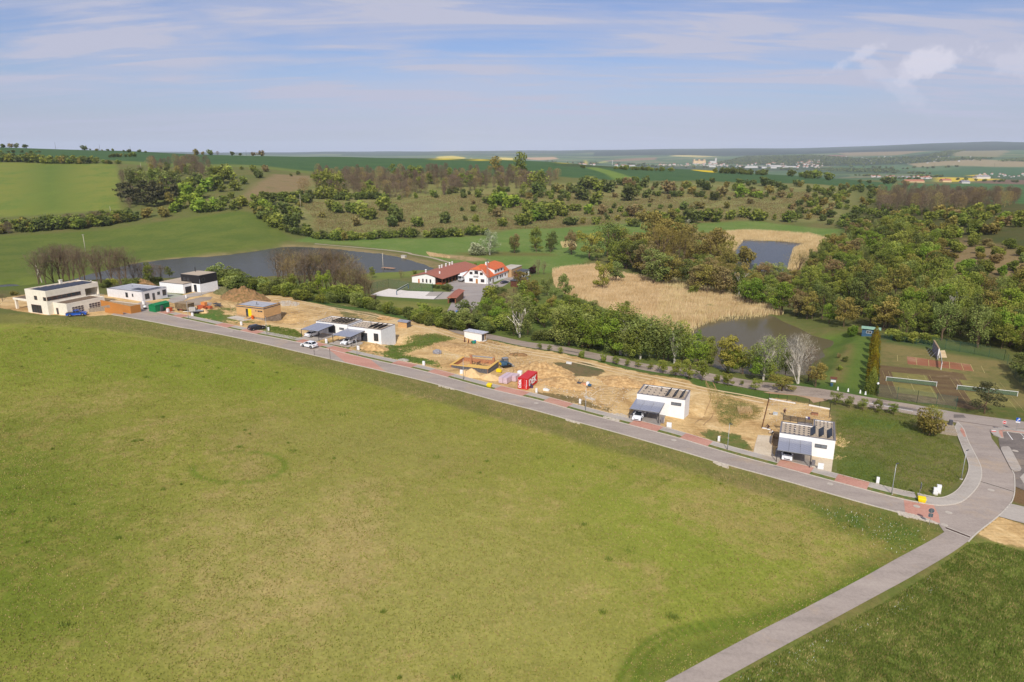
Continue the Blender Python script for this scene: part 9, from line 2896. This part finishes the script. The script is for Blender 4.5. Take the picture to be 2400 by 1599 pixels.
def build_ground_cover():
 rd = leaf_mat('reed_stalks',S(200,174,118),S(248,228,178),.2,0)
 blades('reeds',REEDS_PX[0],90000,2.3,.10,rd,1,.18,clump=.35,edge=1.5)
 blades('reeds',REEDS_PX[1],50000,2.3,.13,rd,2,.18,clump=.3,edge=1)
 blades('reeds',qs(13,(330,705),(420,690),(450,730),(350,740)),1500,1.6,.12,rd,3)
 blades('reeds',qs(3,(780,170),(1050,215),(1080,240),(820,215)),2500,1.2,.12,rd,4)
 blades('dry_grass',qs(6,(400,410),(560,405),(600,470),(430,475)),900,.9,.04,rd,5)
 gd = leaf_mat('grass_blades',S(122,130,46),S(180,176,90),.3,0)
 dr = leaf_mat('dry_blades',S(146,126,74),S(200,178,122),.2,0)
 gg = leaf_mat('lush_blades',S(96,116,42),S(150,160,76),.3,0)
 F = [(-100,790),(60,765),(240,780),(400,802),(563,828),(692,860),(900,912),(1049,952),(1250,1006),(1384,1048),(1650,1118),(1893,1198),(2050,1248),(2160,1272),(2020,1352),(1940,1396),(1700,1520),(1480,1640),(1200,1700),(-200,1700),(-200,1100)]
 blades('meadow_grass',F,110000,.18,.08,gd,6,.5,clump=1.1)
 blades('meadow_grass',F,55000,.17,.08,dr,7,.5,clump=.7)
 # darker coarse tufts dotted over the meadow
 P = poly_at(F); rng = np.random.default_rng(77); lo,hi_ = P.min(0),P.max(0)
 cx = rng.uniform(lo[0],hi_[0],900); cy = rng.uniform(lo[1],hi_[1],900); k = sdist(cx,cy,P) < 0; cx,cy = cx[k][:60],cy[k][:60]
 R_ = rng.uniform(.12,.75,len(cx)) ** 1.5; x = (cx[:,None] + rng.normal(0,1,(len(cx),60)) * R_[:,None]).ravel(); y = (cy[:,None] + rng.normal(0,.8,(len(cx),60)) * R_[:,None]).ravel()
 b = np.stack([x,y,land(x,y)],1); a = rng.uniform(0,6.28,len(x)); sv = np.stack([np.cos(a),np.sin(a),0 * a],1) * .06
 o = place('weed_tufts',tri_mesh('weed_tufts',np.stack([b - sv,b + sv,b + rng.normal(0,.1,b.shape) + [0,0,.3]],1),rng.random(len(x)),leaf_mat('coarse_tufts',S(112,128,46),S(150,158,72),.2,0))); o['kind'] = 'stuff'
 V = [(60,750),(262,745),(420,772),(600,806),(900,876),(1250,966),(1604,1066),(2000,1180),(2200,1240),(2160,1270),(2050,1245),(1893,1195),(1650,1115),(1384,1045),(1250,1003),(1049,949),(900,909),(692,857),(563,824),(400,798),(240,776),(60,762)]
 blades('verge_weeds',V,22000,.34,.06,gg,8,.5,clump=.9)
 blades('verge_weeds',V,26000,.32,.06,dr,9,.5,clump=.5)
 Rm = [(2268,1278),(2320,1272),(2420,1300),(2500,1700),(1500,1720),(1700,1600),(1900,1494),(2060,1420),(2180,1346)]
 blades('meadow_grass',Rm,60000,.3,.05,gg,10,.5,clump=1.3)
 blades('meadow_grass',Rm,12000,.3,.05,dr,11,.5,clump=.8)
 wf = leaf_mat('daisies',S(214,214,200),S(246,246,238),.1,0)
 blades('wild_flowers',[(1700,1598),(1900,1500),(2060,1425),(2180,1352),(2200,1380),(2080,1460),(1930,1540),(1790,1640)],700,.2,.045,wf,12,.6,clump=.9)
 blades('wild_flowers',[(1890,1170),(2080,1220),(2200,1260),(2100,1300),(1980,1250)],160,.2,.04,wf,13,.6)
 blades('lawn_grass',[(1960,962),(2060,958),(2140,970),(2205,1008),(2255,1060),(2264,1108),(2225,1148),(2170,1168),(1962,1116)],26000,.22,.05,gg,14,.5,clump=1.0)
 blades('site_weeds',qs(4,(0,440),(250,330),(560,290),(820,350),(620,400),(330,490),(230,520),(590,600),(640,680),(0,560)),5000,.3,.07,gg,15,.5,clump=1.2)
 blades('site_weeds',qs(6,(0,60),(190,200),(440,290),(740,400),(690,540),(480,560),(400,640),(200,620),(100,400)),5000,.28,.05,dr,16,.5,clump=1.4)
 blades('site_weeds',qs(2,(950,690),(1250,740),(1330,800),(1230,850),(950,770)),2500,.3,.07,gg,17,.5,clump=1.2)
 blades('reeds',[(1560,655),(1700,690),(1830,735),(1790,745),(1650,760),(1600,790),(1540,770)],9000,2.6,.14,rd,20,.25,clump=.8,edge=2)
 blades('hill_grass',[(700,470),(900,470),(1300,450),(1900,450),(1960,510),(1778,514),(1404,525),(1150,540),(950,545),(760,540)],60000,1.0,.35,leaf_mat('hill_blades',S(118,106,66),S(160,142,98),.2,0),18,.5,clump=.08)

def build_town():
 """the town and villages of the river plain, several kilometres away"""
 r = random.Random(11)
 ww = mat('far_white',S(212,208,202),.8); wr_ = mat('far_red_roof',S(180,116,92),.8); wg = mat('far_grey_roof',S(150,146,150),.8); wc = mat('far_cream',S(228,196,150),.8)
 def house_me(w,d,h,rm):
  b = MB(); b.box(-w / 2,w / 2,-d / 2,d / 2,-6,h)
  b.cur = 1
  b.add([(-w / 2 - .5,-d / 2 - .5,h),(w / 2 + .5,-d / 2 - .5,h),(w / 2 + .5,d / 2 + .5,h),(-w / 2 - .5,d / 2 + .5,h),(-w / 2,0,h + d * .38),(w / 2,0,h + d * .38)],RF)
  return b.mesh('far_house',[ww,rm])
 protos_ = [house_me(14,10,6,wr_),house_me(18,11,9,wr_),house_me(12,9,5,wg),house_me(22,12,12,wr_)]
 def put(px,py,me,name,label,cat,group,sc=1,rz=None):
  p = hit(px,py,far=1900)
  o = place(name,me); o.location = p; o.rotation_euler.z = r.uniform(-.5,.5) if rz is None else rz; o.scale = (sc,sc,sc)
  return tag(o,label,cat,group)
 T = 'houses of the distant town'
 for (x0,x1,y0,y1,n) in ((1545,1600,386.5,389,18),(1605,1700,384.5,390,34),(1690,1760,388,392,10),(1760,1850,383,388,16),(1830,1930,383,394,44),(1890,1915,377,382,10),(1870,1900,381,386,8),(1240,1300,383,386,10),(1345,1420,386,388.5,8),(1440,1530,388,390,8)):
  for _ in range(n):
   put(r.uniform(x0,x1),r.uniform(y0,y1),r.choice(protos_),'far_house','pale house with pitched roof in the distant town','house',T,r.uniform(.55,1.0))
 for _ in range(30):
  put(r.uniform(1960,2300),r.uniform(366,384),protos_[2],'far_cottage','tiny white cottage on the wooded far hillside','cottage','cottages on the wooded far hillside',r.uniform(.7,1.1))
 for _ in range(34):
  x = r.uniform(2040,2200); put(x,414 + (x - 2040) * .03 + r.uniform(-1.5,2),r.choice(protos_[:3]),'village_house','house of the village before the river plain','house','houses of the nearer village',r.uniform(.4,.65))
 for _ in range(24):
  x = r.uniform(2290,2400); put(x,r.uniform(409,417),r.choice(protos_[:3]),'village_house','house in the red roofed village at the right edge','house','houses of the right hand village',r.uniform(.4,.65))
 def hall(px,py,w,d,h,m,label,rz=0):
  p = hit(px,py,far=1900); t = thing('far_hall',label,'building',tuple(p),rz)
  fixbuild(MB().box(-w / 2,w / 2,-d / 2,d / 2,-8,h),'wall',m,t); fixbuild(MB().box(-w / 2 - 1,w / 2 + 1,-d / 2 - 1,d / 2 + 1,h + .003,h + 1),'roof',wg if m is ww else wr_,t)
  return t
 hall(1762,393.5,150,60,14,ww,'long white factory hall at the left of the distant town works')
 hall(1800,394.5,110,50,12,ww,'middle white factory hall in the distant town')
 hall(1815,391.5,90,40,14,ww,'white hall behind the middle one in the distant town')
 hall(1850,392.5,100,40,10,ww,'white hall right of the middle ones in the distant town')
 hall(1665,392,75,30,14,ww,'white block below the castle in the distant town')
 hall(1480,389.5,90,30,9,ww,'white hall at the left edge of the distant town')
 hall(1260,384,90,30,10,mat('far_blue',S(170,186,214),.7),'pale blue hall peeping over the far crop')
 hall(1905,377.5,110,30,10,ww,'white terrace on the slope above the distant town')
 t = hall(1638,384,110,40,26,wc,'cream castle wing with red roofs in the distant town')
 for k in (-1,0,1):
  fixbuild(MB().box(k * 45 - 6,k * 45 + 6,-14,14,27.1,38),'tower',wc,t)
 t = hall(1670,383.5,60,36,22,ww,'white church with a square tower in the distant town')
 fixbuild(MB().box(20,32,-8,8,23.1,48),'tower',ww,t)
 t = thing('water_tower','slim white water tower left of the distant town','water tower',tuple(hit(1435,387,far=1900)))
 fixbuild(MB().lathe([(2,-5),(2,26),(5,30),(5,36),(1,38)],8),'tank',ww,t)
 # red roofed farm hall before the plain
 def farm(px,py,w,d,h,m,rm,label,rz):
  p = hit(px,py,far=1500); t = thing('farm_hall',label,'building',tuple(p),rz)
  fixbuild(MB().box(-w / 2,w / 2,-d / 2,d / 2,-4,h),'wall',m,t)
  fixbuild(MB().add([(-w / 2 - .5,-d / 2 - .5,h),(w / 2 + .5,-d / 2 - .5,h),(w / 2 + .5,d / 2 + .5,h),(-w / 2 - .5,d / 2 + .5,h),(-w / 2 - .5,0,h + d * .28),(w / 2 + .5,0,h + d * .28)],RF),'roof',rm,t)
 farm(2140,427.5,52,16,3,wc,mat('far_orange_roof',S(182,122,96),.8),'long orange roofed farm hall before the river plain',.05)
 farm(2215,427,26,16,5,wc,wr_,'small red roofed farmhouse right of the orange roofed hall',.1)
 farm(2260,430,22,14,4,ww,wg,'white shed at the edge of the ploughed field',0)
 farm(2300,419,60,20,7,ww,wg,'white farm hall by the yellow field at the right',.2)
 # distant pylons
 for x in (2050,2095,2190,1445,1230,2330):
  p = hit(x,392,far=2000); t = thing('pylon','thin pylon of the power line crossing the river plain','pylon',tuple(p),0,'pylons in the river plain')
  fixbuild(MB().tube([(0,0,0),(0,0,26)],[.9,.4],4),'mast',DARK2,t)

def build_haze():
 m = bpy.data.materials.new('haze'); m.use_nodes = True
 N,L = m.node_tree.nodes,m.node_tree.links
 N.clear()
 out = N.new('ShaderNodeOutputMaterial'); v = N.new('ShaderNodeVolumePrincipled')
 v.inputs['Color'].default_value = (.76,.85,1.0,1)
 v.inputs['Density'].default_value = 3.8e-5
 v.inputs['Anisotropy'].default_value = -.2
 L.new(v.outputs[0],out.inputs['Volume'])
 o = fixbuild(MB().box(-18500,18500,-18500,18500,-140,330),'haze',m)
 o['kind'] = 'stuff'

build_plants()

def refine_labels():
 """say for each plant of a stand how tall it is and where in the stand it grows"""
 G = {}
 for o in COL.objects:
  if o.get('group') and o.get('category') in ('tree','bush','conifer') and o.parent is None:
   G.setdefault(o['group'],[]).append(o)
 for g,L in G.items():
  n = len(L)
  if n < 3: continue
  a = np.array([o.location.x / o.location.y for o in L]); d = np.array([o.location.y for o in L]); h = np.array([o.scale.z for o in L])
  ra,rd,rh = (np.argsort(np.argsort(v)) for v in (a,d,h))
  m = 9 if n > 12 else n
  pos = ['leftmost','far left','left','centre left','centre','centre right','right','far right','rightmost'] if m == 9 else None
  for i,o in enumerate(L):
   if pos:
    w = pos[min(8,ra[i] * 9 // n)] + ', ' + ('front','middle','back')[min(2,rd[i] * 3 // n)]
   else:
    w = ('number %d from the left' % (ra[i] + 1)) if n > 2 else ''
   o['label'] = ('low','medium','tall')[min(2,rh[i] * 3 // n)] + ' ' + o['label'] + ', ' + w
   q_ = o['label'].split()
   if len(q_) > 16: o['label'] = ' '.join(q_).replace(' that','').replace('the ','',1)

refine_labels()
build_ground_cover()
build_town()
build_haze()
